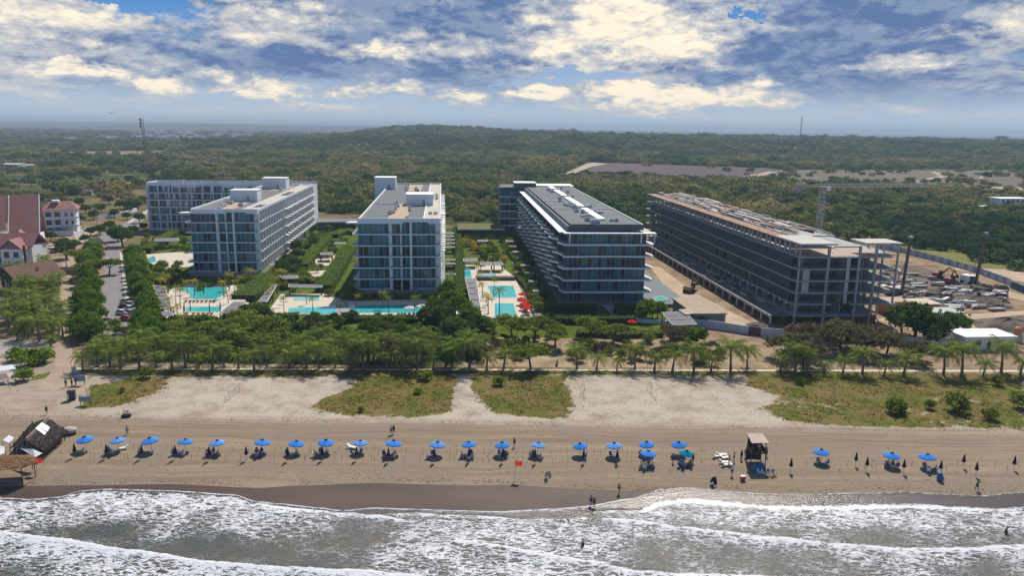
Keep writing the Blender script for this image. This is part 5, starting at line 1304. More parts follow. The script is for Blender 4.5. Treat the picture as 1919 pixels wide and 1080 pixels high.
# ---------------------------------------------------------------- beach furniture
def clothmat(name, c, c2, tr=.35):
    m = leafmat(name, c, c2, c, tr, .5); return m
UBLUE = clothmat('blue_canvas', (0.06, 0.26, 0.74), (0.08, 0.31, 0.82), .10)
UTEAL = clothmat('teal_canvas', (0.0, 0.28, 0.45), (0.0, 0.33, 0.5), .3)
URED = clothmat('red_canvas', (0.62, 0.045, 0.03), (0.75, 0.08, 0.05), .3)
UWHITE = clothmat('white_canvas', (0.75, 0.72, 0.68), (0.8, 0.78, 0.74), .3)
NAVY = pmat('navy_canvas', (0.012, 0.014, 0.05), .8, .1, 3)
POLE = pmat('umbrella_pole', (0.30, 0.24, 0.20), .6, .1, 3)
def umbrella_proto(canvas, r=1.32, h=2.3, nseg=8, drop=.50, name='beach_umbrella', cap=NAVY):
    t = empty(name); t['category'] = 'umbrella'
    m = MB(); m.tube([(0, 0, -.05), (0, 0, h+.08)], .028, 8); m.build('pole', POLE, t)
    m = MB(); vs = [(0, 0, h)]; nr = 4; nn = nseg*4
    for k in range(1, nr+1):
        for i in range(nn):
            a = 2*pi*i/nn; q = (i % 4)/4; sag = 1-.055*sin(pi*q)*(k/nr)
            vs.append((r*k/nr*cos(a)*sag, r*k/nr*sin(a)*sag, h-drop*(k/nr)**1.25-.05*sin(pi*q)*(k/nr)))
    fs = [(0, 1+i, 1+(i+1) % nn) for i in range(nn)]
    for k in range(nr-1):
        for i in range(nn): a = 1+k*nn; fs.append((a+i, a+nn+i, a+nn+(i+1) % nn, a+(i+1) % nn))
    a = 1+(nr-1)*nn; b0 = len(vs); vs += [(v[0]*1.005, v[1]*1.005, v[2]-.16) for v in vs[a:a+nn]]        # hanging valance
    fs += [(a+i, b0+i, b0+(i+1) % nn, a+(i+1) % nn) for i in range(nn)]
    m.add(vs, fs); m.build('canopy', canvas, t)
    m = MB(); m.lathe([(.30, h-.045), (.20, h+.06), (.02, h+.12)], 10); m.build('vent_cap', cap, t)
    for i in range(nseg):
        a = 2*pi*i/nseg; m = MB(); m.tube([(0, 0, h-.06), (r*.97*cos(a), r*.97*sin(a), h-drop-.03)], .012, 4); m.build('rib', POLE, t)
    return Proto(t)
UB = umbrella_proto(UBLUE); UFADE = clothmat('faded_blue_canvas', (0.13, 0.33, 0.74), (0.18, 0.38, 0.80), .10); UB2 = umbrella_proto(UFADE, 1.28, 2.25, drop=.44); UT = umbrella_proto(UTEAL, 1.15, 2.2)
def closed_proto():
    t = empty('closed_umbrella'); t['category'] = 'umbrella'
    m = MB(); m.tube([(0, 0, -.05), (0, 0, 2.35)], .028, 8); m.build('pole', POLE, t)
    m = MB(); n = 16; prof = [(.03, 2.42), (.07, 2.3), (.12, 2.0), (.17, 1.6), (.24, 1.25), (.28, 1.08), (.20, 1.0)]; vs = []
    for r_, z in prof:
        for i in range(n): a = 2*pi*i/n; q = r_*(1+.22*(i % 2)); vs.append((q*cos(a), q*sin(a), z))
    fs = [(j*n+i, j*n+(i+1) % n, (j+1)*n+(i+1) % n, (j+1)*n+i) for j in range(len(prof)-1) for i in range(n)]
    m.add(vs, fs); m.build('folded_canopy', NAVY, t)
    m = MB(); m.lathe([(.25, 1.22), (.265, 1.3), (.22, 1.34)], 12); m.build('tie_strap', DARKM, t)
    return Proto(t)
UC = closed_proto()
PLW = pmat('white_plastic', (.78, .78, .77), .4, .03, 2); PLB = pmat('blue_plastic', (.03, .12, .42), .4, .05, 2); PLG = pmat('grey_plastic', (.22, .23, .26), .5, .05, 2); PLBR = pmat('brown_weave', (.22, .10, .055), .8, .15, 4)
def chair_proto(mat):
    t = empty('beach_chair'); t['category'] = 'chair'
    m = MB(); m.cbox((0, 0, .42), (.48, .48, .05)); m.build('seat', mat, t)
    m = MB(); m.add([(-.24, .22, .44), (.24, .22, .44), (.22, .36, .92), (-.22, .36, .92), (-.24, .26, .44), (.24, .26, .44), (.22, .40, .92), (-.22, .40, .92)], [(0, 1, 2, 3), (7, 6, 5, 4), (0, 3, 7, 4), (1, 5, 6, 2), (3, 2, 6, 7), (0, 4, 5, 1)]); m.build('backrest', mat, t)
    for sx in (-1, 1):
        m = MB(); m.tube([(sx*.27, -.2, .42), (sx*.27, -.2, .64), (sx*.27, .28, .66)], .025, 5); m.build('armrest', mat, t)
        for sy in (-1, 1): m = MB(); m.tube([(sx*.24, sy*.22, 0), (sx*.22, sy*.2, .42)], .025, 5); m.build('leg', mat, t)
    return Proto(t)
CH = {k: chair_proto(m_) for k, m_ in (('blue', PLB), ('white', PLW), ('grey', PLG))}
def lounger_proto(mat, name='sun_lounger'):
    t = empty(name); t['category'] = 'lounger'
    m = MB(); m.cbox((0, -.25, .32), (.62, 1.3, .08)); m.build('mattress', mat, t)
    m = MB(); m.add([(-.31, .4, .30), (.31, .4, .30), (.31, .95, .68), (-.31, .95, .68), (-.31, .4, .38), (.31, .4, .38), (.31, .93, .75), (-.31, .93, .75)], [(0, 3, 2, 1), (4, 5, 6, 7), (0, 1, 5, 4), (1, 2, 6, 5), (2, 3, 7, 6), (3, 0, 4, 7)]); m.build('backrest', mat, t)
    for sx in (-1, 1):
        for y in (-.8, .35): m = MB(); m.cbox((sx*.27, y, .14), (.05, .05, .28)); m.build('leg', mat, t)
    return Proto(t)
LO = {k: lounger_proto(m_) for k, m_ in (('white', PLW), ('brown', PLBR), ('dark', pmat('navy_cushion', (.05, .055, .10), .8, .1, 3)))}
t = empty('side_table'); t['category'] = 'table'
m = MB(); m.lathe([(.01, .60), (.36, .60), (.36, .565), (.01, .565)], 14); m.build('table_top', PLW, t)
for a in (.8, 2.4, 3.9, 5.5): m = MB(); m.tube([(.3*cos(a), .3*sin(a), 0), (.22*cos(a), .22*sin(a), .57)], .022, 5); m.build('leg', PLW, t)
TB = Proto(t)
random.seed(33); R = random.Random(33)
ROW = [(160,821,1),(221,823,4),(283,824,1),(345,825,3),(408,827,4),(489,827,4),(552,828,2),(608,827,4),(675,827,0),(735,830,4),(818,831,0),(881,830,4),(943,831,3),(1007,832,3),(1089,832,0),(1152,833,0)]
HAVE = ['navy', 'white', 'black', 'blue', 'grey', 'red', 'pink', None]
def party(cx, cy, n, where, seed):
    q = random.Random(seed); pcs = q.sample(range(8), max(n, 2))
    for i, k in enumerate(pcs[:max(n, 2)]):
        a = k*pi/4+.3; x = cx+.95*cos(a)-.35; y = cy+.85*sin(a)-1.35
        rz = a-pi/2
        colr = q.choice(('blue', 'white', 'grey')) if n else 'blue'
        CH[colr].place((x, y, 0), rz, '%s plastic chair, %s %s' % (colr, nth(i+1), where), 'chairs on the beach')
        if i < n:
            tp = q.choice(HAVE); bt = q.choice(['navy', 'black', 'blue', 'red', 'grey'])
            person(x, y, 0, 'sit', tp, bt, '%s in %s shorts, %s %s' % ('person in %s shirt and' % tp if tp else 'bare chested person', bt, nth(i+1), where) if not tp else 'person in %s shirt, %s shorts, %s %s' % (tp, bt, nth(i+1), where), rz, 'people sitting under the umbrellas')
    if n > 1: TB.place((cx-.35, cy-1.35, 0), 0, 'round white table %s' % where, 'tables on the beach')
for i, (px, py, n) in enumerate(ROW):
    x, y = g(px, py, 2.1); w_ = 'under the %s blue umbrella of the row' % nth(i+1)
    o = (UB2 if i in (1, 4, 8, 10, 13, 15) else UB).place((x, y, 0), R.uniform(0, .7), 'open blue beach umbrella, %s from the left in the long row' % nth(i+1), 'blue umbrellas along the beach', R.uniform(.93, 1.06))
    o.rotation_euler = (R.uniform(-.10, .04), R.uniform(-.16, .16), R.uniform(0, .7))
    party(x, y, n, w_, i+50)
    cxp = [139,199,265,328,392,461,539,604,668,728,814,879,942,1003,1094,1157][i]
    x2, y2 = g(cxp, py+19, 1.6)
    UC.place((x2, y2, 0), R.uniform(0, 1), 'closed navy umbrella standing in front of the %s open blue umbrella from the left' % nth(i+1), 'closed umbrellas')
    for k, (ox, oy) in enumerate(((-2.3, .2), (2.3, .3), (-2.4, -3.2), (2.4, -3.0))):
        m = MB(); m.tube([(0, 0, -.05), (R.uniform(-.06, .06), 0, R.uniform(.9, 1.25))], .022, 5); o2 = m.build('rope_post', WOODD, None, (x+ox, y+oy, 0))
        tag(o2, 'thin wooden stake at the %s %s' % (('back left', 'back right', 'front left', 'front right')[k], w_.replace('under ', 'of ')), 'stake', 'stakes around the umbrellas')
for i, (px, py, kind, n, nm) in enumerate([(1214,830,UB,1,'blue rear umbrella of the doubled pair'),(1214,848,UB,4,'blue front umbrella of the doubled pair'),(1274,830,UB,1,'blue umbrella behind the teal one'),(1285,846,UT,5,'small teal umbrella'),(1540,845,UB,1,'lone blue umbrella right of the tower'),(1671,851,UB,4,'last but one blue umbrella'),(1739,854,UB,3,'last blue umbrella')]):
    x, y = g(px, py, 2.1); o = kind.place((x, y, 0), 0, 'open '+nm, 'blue umbrellas along the beach' if kind is UB else None)
    o.rotation_euler = (R.uniform(-.08, .03), R.uniform(-.12, .12), R.uniform(0, .7)); party(x, y, n, 'under the '+nm, i+90)
for i, (px, py) in enumerate([(1483,868),(1605,857),(1625.6,866),(1695,870),(1764,872),(1807,860),(1831,875),(1902,864)]):
    x, y = g(px, py, 1.6); UC.place((x, y, 0), R.uniform(0, 1), 'closed navy umbrella, %s from the left beyond the lifeguard tower' % nth(i+1), 'closed umbrellas')
for i, px in enumerate([1511,1574,1589,1620,1634,1642,1709,1774,1794,1818,1866,1888,1909]):
    x, y = g(px, 868+(i % 2)*10, .6); m = MB(); m.tube([(0, 0, -.05), (0, 0, 1.1)], .025, 5)
    tag(m.build('rope_post', WOODD, None, (x, y, 0)), 'thin wooden stake, %s from the left on the right part of the beach' % nth(i+1), 'stake', 'stakes on the right part')
# walkers and bathers
for (px, py, kd, tp, bt, rz, lb) in [
    (88,777,'walk','navy','navy',.6,'person in navy clothes walking alone on the sand at the far left'),(239,815,'stand','white','long-grey',.2,'person in white shirt standing behind the second umbrella from the left'),
    (733,815,'walk','white','navy',.4,'person in white shirt walking with a companion on the beach road'),(738,814,'walk','black','black',.4,'person in black walking right beside the one in white on the beach road'),
    (964,838,'stand',None,'black',0,'bare chested person standing right of the thirteenth umbrella'),(1160,926,'walk',None,'black',2.6,'dark figure walking on the wet sand above the two waders'),
    (1107,949,'stand',None,'navy',3.0,'left one of two people wading at the edge of the water'),(1113,953,'stand','black','black',3.0,'right one of two people wading at the edge of the water'),
    (1830,921,'walk',None,'long-navy',3.1,'tall person standing at the water line at the far right'),(124,726,'stand','navy','long-navy',.5,'person in navy beside the signboards, leftmost of the group'),
    (135,724,'stand','grey','long-black',1.5,'person in grey beside the signboards, in the middle of the group'),(143,722,'stand','black','long-navy',-1,'person in black beside the signboards, rightmost of the group'),
    (1389,862,'stand','navy','long-navy',.3,'person in navy left of the lifeguard tower'),(1397,858,'stand','orange','long-black',-.5,'person in an orange top beside the lifeguard tower'),
    (1436,856,'stand','grey','long-black',2.0,'person in grey right of the lifeguard tower'),(1371,892,'stand','white','blue',.2,'person in white bending over things near the white loungers'),
    (1375,866,'reach','grey','long-grey',1.2,'person in grey reaching up beside the white loungers'),(1366,872,'walk','white','grey',-1,'person in white walking between the white loungers'),(1298,868,'stand','black','long-navy',.2,'person in black standing at the right of the teal umbrella group'),(1261,868,'stand','grey','navy',2.0,'person in grey standing at the left of the teal umbrella group')]:
    x, y = g(px, py, bz(*g(px, py))); person(x, y, bz(x, y), kd, tp, bt, lb, rz)
for (px, py, lb) in [(1092,1024,'bather standing chest deep in the waves in the middle'),(1885,1000,'bather leaning in the white water at the far right')]:
    x, y = g(px, py, -.6); person(x, y, -1.25, 'reach', None, 'black', lb, .4)
    if px > 1500: bpy.data.objects[-1]
for i, (px, py, k, rz) in enumerate([(1344,858,'white',1.9),(1352,855,'white',1.6),(1357,861,'white',1.9),(1358,869,'white',1.55),(1362,874,'white',1.7),(230,843,'white',-1.0),(660,841,'white',1.2)]):
    x, y = g(px, py); LO[k].place((x, y, 0), rz, 'white plastic lounger, %s from the left on the sand' % nth([3,4,5,6,7,1,2][i]), 'white loungers on the sand')
# lifeguard tower
def tower():
    x, y = g(1417, 872); t = empty('lifeguard_tower', (x, y, 0), .05, 'wooden lifeguard tower with a pale slanted roof above stacked beach gear', 'tower')
    W_ = pmat('tower_timber', (.12, .075, .055), .9, .2, 2); T2 = pmat('pale_plywood', (.55, .45, .36), .8, .08, 1)
    for sx, sy in ((-1, -1), (1, -1), (-1, 1), (1, 1)):
        m = MB(); m.tube([(sx*1.25, sy*1.1+.4, 0), (sx*1.1, sy*1.0+.4, 4.7 if sy > 0 else 4.3)], .08, 6); m.build('post', W_, t)
    m = MB(); m.box(-1.2, -.65, 2.2, 1.2, 1.45, 2.32); m.build('platform', W_, t)
    m = MB(); m.add([(-1.45, -1.0, 4.25), (1.45, -1.0, 4.25), (1.3, 1.75, 4.75), (-1.3, 1.75, 4.75), (-1.45, -1.0, 4.33), (1.45, -1.0, 4.33), (1.3, 1.75, 4.83), (-1.3, 1.75, 4.83)], [(0, 3, 2, 1), (4, 5, 6, 7), (0, 1, 5, 4), (1, 2, 6, 5), (2, 3, 7, 6), (3, 0, 4, 7)]); m.build('roof', T2, t)
    m = MB()
    for z in (.5, .9, 1.3, 1.7, 2.1): m.box(-.35, -1.3+z*.28, z, .35, -1.22+z*.28, z+.05)
    m.tube([(-.38, -1.5, 0), (-.38, -.62, 2.35)], .04, 5); m.tube([(.38, -1.5, 0), (.38, -.62, 2.35)], .04, 5); m.build('ladder', W_, t)
    for s in (-1, 1): m = MB(); m.box(s*1.18-.03, -.6, 2.33, s*1.18+.03, 1.4, 3.1); m.build('side_panel', W_, t)
    m = MB(); m.box(-1.15, 1.40, .3, 1.15, 1.46, 4.2); m.build('back_panel', pmat('navy_boards', (.02, .03, .07), .8, .1, 2, stretch=(1, 1, 5)), t)
    person(x+.4, y+.5, 2.32, 'sit', 'white', 'red', 'lifeguard in white sitting on the platform of the wooden tower', .2)
    person(x-.4, y+.6, 2.32, 'stand', 'black', 'navy', 'person in black standing on the platform of the wooden tower', -.3, sc=.95)
    m = MB(); R2 = random.Random(2)
    m.add([(-1.1, -.7, 0), (1.0, -.8, 0), (1.1, .6, 0), (-1.1, .7, 0), (-.7, -.5, 1.15), (.6, -.4, 1.3), (.7, .35, 1.25), (-.7, .4, 1.1)], [(0, 3, 2, 1), (4, 5, 6, 7), (0, 1, 5, 4), (1, 2, 6, 5), (2, 3, 7, 6), (3, 0, 4, 7)])
    tag(m.build('tarpaulin_pile', pmat('blue_tarp', (.03, .15, .35), .5, .2, 1.5), None, (x-.2, y-2.1, 0), .1), 'heap of gear under a blue tarpaulin in front of the lifeguard tower', 'tarpaulin')
    for i in range(5):
        CH['white' if i < 2 else 'grey'].place((x-.6+i*.62, y-3.5-.3*(i % 2), 0), R2.uniform(-1, 1), '%s chair in front of the blue tarpaulin heap, %s from the left' % ('white' if i < 2 else 'grey', nth(i+1)), 'chairs by the lifeguard tower')
tower()
def flag(px, py, label, c='red', w_=1.1, h=2.0):
    x, y = g(px, py); t = empty('warning_flag', (x, y, 0), 0, label, 'flag')
    m = MB(); m.tube([(0, 0, -.05), (0, 0, h+.9)], .03, 6); m.build('pole', POLE, t)
    m = MB(); n = 8
    for i in range(n):
        a, b_ = i/n*w_, (i+1)/n*w_; m.add([(a, .08*sin(a*6), h), (b_, .08*sin(b_*6), h), (b_, .08*sin(b_*6), h+.85), (a, .08*sin(a*6), h+.85)], [(0, 1, 2, 3)])
    m.build('cloth', URED, t)
flag(965, 895, 'square red flag on a pole standing on the open sand in the middle', h=1.9); flag(65, 884, 'red flag on a thin pole beside the brown leaf canopy', w_=1.3, h=1.4)
def aboard(px, py, label, c, rz=.3):
    x, y = g(px, py); t = empty('sandwich_board', (x, y, 0), rz, label, 'sign')
    for s in (-1, 1):
        m = MB(); m.add([(-.4, s*.42, 0), (.4, s*.42, 0), (.4, s*.03, 1.1), (-.4, s*.03, 1.1), (-.4, s*.46, 0), (.4, s*.46, 0), (.4, s*.07, 1.1), (-.4, s*.07, 1.1)], [(0, 1, 2, 3), (7, 6, 5, 4), (0, 3, 7, 4), (1, 5, 6, 2), (3, 2, 6, 7), (0, 4, 5, 1)]); m.build('panel', c, t)
aboard(1027, 896, 'small tan folding board standing near the water', TAN, .9); aboard(1337, 907, 'small dark blue folding board near the white loungers', NAVY, .6)
x, y = g(1392, 899); t = empty('cool_box', (x, y, 0), .2, 'red cool box with white lid on the sand below the lifeguard tower', 'cool box')
m = MB(); m.cbox((0, 0, .25), (.75, .5, .5)); m.build('box', CLOTH['red'], t); m = MB(); m.cbox((0, 0, .55), (.8, .55, .1)); m.build('lid', PLW, t)
x, y = g(1761, 900); t = empty('gear_bundle', (x, y, 0), .4, 'blue bundle of beach gear under the closed umbrella at the right', 'bundle')
m = MB(); m.lathe([(.01, 1.3), (.25, 1.2), (.42, .8), (.5, .3), (.45, 0)], 12); m.build('cover', PLB, t); m = MB(); m.tube([(.3, .1, 0), (.6, .3, 1.9)], .05, 6); m.build('stick', POLE, t)
x, y = g(237, 782); t = empty('hoop_rack', (x, y, 0), .1, 'dark metal rack of three hoops on the sand', 'rack')
for k in range(3):
    m = MB(); m.tube([(-.45+.4*k, 0, 0), (-.5+.4*k, 0, 1.2), (-.36+.4*k, 0, 1.45), (-.22+.4*k, 0, 1.2), (-.2+.4*k, 0, 0)], .05, 6); m.build('hoop', DARKM, t)
m = MB(); m.cbox((0, 0, .25), (1.5, .9, .45)); m.build('base', NAVY, t)
SIGN = pmat('blue_grey_board', (.26, .33, .42), .6, .1, .8)
for px, py, lb, w_, h in [(150,722,'blue grey signboard at the end of the dirt track, the one further inland',2.3,1.3),(160,760,'blue grey signboard on the sand edge, the one nearer the sea',2.2,1.0),(140,706,'small pale signboard at the end of the dirt track',1.0,1.4)]:
    x, y = g(px, py); t = empty('signboard', (x, y, 0), .1, lb, 'sign')
    m = MB(); m.box(-w_/2, -.04, .8, w_/2, .04, .8+h); m.build('board', SIGN, t)
    for s in (-1, 1): m = MB(); m.box(s*w_*.4-.05, .05, 0, s*w_*.4+.05, .13, .9+h); m.build('post', WOODD, t)
x, y = g(135, 750); t = empty('kiosk', (x, y, 0), .3, 'small dark kiosk box beside the signboards', 'kiosk')
m = MB(); m.cbox((0, 0, .9), (1.3, 1.0, 1.8)); m.build('cabinet', DARKM, t); m = MB(); m.cbox((0, -.05, 1.85), (1.5, 1.2, .1)); m.build('roof', NAVY, t); m = MB(); m.cbox((-.55, -.53, .9), (.35, .04, 1.2)); m.build('door', PLW, t)
def goal(px, py, rz, label):
    x, y = g(px, py); t = empty('goal', (x, y, 0), rz, label, 'goal')
    m = MB(); m.tube([(-2.4, 0, 0), (-2.4, 0, 2.0), (2.4, 0, 2.0), (2.4, 0, 0)], .05, 6); m.build('frame', PLW, t)
    for s in (-1, 1): m = MB(); m.tube([(s*2.4, 0, 2.0), (s*2.3, 1.2, 0), (s*2.4, 0, 0)], .03, 5); m.build('side_brace', PLG, t)
    m = MB()
    for k in range(9): m.tube([(-2.3+k*.575, .05, 1.95), (-2.25+k*.56, 1.15, .05)], .008, 3)
    for k in range(4): q = (k+1)/5; m.tube([(-2.3, 1.15*q, 1.95*(1-q)+.05), (2.3, 1.15*q, 1.95*(1-q)+.05)], .008, 3)
    m.build('net', PLG, t)
goal(1096, 738, 1.5, 'white football goal at the edge of the lawn seen from the side'); goal(1225, 738, 1.6, 'grey football goal on the pale sand seen from the side'); goal(440, 742, 1.5, 'faint football goal on the pale sand at the left')
# thatched beach restaurant
THATCH = pmat('thatch', (0.27, 0.215, 0.19), 1, .25, 1.5, bump=.8, col2=(.16, .125, .11), stretch=(1, 4, 1)); LEAFR = pmat('dried_leaf_roof', (0.42, 0.25, 0.12), 1, .3, 3.0, bump=.8, col2=(.13, .06, .04))
TARP = pmat('white_tarp', (.74, .74, .73), .6, .06, .7)
def thatched():
    a, b_, c_, d_ = (Vector((*g(*p), 0)) for p in ((24, 858), (82, 862), (126, 824), (62, 812)))
    ce = (a+b_+c_+d_)/4; t = empty('thatched_restaurant', ce, 0, 'dark thatched beach restaurant with open sides at the left edge', 'hut'); a, b_, c_, d_ = (p-ce for p in (a, b_, c_, d_))
    e = 1.9; up = Vector((0, 0, e)); r0 = (a+b_)/2+Vector((0, 0, 3.3)); r1 = (c_+d_)/2+Vector((0, 0, 3.3)); R2 = random.Random(3)
    m = MB(); n = 44; k = 12
    for (p, q, s) in ((b_, c_, 1), (a, d_, -1)):            # two slopes with shaggy courses
        for j in range(k):
            for i in range(n):
                t0, t1 = i/n, (i+1)/n; u0, u1 = j/k, (j+1)/k+.05
                f = lambda t_, u_: (p.lerp(q, t_)+up).lerp(r0.lerp(r1, t_), 1-u_) if False else (r0.lerp(r1, t_)).lerp(p.lerp(q, t_)+up-Vector((0, 0, .25)), u_)
                A, B_, C_, D_ = f(t0, u0), f(t1, u0), f(t1, u1), f(t0, u1); lift = Vector((0, 0, .16+R2.uniform(-.03, .08)))
                m.add([A, B_, C_+lift+Vector((0, 0, -R2.random()*.15)), D_+lift+Vector((0, 0, -R2.random()*.15))], [(0, 1, 2, 3)])
                for q_ in range(2):
                    x_ = f(t0+R2.random()*(t1-t0), u1); m.tube([x_+lift, x_+(x_-f(t0, u0)).normalized()*.45+Vector((0, 0, -.1))], [.05, .01], 3, caps=False)
    m.build('thatch_roof', THATCH, t)
    m = MB(); m.tube([r0+Vector((0, 0, .12)), r1+Vector((0, 0, .12))], .2, 6); m.build('ridge_cap', THATCH, t)
    for p in (a, b_, c_, d_, (a+d_)/2, (b_+c_)/2): m = MB(); m.tube([p*.9, p*.9+Vector((0, 0, 2.5))], .1, 6); m.build('post', WOODD, t)
    m = MB(); m.add([b_*.8, c_*.8, c_*.8+Vector((0, 0, 1.2)), b_*.8+Vector((0, 0, 1.2))], [(0, 1, 2, 3)]); m.add([b_*.82, c_*.82, c_*.82+Vector((0, 0, 1.2)), b_*.82+Vector((0, 0, 1.2))], [(0, 1, 2, 3)]); m.build('side_boards', WOODD, t)
    m = MB(); m.add([a*.75+Vector((0, 0, .0)), b_*.75, b_*.75+Vector((0, 0, 1.1)), a*.75+Vector((0, 0, 1.1))], [(0, 1, 2, 3)]); m.build('counter', NAVY, t)
    for (q, v) in ((.42, .1), (.55, .2)):
        m = MB(); P0 = r0.lerp(r1, q); s_ = (b_-a).normalized(); d2 = (r1-r0).normalized()
        m.add([P0+Vector((0, 0, .35)), P0+d2*1.6+Vector((0, 0, .33)), P0+d2*1.5+s_*1.5+Vector((0, 0, -.65+v)), P0+s_*1.7-d2*.2+Vector((0, 0, -.75+v))], [(0, 1, 2, 3)]); m.build('roof_tarp', TARP, t)
thatched()
def leaf_canopy():
    poly = [(-12, 856), (60, 853), (66, 868), (40, 878), (-12, 882)]; P = [Vector((*g(px, py, 2.4), 0)) for px, py in poly]; ce = sum(P, Vector())/5
    t = empty('leaf_canopy', ce, 0, 'low flat canopy covered with dried brown palm leaves at the left edge', 'canopy'); P = [p-ce for p in P]; R2 = random.Random(5)
    m = MB(); m.prism([(p.x, p.y) for p in P], 2.3, 2.42)
    for i in range(1500):
        while True:
            x = R2.uniform(-6.5, 4.5); y = R2.uniform(-2, 2)
            if inpoly(x, y, [(p.x, p.y) for p in P]): break
        a = R2.uniform(0, 6.3); l_ = R2.uniform(.2, .5); z = 2.45+R2.random()*.25
        m.add([(x, y, z), (x+l_*cos(a), y+l_*sin(a), z+.08*R2.random()), (x+l_*cos(a)-.12*sin(a), y+l_*sin(a)+.12*cos(a), z+.05)], [(0, 1, 2)])
    m.build('leaf_cover', LEAFR, t)
    for p in P: m = MB(); m.tube([p*.93, p*.93+Vector((0, 0, 2.3))], .07, 6); m.build('post', WOODD, t)
leaf_canopy()
def sail(pix, z, label, mat=TARP, z2=None):
    P = [Vector((*g(px, py, zz), zz)) for (px, py), zz in zip(pix, z)]; ce = sum(P, Vector())/len(P); ce.z = 0
    t = empty('shade_sail', ce, 0, label, 'canopy'); m = MB(); Q = [p-ce for p in P]; n = len(Q)
    m.add(Q+[q+Vector((0, 0, .04)) for q in Q], [tuple(range(n))[::-1], tuple(range(n, 2*n))]+[(i, (i+1) % n, n+(i+1) % n, n+i) for i in range(n)]); m.build('cloth', mat, t)
    for q in Q: m = MB(); m.tube([(q.x, q.y, 0), (q.x, q.y, q.z)], .04, 5); m.build('pole', POLE, t)
sail([(38,841),(62,842),(80,850),(66,858)], [2.4, 2.7, 2.2, 2.0], 'white shade cloth stretched in front of the thatched restaurant')
sail([(5,826),(17,816),(27,822),(17,831)], [2.4, 2.6, 2.4, 2.2], 'small white shade cloth behind the leaf canopy')
sail([(-6,835),(9,838),(9,850),(-8,856)], [2.4, 2.5, 2.3, 2.2], 'pale shade cloth at the very left edge above the leaf canopy')
x, y = g(103, 832); t = empty('signboard', (x, y, 0), .3, 'blue grey panel leaning at the right side of the thatched restaurant', 'sign')
m = MB(); m.box(-1.0, -.04, .5, 1.0, .04, 1.5); m.build('board', SIGN, t)
for s in (-1, 1): m = MB(); m.box(s*.8-.04, .05, 0, s*.8+.04, .12, 1.5); m.build('post', WOODD, t)
x, y = g(131, 814); t = empty('covered_cart', (x, y, 0), .3, 'low cart under a pale cover right of the thatched restaurant', 'cart')
m = MB(); m.lathe([(.01, 1.3), (.6, 1.2), (.95, .9), (1.0, .45)], 12, sx=1.3); m.build('cover', pmat('beige_cover', (.5, .45, .40), .8, .1, 2), t); m = MB(); m.cbox((0, 0, .3), (1.8, 1.1, .35)); m.build('chassis', WOODD, t)
for sx in (-1, 1): m = MB(); m.tube([(sx*.7, -.62, .28), (sx*.7, -.54, .28)], .28, 12); m.build('wheel', DARKM, t)
# ---------------------------------------------------------------- pool furniture
UR = umbrella_proto(URED, 1.45, 2.4, 8, .5, 'sun_umbrella', URED); UW = umbrella_proto(UWHITE, 1.7, 2.5, 8, .5, 'sun_umbrella', UWHITE)
for i, (px, py) in enumerate([(979,551),(977,560),(984,563),(982,569),(988,572),(987,577)]):
    x, y = g(px, py, 2.2); UR.place((x, y, .25), i*.3, 'red pool umbrella, %s from the back in the red cluster' % nth(i+1), 'red pool umbrellas')
for i, (px, py) in enumerate([(768,577),(791,574)]):
    x, y = g(px, py, 2.2); UW.place((x, y, .25), 0, 'white pool umbrella, %s of two at the right end of the long pool' % ('left', 'right')[i], 'white pool umbrellas')
x, y = g(1185, 601, 2.2); UR.place((x, y, 0), 0, 'single red umbrella in front of the wavy block')
x, y = g(976, 497, 2.2); UR.place((x, y, .25), .4, 'small red umbrella in the garden beside the service ramp', sc=.8)
k = 0
for (xs, yy, mt, where) in (((349,357,364,371,379,387,395,402), 566, 'brown', 'in the row between the two left pools'), ((350,363,372,381,390,397), 589.5, 'brown', 'in the row below the narrow left pool')):
    for i, px in enumerate(xs): x, y = g(px, yy, .25); LO[mt].place((x, y, .25), 3.14+.1, 'brown sun lounger, %s from the left %s' % (nth(i+1), where), 'brown loungers')
for i in range(6): x, y = g(980+i*2.2, 574+i*4.4, .25); LO['dark'].place((x, y, .25), 1.6, 'navy sun lounger, %s from the back beside the lower rectangular pool' % nth(i+1), 'navy loungers')
for i, px in enumerate([641,645,648,704,708,712,747,753,759,767,775,782]): x, y = g(px, 590, .25); LO['dark'].place((x, y, .25), 3.2, 'dark lounger, %s from the left below the long central pool' % nth(i+1), 'dark loungers')
for i, (px, py) in enumerate([(904,548),(906,556),(908,564),(910,573),(907,583),(912,588),(530,560),(534,566),(527,572),(520,578)]): x, y = g(px, py, .25); LO['white'].place((x, y, .25), 1.5, 'white pool lounger, %s of those %s' % (nth(i+1 if i < 6 else i-5), 'left of the rectangular pools' if i < 6 else 'at the left side of the central terrace'), 'white pool loungers')
for i, (px, py) in enumerate([(346,574),(393,576),(382,541),(345,580),(357,573),(413,573)]):
    x, y = g(px, py+10, .25); m = MB(); m.tube([(0, 0, 0), (0, 0, 2.4)], [.16, .12], 8); m.tube([(0, 0, 2.4), (0, 0, 2.5)], .2, 8)
    tag(m.build('lamp_bollard', DARKM, None, (x, y, .25)), 'dark lamp post, %s around the two left pools' % nth(i+1), 'lamp', 'dark lamp posts')
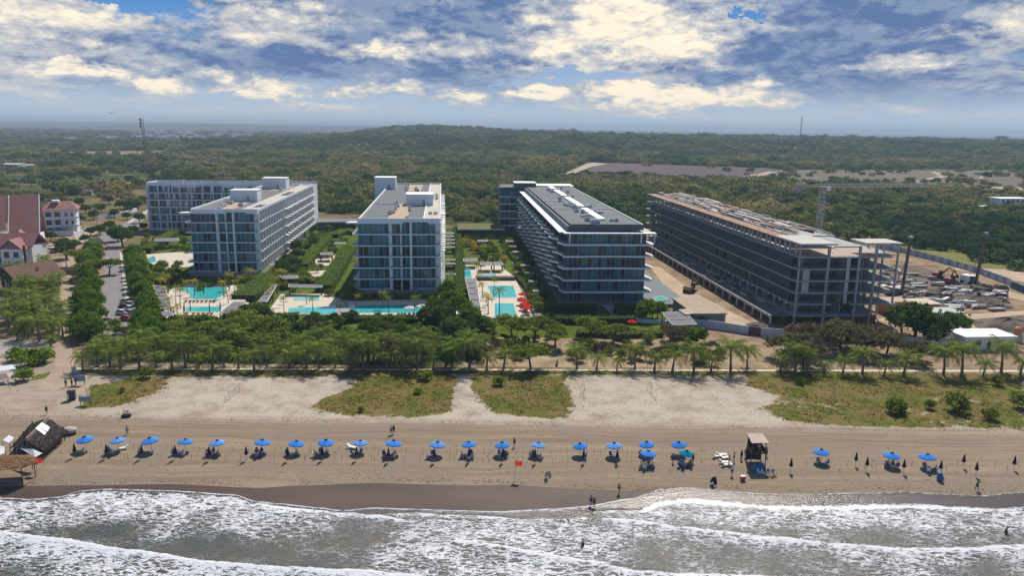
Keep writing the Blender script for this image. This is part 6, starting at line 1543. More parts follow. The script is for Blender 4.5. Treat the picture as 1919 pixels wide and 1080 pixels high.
# ---------------------------------------------------------------- hotels at the left
TILE = pmat('terracotta_tiles', (0.36, 0.17, 0.15), .9, .12, .35, bump=.3, col2=(.28, .135, .12), stretch=(1, 1, 4))
def gable(m, x0, y0, x1, y1, z0, z1, axis='x', over=.6, th=.25):
    """two slopes; ridge along the axis"""
    if axis == 'x':
        ym = (y0+y1)/2; A = [(x0-over, y0-over, z0-.3), (x1+over, y0-over, z0-.3), (x1+over, ym, z1), (x0-over, ym, z1), (x1+over, y1+over, z0-.3), (x0-over, y1+over, z0-.3)]
    else:
        xm = (x0+x1)/2; A = [(x0-over, y1+over, z0-.3), (x0-over, y0-over, z0-.3), (xm, y0-over, z1), (xm, y1+over, z1), (x1+over, y0-over, z0-.3), (x1+over, y1+over, z0-.3)]
    U = [(a, b, c+th) for a, b, c in A]
    m.add(A+U, [(0, 3, 2, 1), (2, 3, 5, 4), (6, 7, 8, 9), (8, 10, 11, 9), (0, 1, 7, 6), (4, 5, 11, 10), (1, 2, 8, 7), (2, 4, 10, 8), (3, 0, 6, 9), (5, 3, 9, 11)])
def windows_row(t, fn, u0, u1, n, z0, z1, R, w_=1.5, win=GLD):
    for i in range(n):
        c = u0+(i+.5)*(u1-u0)/n; m = MB(); m.add([fn(c-w_/2, .03, z0), fn(c+w_/2, .03, z0), fn(c+w_/2, .03, z1), fn(c-w_/2, .03, z1)], [(0, 1, 2, 3)]); o = m.build('window', win, t)
        f = MB(); f.add([fn(c-w_/2-.1, .05, z0-.12), fn(c+w_/2+.1, .05, z0-.12), fn(c+w_/2+.1, .05, z0), fn(c-w_/2-.1, .05, z0)], [(0, 1, 2, 3)]); f.build('sill', WHITE2, o)
R = random.Random(44)
def hotel_front():
    o = g(62, 500); t = empty('tiled_hotel', (o[0], o[1], 0), RZ, 'white hotel wing with balconies and low terracotta gable roof at the left edge', 'building')
    m = MB(); m.box(-34, .6, 0, 0, 11, 7.6); m.build('wall', WHITE, t)
    m = MB(); gable(m, -34, .6, 0, 11, 7.6, 11.8); m.build('roof', TILE, t)
    m = MB(); m.box(-9, -3.5, 0, -1.5, .6, 7.2); m.build('gable_wing', WHITE, t)
    m = MB(); gable(m, -9, -3.5, -1.5, 3, 7.2, 10.6, 'y'); m.build('wing_roof', TILE, t)
    m = MB(); m.add([(-9, -3.52, 7.2), (-1.5, -3.52, 7.2), (-5.25, -3.52, 10.5)], [(0, 1, 2)]); m.build('gable_face', pmat('pinkish_boards', (.32, .2, .19), .9, .1, 1), t)
    F = lambda u, q, z: (u, .6-q, z); F2 = lambda u, q, z: (u, -3.5-q, z)
    for k in (0, 1): windows_row(t, F, -33, -10, 7, k*3.7+.4, k*3.7+2.9, R, 2.2); windows_row(t, F2, -8.6, -2, 2, k*3.5+.5, k*3.5+2.7, R, 1.8)
    for k in (0, 1):
        for x in (-31, -24.5, -18, -12.5):
            m = MB(); m.prism([(x-2, .6), (x-2, -1.0), (x-1, -1.6), (x+1, -1.6), (x+2, -1.0), (x+2, .6)], k*3.7+.0, k*3.7+1.1); m.build('balcony', WHITE2, t)
    m = MB(); m.tube([(-.4, -3.8, 0), (-.4, -3.8, 8.8)], .45, 8); m.build('column', pmat('brown_column', (.14, .08, .07), .9, .1, 1), t)
hotel_front()
def hotel_big():
    o = g(75, 478); t = empty('tiled_hotel', (o[0], o[1], 0), radians(27), 'huge steep terracotta roof of the main hotel hall at the left edge', 'building')
    m = MB(); m.box(-18, 6, 0, -1, 38, 5.2); m.box(-27, 7, 0, -18.4, 26, 7.0); m.build('wall', WHITE, t)
    def slope(x0, x1, ye, ze, yr, zr, yb):
        m = MB(); A = [(x0, ye, ze), (x1, ye, ze), (x1, yr, zr), (x0, yr, zr), (x1, yb, ze), (x0, yb, ze)]; U = [(a, b, c+.3) for a, b, c in A]
        m.add(A+U, [(0, 3, 2, 1), (2, 3, 5, 4), (6, 7, 8, 9), (8, 10, 11, 9), (0, 1, 7, 6), (4, 5, 11, 10), (1, 2, 8, 7), (2, 4, 10, 8), (3, 0, 6, 9), (5, 3, 9, 11)]); return m
    slope(-10.6, 0, 2.5, 3.6, 21.5, 22.6, 40).build('roof', TILE, t); slope(-28, -11.0, 4.0, 10.4, 16.8, 23.0, 29).build('roof', TILE, t)
    for x in (-10.8, .1):
        m = MB(); m.add([(x-.2, 2.4, 3.9), (x+.2, 2.4, 3.9), (x+.2, 21.5, 23.1), (x-.2, 21.5, 23.1)], [(0, 1, 2, 3)]); m.add([(x+.2, 2.4, 3.4), (x+.2, 2.4, 3.9), (x+.2, 21.5, 23.1), (x+.2, 21.5, 22.6)], [(0, 1, 2, 3)]); m.build('verge', WHITE2, t)
    m = MB(); gable(m, -8.5, -1.5, -4.2, 5.5, 7.6, 10.2, 'y', .4); m.build('dormer_roof', TILE, t)
    m = MB(); m.box(-8.3, -1.2, 5.0, -4.4, 5.0, 7.6); m.build('dormer', pmat('dormer_face', (.10, .08, .09), .9, .1, 1), t)
    m = MB(); m.box(-7.2, -1.26, 5.6, -5.6, -1.2, 7.2); m.build('window', GLD, t)
hotel_big()
def hotel_white():
    o = g(83, 441); t = empty('balcony_hotel', (o[0], o[1], 0), radians(24), 'white three-storey villa with rounded balconies under a terracotta hip roof', 'building')
    m = MB(); m.box(0, 1.5, 0, 14, 13, 12); m.build('wall', WHITE, t)
    e = 12.0; m = MB(); A = [(-1, .3, e), (15.2, .3, e), (15.2, 14, e), (-1, 14, e), (3, 7, 15.6), (11.5, 7, 15.6)]
    m.add(A, [(0, 1, 5, 4), (1, 2, 5), (2, 3, 4, 5), (3, 0, 4), (0, 3, 2, 1)]); m.build('roof', TILE, t)
    F = lambda u, q, z: (u, 1.5-q, z)
    for k in range(3):
        z = k*3.9+.4; windows_row(t, F, .5, 8, 2, z, z+2.6, R, 2.4); windows_row(t, F, 8.5, 13.6, 2, z+.3, z+2.2, R, 1.0)
        m = MB(); m.prism([(-.6, 1.5), (-.6, .4), (.6, -.6), (6, -.8), (7.8, .1), (9, .4), (13, -.4), (15, .6), (15.2, 1.5)], z+3.3-3.9 if k else 0, (z+3.3-2.9) if k else 1.0); m.build('balcony', WHITE2, t)
    m = MB(); m.box(4, 4, 15.2, 7, 8, 16.2); m.build('chimney', WHITE2, t)
    m = MB(); m.box(2.5, -6, 0, 13, -1, 2.6); m.build('garage', WHITE, t); m = MB(); m.box(2.2, -6.3, 2.6, 13.3, -.9, 2.9); m.build('garage_roof', ROOFG, t)
hotel_white()
def small_house(px, py, w_, d_, h, label, roof=WHITE2, wall=None, name='house', nwin=3, rz=RZ, floors=1):
    o = g(px, py); t = empty(name, (o[0], o[1], 0), rz, label, 'building'); wall = wall or WHITE
    m = MB(); m.box(0, 0, -.1, w_, d_, h); m.build('wall', wall, t); m = MB(); m.box(-.4, -.4, h, w_+.4, d_+.4, h+.35); m.build('roof', roof, t)
    for k in range(floors): windows_row(t, lambda u, q, z: (u, -q, z), .5, w_-.5, nwin, k*h/floors+h/floors*.3, k*h/floors+h/floors*.8, R, min(1.6, w_/nwin*.6))
    m = MB(); m.box(w_*.45, -.05, 0, w_*.45+1.1, 0, 2.2 if h > 2.4 else h*.8); m.build('door', WOODD, t); return t
small_house(1806, 657, 13.5, 7, 3.3, 'low white flat roofed building with brown door at the right behind the palms', nwin=2)
small_house(1872, 392, 24, 12, 7.5, 'white two-storey house far at the right edge', nwin=6, floors=2)
small_house(1838, 396, 16, 8, 3.2, 'low red brick building below the white house far right', roof=PLW, wall=BRICK)
small_house(1300, 613, 9, 19, 3.6, 'long flat tan roofed site office beside the white panel roof', roof=pmat('tan_flat_roof', (.42, .33, .25), .9, .08, .4), wall=pmat('grey_block', (.18, .18, .19), .9, .1, 1), name='site_office', rz=radians(6))
small_house(1713, 590, 8, 7, 3, 'site hut with pale tan roof near the dark trees', roof=pmat('pale_tan_sheet', (.62, .50, .38), .8, .05, .5), wall=pmat('timber_wall', (.35, .22, .14), .9, .1, 1), name='site_hut', nwin=1)
small_house(1662, 592, 7, 6, 4, 'orange timber hut beside the unfinished building', roof=TAN, wall=pmat('orange_ply', (.55, .32, .19), .9, .1, 1), name='site_hut', nwin=1)
small_house(1748, 606, 9, 6, 2.8, 'grey roofed hut behind the large dark trees', roof=STEEL, wall=STONE, name='site_hut', nwin=1)
small_house(858, 613, 3.4, 3, 3.4, 'small pale gate house between the hedges below the pools', nwin=1, name='gate_house')
small_house(52, 375, 11, 6, 3, 'small grey roofed house among the trees behind the big hotel roof', roof=STEEL)
small_house(0, 318, 20, 14, 6, 'white building at the left edge beyond the scrub', nwin=4)
small_house(24, 315, 22, 10, 3.5, 'long low white roof beyond the scrub at the left', nwin=3)
small_house(138, 308, 20, 10, 3, 'pale low building in the plain left of the mast', nwin=3)
small_house(155, 366, 6, 4, 3, 'tiny pale blue roofed house in the scrub', roof=SIGN)
def thatch_house():
    a = g(20, 548); t = empty('thatched_pavilion', (a[0], a[1], 0), radians(-28), 'brown thatched pavilion with dark gable in front of the palm grove', 'building')
    m = MB(); gable(m, -7, 0, 5, 14, 4.0, 8.0, 'y', 1); m.build('roof', pmat('brown_thatch', (.22, .13, .095), 1, .2, 1, bump=.5, stretch=(4, 1, 1)), t)
    m = MB(); m.box(-6.5, 1, 0, 4.5, 13.5, 4.0); m.build('wall', pmat('dark_open_hall', (.035, .035, .05), .9, .1, 1), t)
    for x in (-6.8, -3, 1, 4.8): m = MB(); m.box(x-.15, .3, 0, x+.15, .6, 4); m.build('post', WHITE2, t)
thatch_house()
flat('club_terrace', [(-10,640),(90,635),(96,660),(70,668),(-10,668)], .05, pmat('pale_trampled_sand', (.50, .43, .37), 1, .2, .25, col2=(.22, .19, .19)), kind='structure')
flat('club_terrace', [(-10,672),(28,675),(40,720),(-10,722)], .05, MATS['pale_trampled_sand'], kind='structure')
sail([(-8,688),(24,684),(30,692),(-6,697)], [2.8, 3, 2.8, 2.6], 'white canopy of the beach club at the left edge beside the clipped bushes')
sail([(-8,704),(12,700),(16,708),(-8,714)], [2.8, 3, 2.8, 2.6], 'brownish canopy of the beach club at the left edge, the lower one', THATCH)
def wallrun(pix, h, mat, label, name='boundary_wall', th=.2, cat='wall', gate=None):
    P = [g(*p) for p in pix]; t = empty(name, (P[0][0], P[0][1], 0), 0, label, cat)
    for i in range(len(P)-1):
        a = Vector(P[i])-Vector(P[0]); b_ = Vector(P[i+1])-Vector(P[0]); d = (b_-a).normalized(); s = Vector((-d.y, d.x))*th/2
        q = [a+s, b_+s, b_-s, a-s]; m = MB(); m.prism([(v.x, v.y) for v in q], -.05, h); m.build('gate' if gate == i else 'wall_panel', pmat('brown_gate', (.16, .09, .08), .8, .1, 1) if gate == i else mat, t)
HOARD = pmat('white_hoarding', (.55, .60, .68), .7, .08, .3)
wallrun([(1292,612),(1345,618),(1402,627),(1425,630),(1478,634),(1560,640),(1650,645),(1720,648),(1806,650)], 2.3, HOARD, 'white site hoarding with a brown gate in front of the building site', gate=2)
wallrun([(140,446),(172,432)], 2.4, WHITE, 'white villa wall beside the hotel drive'); wallrun([(184,412),(232,404),(256,396)], 2.2, WHITE, 'white boundary wall along the lane inland', th=.3)
wallrun([(240,420),(276,398)], 1.0, WHITE2, 'low white kerb wall along the inland road'); wallrun([(-5,519),(40,516)], 2.2, HOARD, 'pale wall behind the thatched pavilion')
# corrugated site fence, alternating panels
def fence():
    P = [g(*p) for p in ((1648,466),(1700,476),(1760,492),(1830,512),(1893,536))]; t = empty('site_fence', (P[0][0], P[0][1], 0), 0, 'long blue and white corrugated fence along the far side of the building site', 'fence')
    FB = pmat('fence_blue', (.20, .30, .48), .6, .1, .5); FW = pmat('fence_grey', (.42, .47, .55), .6, .1, .5); n = 0
    for i in range(len(P)-1):
        a = Vector(P[i])-Vector(P[0]); b_ = Vector(P[i+1])-Vector(P[0]); L_ = (b_-a).length; k = int(L_/2.6)
        for j in range(k):
            p, q = a.lerp(b_, j/k), a.lerp(b_, (j+.93)/k); d = (q-p).normalized(); s = Vector((-d.y, d.x))*.05
            m = MB(); m.prism([tuple(v) for v in (p+s, q+s, q-s, p-s)], 0, 2.5); m.build('fence_panel', (FB, FW)[n % 2], t); n += 1
fence()
wallrun([(1893,540),(1960,566)], 2.6, pmat('teal_sheet', (.05, .16, .20), .7, .1, 1), 'dark teal fence at the right edge of the building site', name='site_fence', cat='fence')
# ---------------------------------------------------------------- ground of the building site and the tracks
SITEG = pmat('dry_earth', (.52, .40, .29), 1, .15, .15, col2=(.40, .30, .21), bump=.3)
DEBR = pmat('dark_earth', (.075, .060, .052), 1, .3, .4, col2=(.20, .155, .12), bump=.8)
for pix, mt, nm in [([(1216,497),(1236,500),(1300,548),(1360,580),(1425,612),(1400,622),(1350,616),(1330,600),(1240,530)], SITEG, 'site_track'),
    ([(1640,600),(1700,585),(1800,590),(1925,582),(1925,592),(1800,602),(1760,612),(1700,612)], SITEG, 'site_track'),
    ([(1800,520),(1830,528),(1925,556),(1925,566),(1850,548),(1800,532)], SITEG, 'site_track'), ([(1780,600),(1850,615),(1925,650),(1880,650),(1790,625)], SITEG, 'site_track'),
    ([(1660,500),(1720,500),(1800,520),(1850,550),(1880,575),(1800,580),(1700,578),(1660,550)], DEBR, 'churned_ground'), ([(1810,600),(1925,590),(1925,632),(1860,612)], DEBR, 'churned_ground'),
    ([(1820,505),(1925,505),(1925,530),(1880,522)], SITEG, 'site_track'),
    ([(1055,640),(1420,640),(1440,690),(1040,688)], pmat('sandy_scrub_ground', (.42, .30, .20), 1, .2, .2, col2=(.20, .16, .09), bump=.4), 'scrub_ground'),
    ([(900,632),(1045,634),(1045,688),(895,686)], MATS['sandy_scrub_ground'], 'scrub_ground')]:
    flat(nm, pix, .006 if mt is not DEBR else .010, mt, kind='structure', z0=-.03)
FIELD = pmat('ploughed_field', (.125, .080, .085), 1, .15, .02, col2=(.065, .050, .052), stretch=(.3, 3, 1)); FROAD = pmat('far_dirt_road', (.48, .38, .30), 1, .12, .03)
FBR = pmat('brown_far_field', (.26, .17, .12), 1, .2, .01, col2=(.18, .14, .09)); FGR = pmat('grey_green_fields', (.070, .075, .045), 1, .2, .014, col2=(.20, .15, .115), stretch=(.5, 3, 1))
def far_sheet(nm, pix, mat, z):
    poly = [g(*p) for p in pix]; m = MB(); m.prism(poly, terrain(*poly[0])*0-.02, z); tag(m.build(nm, mat), kind='structure')
far_sheet('ploughed_field', [(1108,305),(1440,316),(1470,324),(1372,334),(1300,331),(1105,322)], FIELD, .3)
far_sheet('far_fields', [(1440,320),(1925,320),(1925,362),(1830,362),(1740,352),(1660,345),(1480,338),(1380,336)], FGR, .25)
far_sheet('far_dirt_road', [(1098,308),(1112,305),(1140,308),(1112,312),(1085,322),(1064,331),(1048,352),(1036,352),(1052,331),(1074,319)], FROAD, .5)
far_sheet('far_dirt_road', [(1372,336),(1440,322),(1460,322),(1400,338)], FROAD, .55)
far_sheet('far_dirt_road', [(1674,349),(1760,330),(1744,323),(1750,322),(1780,331),(1700,350)], FROAD, .55)
far_sheet('far_dirt_road', [(1720,354),(1925,350),(1925,358),(1800,360)], FROAD, .56)
far_sheet('far_dirt_road', [(1833,334),(1850,327),(1854,328),(1838,336)], FROAD, .57)
far_sheet('brown_field', [(100,286),(200,283),(445,283),(440,291),(330,296),(190,293)], FBR, .4)
far_sheet('far_dirt_road', [(464,302),(488,284),(492,286),(470,304)], FROAD, .5)
# ---------------------------------------------------------------- crane, masts, machines
def lattice(m, a, b_, w_, n, r=.07):
    a = Vector(a); b_ = Vector(b_); d = (b_-a).normalized(); u = d.orthogonal().normalized() if abs(d.z) > .9 else Vector((0, 0, 1)); v = d.cross(u); C_ = []
    for k in range(n+1):
        c = a.lerp(b_, k/n); C_.append([c+(u*s1+v*s2)*w_/2 for s1, s2 in ((-1, -1), (1, -1), (1, 1), (-1, 1))])
    for q in range(4): m.tube([C_[0][q], C_[-1][q]], r, 4)
    for k in range(n):
        for q in range(4): m.tube([C_[k][q], C_[k+1][(q+1) % 4]], r*.6, 3, caps=False); m.tube([C_[k][q], C_[k][(q+1) % 4]], r*.6, 3, caps=False)
def crane():
    t = empty('tower_crane', (137, 333, 0), 0, 'pale tower crane with long horizontal jib behind the unfinished building', 'crane'); CM = pmat('pale_steel', (.50, .49, .47), .6, .08, 1)
    m = MB(); lattice(m, (0, 0, 0), (0, 0, 29), 2.2, 16, .14); m.build('mast', CM, t)
    m = MB(); lattice(m, (-12, 0, 30.6), (0, 0, 30.6), 1.3, 8, .10); m.build('counter_jib', CM, t)
    m = MB(); lattice(m, (0, 0, 30.6), (46, -2, 31.5), 1.3, 26, .10); m.build('jib', CM, t)
    m = MB(); m.cbox((1.8, -1.3, 29.3), (1.6, 1.6, 1.9)); m.build('cab', WHITE2, t)
    m = MB(); m.cbox((-10.5, 0, 29.6), (2.4, 1.4, 2.2)); m.build('counterweight', CONC, t)
    m = MB(); m.cbox((-5.5, 0, 31.6), (3.2, 1.4, 1.2)); m.build('winch_house', DARKM, t)
    m = MB(); m.cbox((0, 0, 29.6), (2.6, 2.6, 1.0)); m.build('slewing_ring', STEEL, t)
crane()
def mast():
    x, y = g(281, 347); t = empty('lattice_mast', (x, y, 0), 0, 'tall thin lattice telecom mast behind the long rear white block', 'mast'); MM = pmat('mast_steel', (.20, .17, .18), .6, .1, 1)
    m = MB(); lattice(m, (0, 0, 0), (-1.0, 0, 28), 4.2, 9, .14); m.build('lower_lattice', MM, t)
    m = MB(); lattice(m, (-1, 0, 28), (-2.4, 0, 57), 1.8, 14, .11); m.build('upper_lattice', MM, t)
    for z in (50, 53, 56): m = MB(); m.cbox((-2.2-(z % 3)*.5, -1.0, z), (.9, .4, 2.2)); m.build('antenna', DARKM, t)
mast()
x, y = g(1497, 287); m = MB(); lattice(m, (0, 0, 0), (0, 0, 68), 1.6, 14, .22); tag(m.build('radio_mast', STEEL, None, (x, y, 22)), 'very distant needle-like radio mast above the ridge on the right', 'mast')
def rig(px, py, h, label, lean, tank):
    x, y = g(px, py); t = empty('piling_rig', (x, y, 0), .3, label, 'piling rig')
    m = MB(); m.cbox((0, 0, .5), (1.0, 5.2, 1.0)); m.build('track', DARKM, t); m = MB(); m.cbox((3, 0, .5), (1.0, 5.2, 1.0)); m.build('track', DARKM, t)
    m = MB(); m.cbox((1.5, .8, 2.0), (3.4, 4.4, 2.0)); m.build('machine_house', tank, t); m = MB(); m.cbox((.4, -1.6, 2.2), (1.2, 1.2, 1.8)); m.build('cab', GLD, t)
    m = MB(); m.tube([(1.5, -2.2, .2), (1.5+lean*.5, -2.2, h*.5), (1.5+lean, -2.2, h)], [.55, .5, .42], 8); m.build('leader', pmat('rusty_leader', (.20, .14, .115), .8, .2, .5), t)
    m = MB(); m.tube([(1.5, 1.2, 2.5), (1.5+lean*.6, -1.9, h*.62)], .16, 6); m.build('back_stay', STEEL, t)
    m = MB(); m.cbox((1.5+lean, -2.2, h+.3), (1.6, 1.0, .8)); m.build('head_sheave', STEEL, t)
rig(1672, 556, 20, 'tall brown piling rig close to the right corner of the unfinished building', .9, STEEL); rig(1812, 532, 18.5, 'tall piling rig beside the corrugated fence', 1.6, WHITE2)
def excavator(px, py, rz, label, col):
    x, y = g(px, py); t = empty('excavator', (x, y, 0), rz, label, 'excavator')
    for s in (-1, 1): m = MB(); m.tube([(s*1.2, -1.8, .45), (s*1.2, 1.8, .45)], .45, 8); m.cbox((s*1.2, 0, .45), (.6, 3.6, .9)); m.build('track', DARKM, t)
    m = MB(); m.cbox((0, .5, 1.6), (2.6, 3.2, 1.3)); m.build('body', col, t); m = MB(); m.cbox((-.8, -.8, 2.3), (1.0, 1.4, 1.7)); m.build('cab', GLD, t)
    m = MB(); m.tube([(.4, -1.0, 1.7), (.4, -3.2, 4.6)], [.3, .25], 6); m.build('boom', col, t); m = MB(); m.tube([(.4, -3.2, 4.6), (.4, -5.8, 2.6)], [.22, .18], 6); m.build('arm', col, t)
    m = MB(); m.add([(.0, -5.8, 2.6), (.9, -5.8, 2.6), (.9, -6.5, 1.7), (0, -6.5, 1.7), (0, -5.6, 1.5), (.9, -5.6, 1.5)], [(0, 1, 2, 3), (3, 2, 5, 4), (0, 3, 4), (1, 5, 2)]); m.build('bucket', STEEL, t)
ORG = pmat('orange_machine_paint', (.30, .075, .04), .6, .15, 1)
excavator(1758, 522, .9, 'orange excavator on the building site, the one further back', ORG); excavator(1778, 532, 2.1, 'orange red excavator on the building site, the one nearer', ORG); excavator(1292, 548, 2.4, 'rusty dark excavator on the track beside the wavy block', RUST)
R = random.Random(61)
for i in range(280):
    px, py = R.uniform(1655, 1885), R.uniform(498, 584)
    if py < 505+(px-1655)*.16: continue
    if py > 500+(1890-px)*.5+60 and False: continue
    x, y = g(px, py); k = i % 5
    if k == 0:
        m = MB(); n = 14; rr = R.uniform(1.2, 3.2); m.add([(0, 0, rr*.5)]+[(rr*(1+.3*R.random())*cos(6.28*j/n), rr*.8*(1+.3*R.random())*sin(6.28*j/n), -.05) for j in range(n)]+[(rr*.55*(1+.4*R.random())*cos(6.28*j/n), rr*.5*(1+.3*R.random())*sin(6.28*j/n), rr*.36*(1+.4*R.random())) for j in range(n)], [(0, 1+n+j, 1+n+(j+1) % n) for j in range(n)]+[(1+n+j, 1+j, 1+(j+1) % n, 1+n+(j+1) % n) for j in range(n)])
        tag(m.build('earth_heap', DEBR, None, (x, y, 0)), 'dark heap of earth and rubble, %s of those across the building site' % nth(i//5+1), 'heap', 'earth heaps on the site')
    else:
        mt, nm, ct, lk = ((CONC, 'board_stack', 'stack', 'grey stack of boards'), (RUST, 'rebar_bundle', 'bundle', 'rusty bundle of bars'), (DARKM, 'dark_crate', 'crate', 'dark crate of site material'), (PLW, 'sheet_stack', 'stack', 'white stack of sheets'))[k-1]
        m = MB(); L_, w_ = R.uniform(2, 6), R.uniform(.5, 2); nl = R.randrange(2, 5); a = R.uniform(-.4, .9)
        for q in range(nl):
            if k == 2:
                for s in range(4): m.tube([(-L_/2+R.uniform(-.3, .3), (s-1.5)*.22, .12+q*.2), (L_/2+R.uniform(-.3, .3), (s-1.5)*.22, .12+q*.2)], .09, 5)
            else: m.cbox((R.uniform(-.2, .2), R.uniform(-.1, .1), .15+q*.27), (L_*R.uniform(.85, 1), w_*R.uniform(.85, 1), .24), R.uniform(-.08, .08))
        tag(m.build(nm, mt, None, (x, y, 0), a), '%s on the churned site, %d m inland, %s of its kind' % (lk, int(y-185), nth(i//5+1)), ct, lk+' on the site')
for (px, py, rr) in [(1835,566,6),(1850,570,5),(1820,562,4.5),(1865,574,4),(1890,612,7),(1420,610,2.5),(1440,612,2.2)]:
    x, y = g(px, py); m = MB(); n = 24; q = 6; vs = []
    for j in range(q+1):
        for i in range(n): a = 6.283*i/n; r_ = rr*(1-j/q)*(1+.25*fbm(cos(a)+px, sin(a), j*.3)); vs.append((r_*cos(a)*1.5, r_*sin(a), rr*.34*sin(pi/2*j/q)*(1+.3*fbm(cos(a)*2, sin(a)*2, px))-.1))
    m.add(vs, [(j*n+i, j*n+(i+1) % n, (j+1)*n+(i+1) % n, (j+1)*n+i) for j in range(q) for i in range(n)])
    tag(m.build('earth_heap', DEBR, None, (x, y, 0)), 'broad dark mound of earth, %s' % {1835:'leftmost front one of the four by the fence',1850:'front middle one of the four by the fence',1820:'rear left one of the four by the fence',1865:'rightmost of the four by the fence',1890:'the large one near the right edge behind the tanks',1420:'left one of two beside the hoarding gate',1440:'right one of two beside the hoarding gate'}[px], 'heap', 'earth mounds on the site')
# solar-like panelled canopy in front of the wavy block
boarded_roof([(1240,586),(1284,584),(1306,608),(1262,610)], 3.6, 3, 'white framed roof with dark panels beside the long tan site office', 'panel_canopy', pmat('dark_panels', (.06, .065, .09), .4, .1, 1))
boarded_roof([(1272,581),(1290,579),(1298,588),(1285,590)], 4.0, 2, 'small white framed roof with tan panels behind the dark panelled one', 'panel_canopy', TAN)
flat('garden_wall', [(1190,603),(1262,607),(1262,609),(1190,605)], 1.0, WHITE, 'low white garden wall in front of the bright green trees', 'wall')
for px, py, lb in [(1752,622,'orange water tank on the ground beside the large dark trees'),(1905,640,'orange water tank at the right end of the white flat roofed building')]:
    x, y = g(px, py); t = empty('water_tank', (x, y, 0), 0, lb, 'tank'); m = MB(); m.lathe([(.9, 2.0), (.95, 2.3), (.95, 3.6), (.6, 3.9), (.05, 4.0)], 14); m.build('barrel', pmat('orange_plastic', (.62, .20, .08), .6, .1, 1), t); m = MB(); m.cbox((0, 0, 1), (1.9, 1.9, 2.0)); m.build('stand', CONC, t)
# utility poles
for i, (px, py, h) in enumerate([(125,505,9),(183,432,9),(151,420,9),(157,440,8),(1265,410,6),(1895,650,7),(1795,622,8)]):
    x, y = g(px, py); t = empty('utility_pole', (x, y, 0), 0, 'grey utility pole with a cross arm, %s' % ('beside the dirt track','beside the white villa wall','left of the lane inland','in front of the white villa wall','standing behind the unfinished building','right of the white flat roofed building','left of the white flat roofed building')[i], 'pole')
    m = MB(); m.tube([(0, 0, -.1), (0, 0, h)], [.16, .10], 8); m.build('pole', STEEL, t); m = MB(); m.box(-1.1, -.08, h-.6, 1.1, .08, h-.45); m.build('cross_arm', STEEL, t)
# cars parked on the street
def car_proto(col):
    t = empty('parked_car'); t['category'] = 'car'
    m = MB(); m.add([(-.85, -2.1, .35), (.85, -2.1, .35), (.85, 2.1, .35), (-.85, 2.1, .35), (-.82, -2.1, .78), (.82, -2.1, .78), (.85, 2.05, .88), (-.85, 2.05, .88), (-.84, -.9, .95), (.84, -.9, .95)], [(0, 3, 2, 1), (0, 1, 5, 4), (4, 5, 9, 8), (8, 9, 6, 7), (2, 3, 7, 6), (1, 2, 6, 9, 5), (3, 0, 4, 8, 7)]); m.build('body', col, t)
    m = MB(); m.add([(-.78, -.85, .95), (.78, -.85, .95), (.8, 1.8, .9), (-.8, 1.8, .9), (-.62, -.3, 1.42), (.62, -.3, 1.42), (.62, 1.2, 1.42), (-.62, 1.2, 1.42)], [(0, 1, 5, 4), (1, 2, 6, 5), (2, 3, 7, 6), (3, 0, 4, 7)]); m.build('windows', GLD, t)
    m = MB(); m.box(-.63, -.3, 1.42, .63, 1.2, 1.46); m.build('roof', col, t)
    for sx in (-1, 1):
        for y in (-1.35, 1.3): m = MB(); m.tube([(sx*.88, y, .32), (sx*.68, y, .32)], .32, 12); w = m.build('wheel', DARKM, t); m = MB(); m.tube([(sx*.885, y, .32), (sx*.87, y, .32)], .18, 10); m.build('rim', STEEL, w)
        m = MB(); m.cbox((sx*.6, -2.1, .66), (.35, .06, .14)); m.build('headlight', PLW, t)
    return Proto(t)
CARS = {k: car_proto(pmat('car_'+k, c, .3, .02, 1, spec=.6)) for k, c in (('white', (.75, .75, .76)), ('silver', (.4, .42, .45)), ('red', (.5, .03, .05)), ('black', (.03, .03, .035)))}
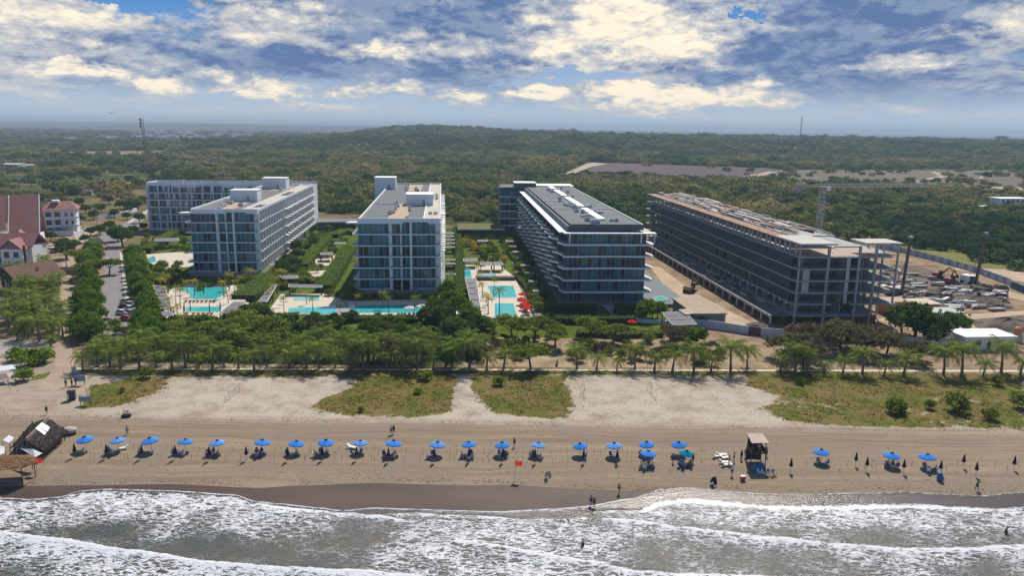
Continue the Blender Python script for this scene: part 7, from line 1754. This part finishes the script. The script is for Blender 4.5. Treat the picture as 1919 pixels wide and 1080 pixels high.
for i, (px, py, k, rz, lb) in enumerate([(240,601,'red',1.4,'red car parked nearest the beach on the street'),(231,590,'white',1.4,'white car, first behind the red one on the street'),(248,590,'silver',1.4,'silver car beside the first white one'),(247,582,'white',1.4,'white car, second row behind the red one'),(236,579,'black',1.4,'black car under the street trees'),(246,574,'silver',1.4,'silver car under the street trees'),(238,569,'white',1.4,'white car furthest up under the street trees'),(96,466,'white',.6,'white car in the hotel yard'),(100,474,'black',.8,'black car in the hotel yard'),(202,492,'white',.1,'white car driving at the top of the street')]):
    x, y = g(px, py); CARS[k].place((x, y, .02), rz, lb, 'parked cars')
# far town of white buildings
R = random.Random(70); cnt = 0
for (x0, x1, y, n) in [(244,312,253,12),(248,285,260,6),(288,330,261,6),(322,375,254,8),(340,375,260,5),(393,430,258,6),(440,475,257,4),(125,140,264,2),(190,215,263,3),(560,600,255,2)]:
    for i in range(n):
        px = x0+(i+.5)*(x1-x0)/n+R.uniform(-1.5, 1.5); py = y+R.uniform(-1.0, 1.2)+ (px-960)*0; X, Y = g(px, max(py, 247)); z = terrain(X, Y)
        if Y > 9000: continue
        h = R.uniform(14, 24)*Y/3500; w_ = R.uniform(14, 34)*Y/2500; t = empty('town_building', (X, Y, z-2), R.uniform(-.2, .2)); cnt += 1
        tag(t, 'tiny white building of the distant town, %s counted cluster by cluster' % nth(cnt), 'building', 'white buildings of the far town')
        m = MB(); m.box(-w_/2, 0, 0, w_/2, w_*.5, h); m.build('wall', WHITE2, t); m = MB(); m.box(-w_/2-1, -1, h, w_/2+1, w_*.5+1, h+1); m.build('roof', PLW, t)
# soaring bird
m = MB(); m.tube([(0, -.42, 0), (0, -.3, .02), (0, 0, 0), (0, .35, 0), (0, .6, .02)], [.02, .07, .13, .08, .02], 8)
for s in (-1, 1): m.add([(s*.08, -.15, .03), (s*.5, -.22, .22), (s*1.05, .05, .12), (s*.5, .12, .2), (s*.08, .18, .03)], [(0, 1, 2, 3, 4)]); m.add([(s*.08, -.15, .01), (s*.5, -.22, .20), (s*1.05, .05, .11), (s*.5, .12, .18), (s*.08, .18, .01)], [(4, 3, 2, 1, 0)])
x, y, z = -79.0, 150.0, 54+150*(228-213)/1400*1.0
tag(m.build('bird', DARKM, None, (x, y, z), .5), 'dark seabird gliding in the sky above the left horizon', 'bird')

far_sheet('meadow', [(1648,448),(1740,450),(1925,462),(1925,512),(1830,500),(1700,470)], pmat('rough_meadow', (.13, .15, .025), 1, .2, .08, col2=(.19, .17, .05)), .03)
far_sheet('site_track', [(1790,500),(1925,508),(1925,516),(1860,516),(1790,506)], SITEG, .04)
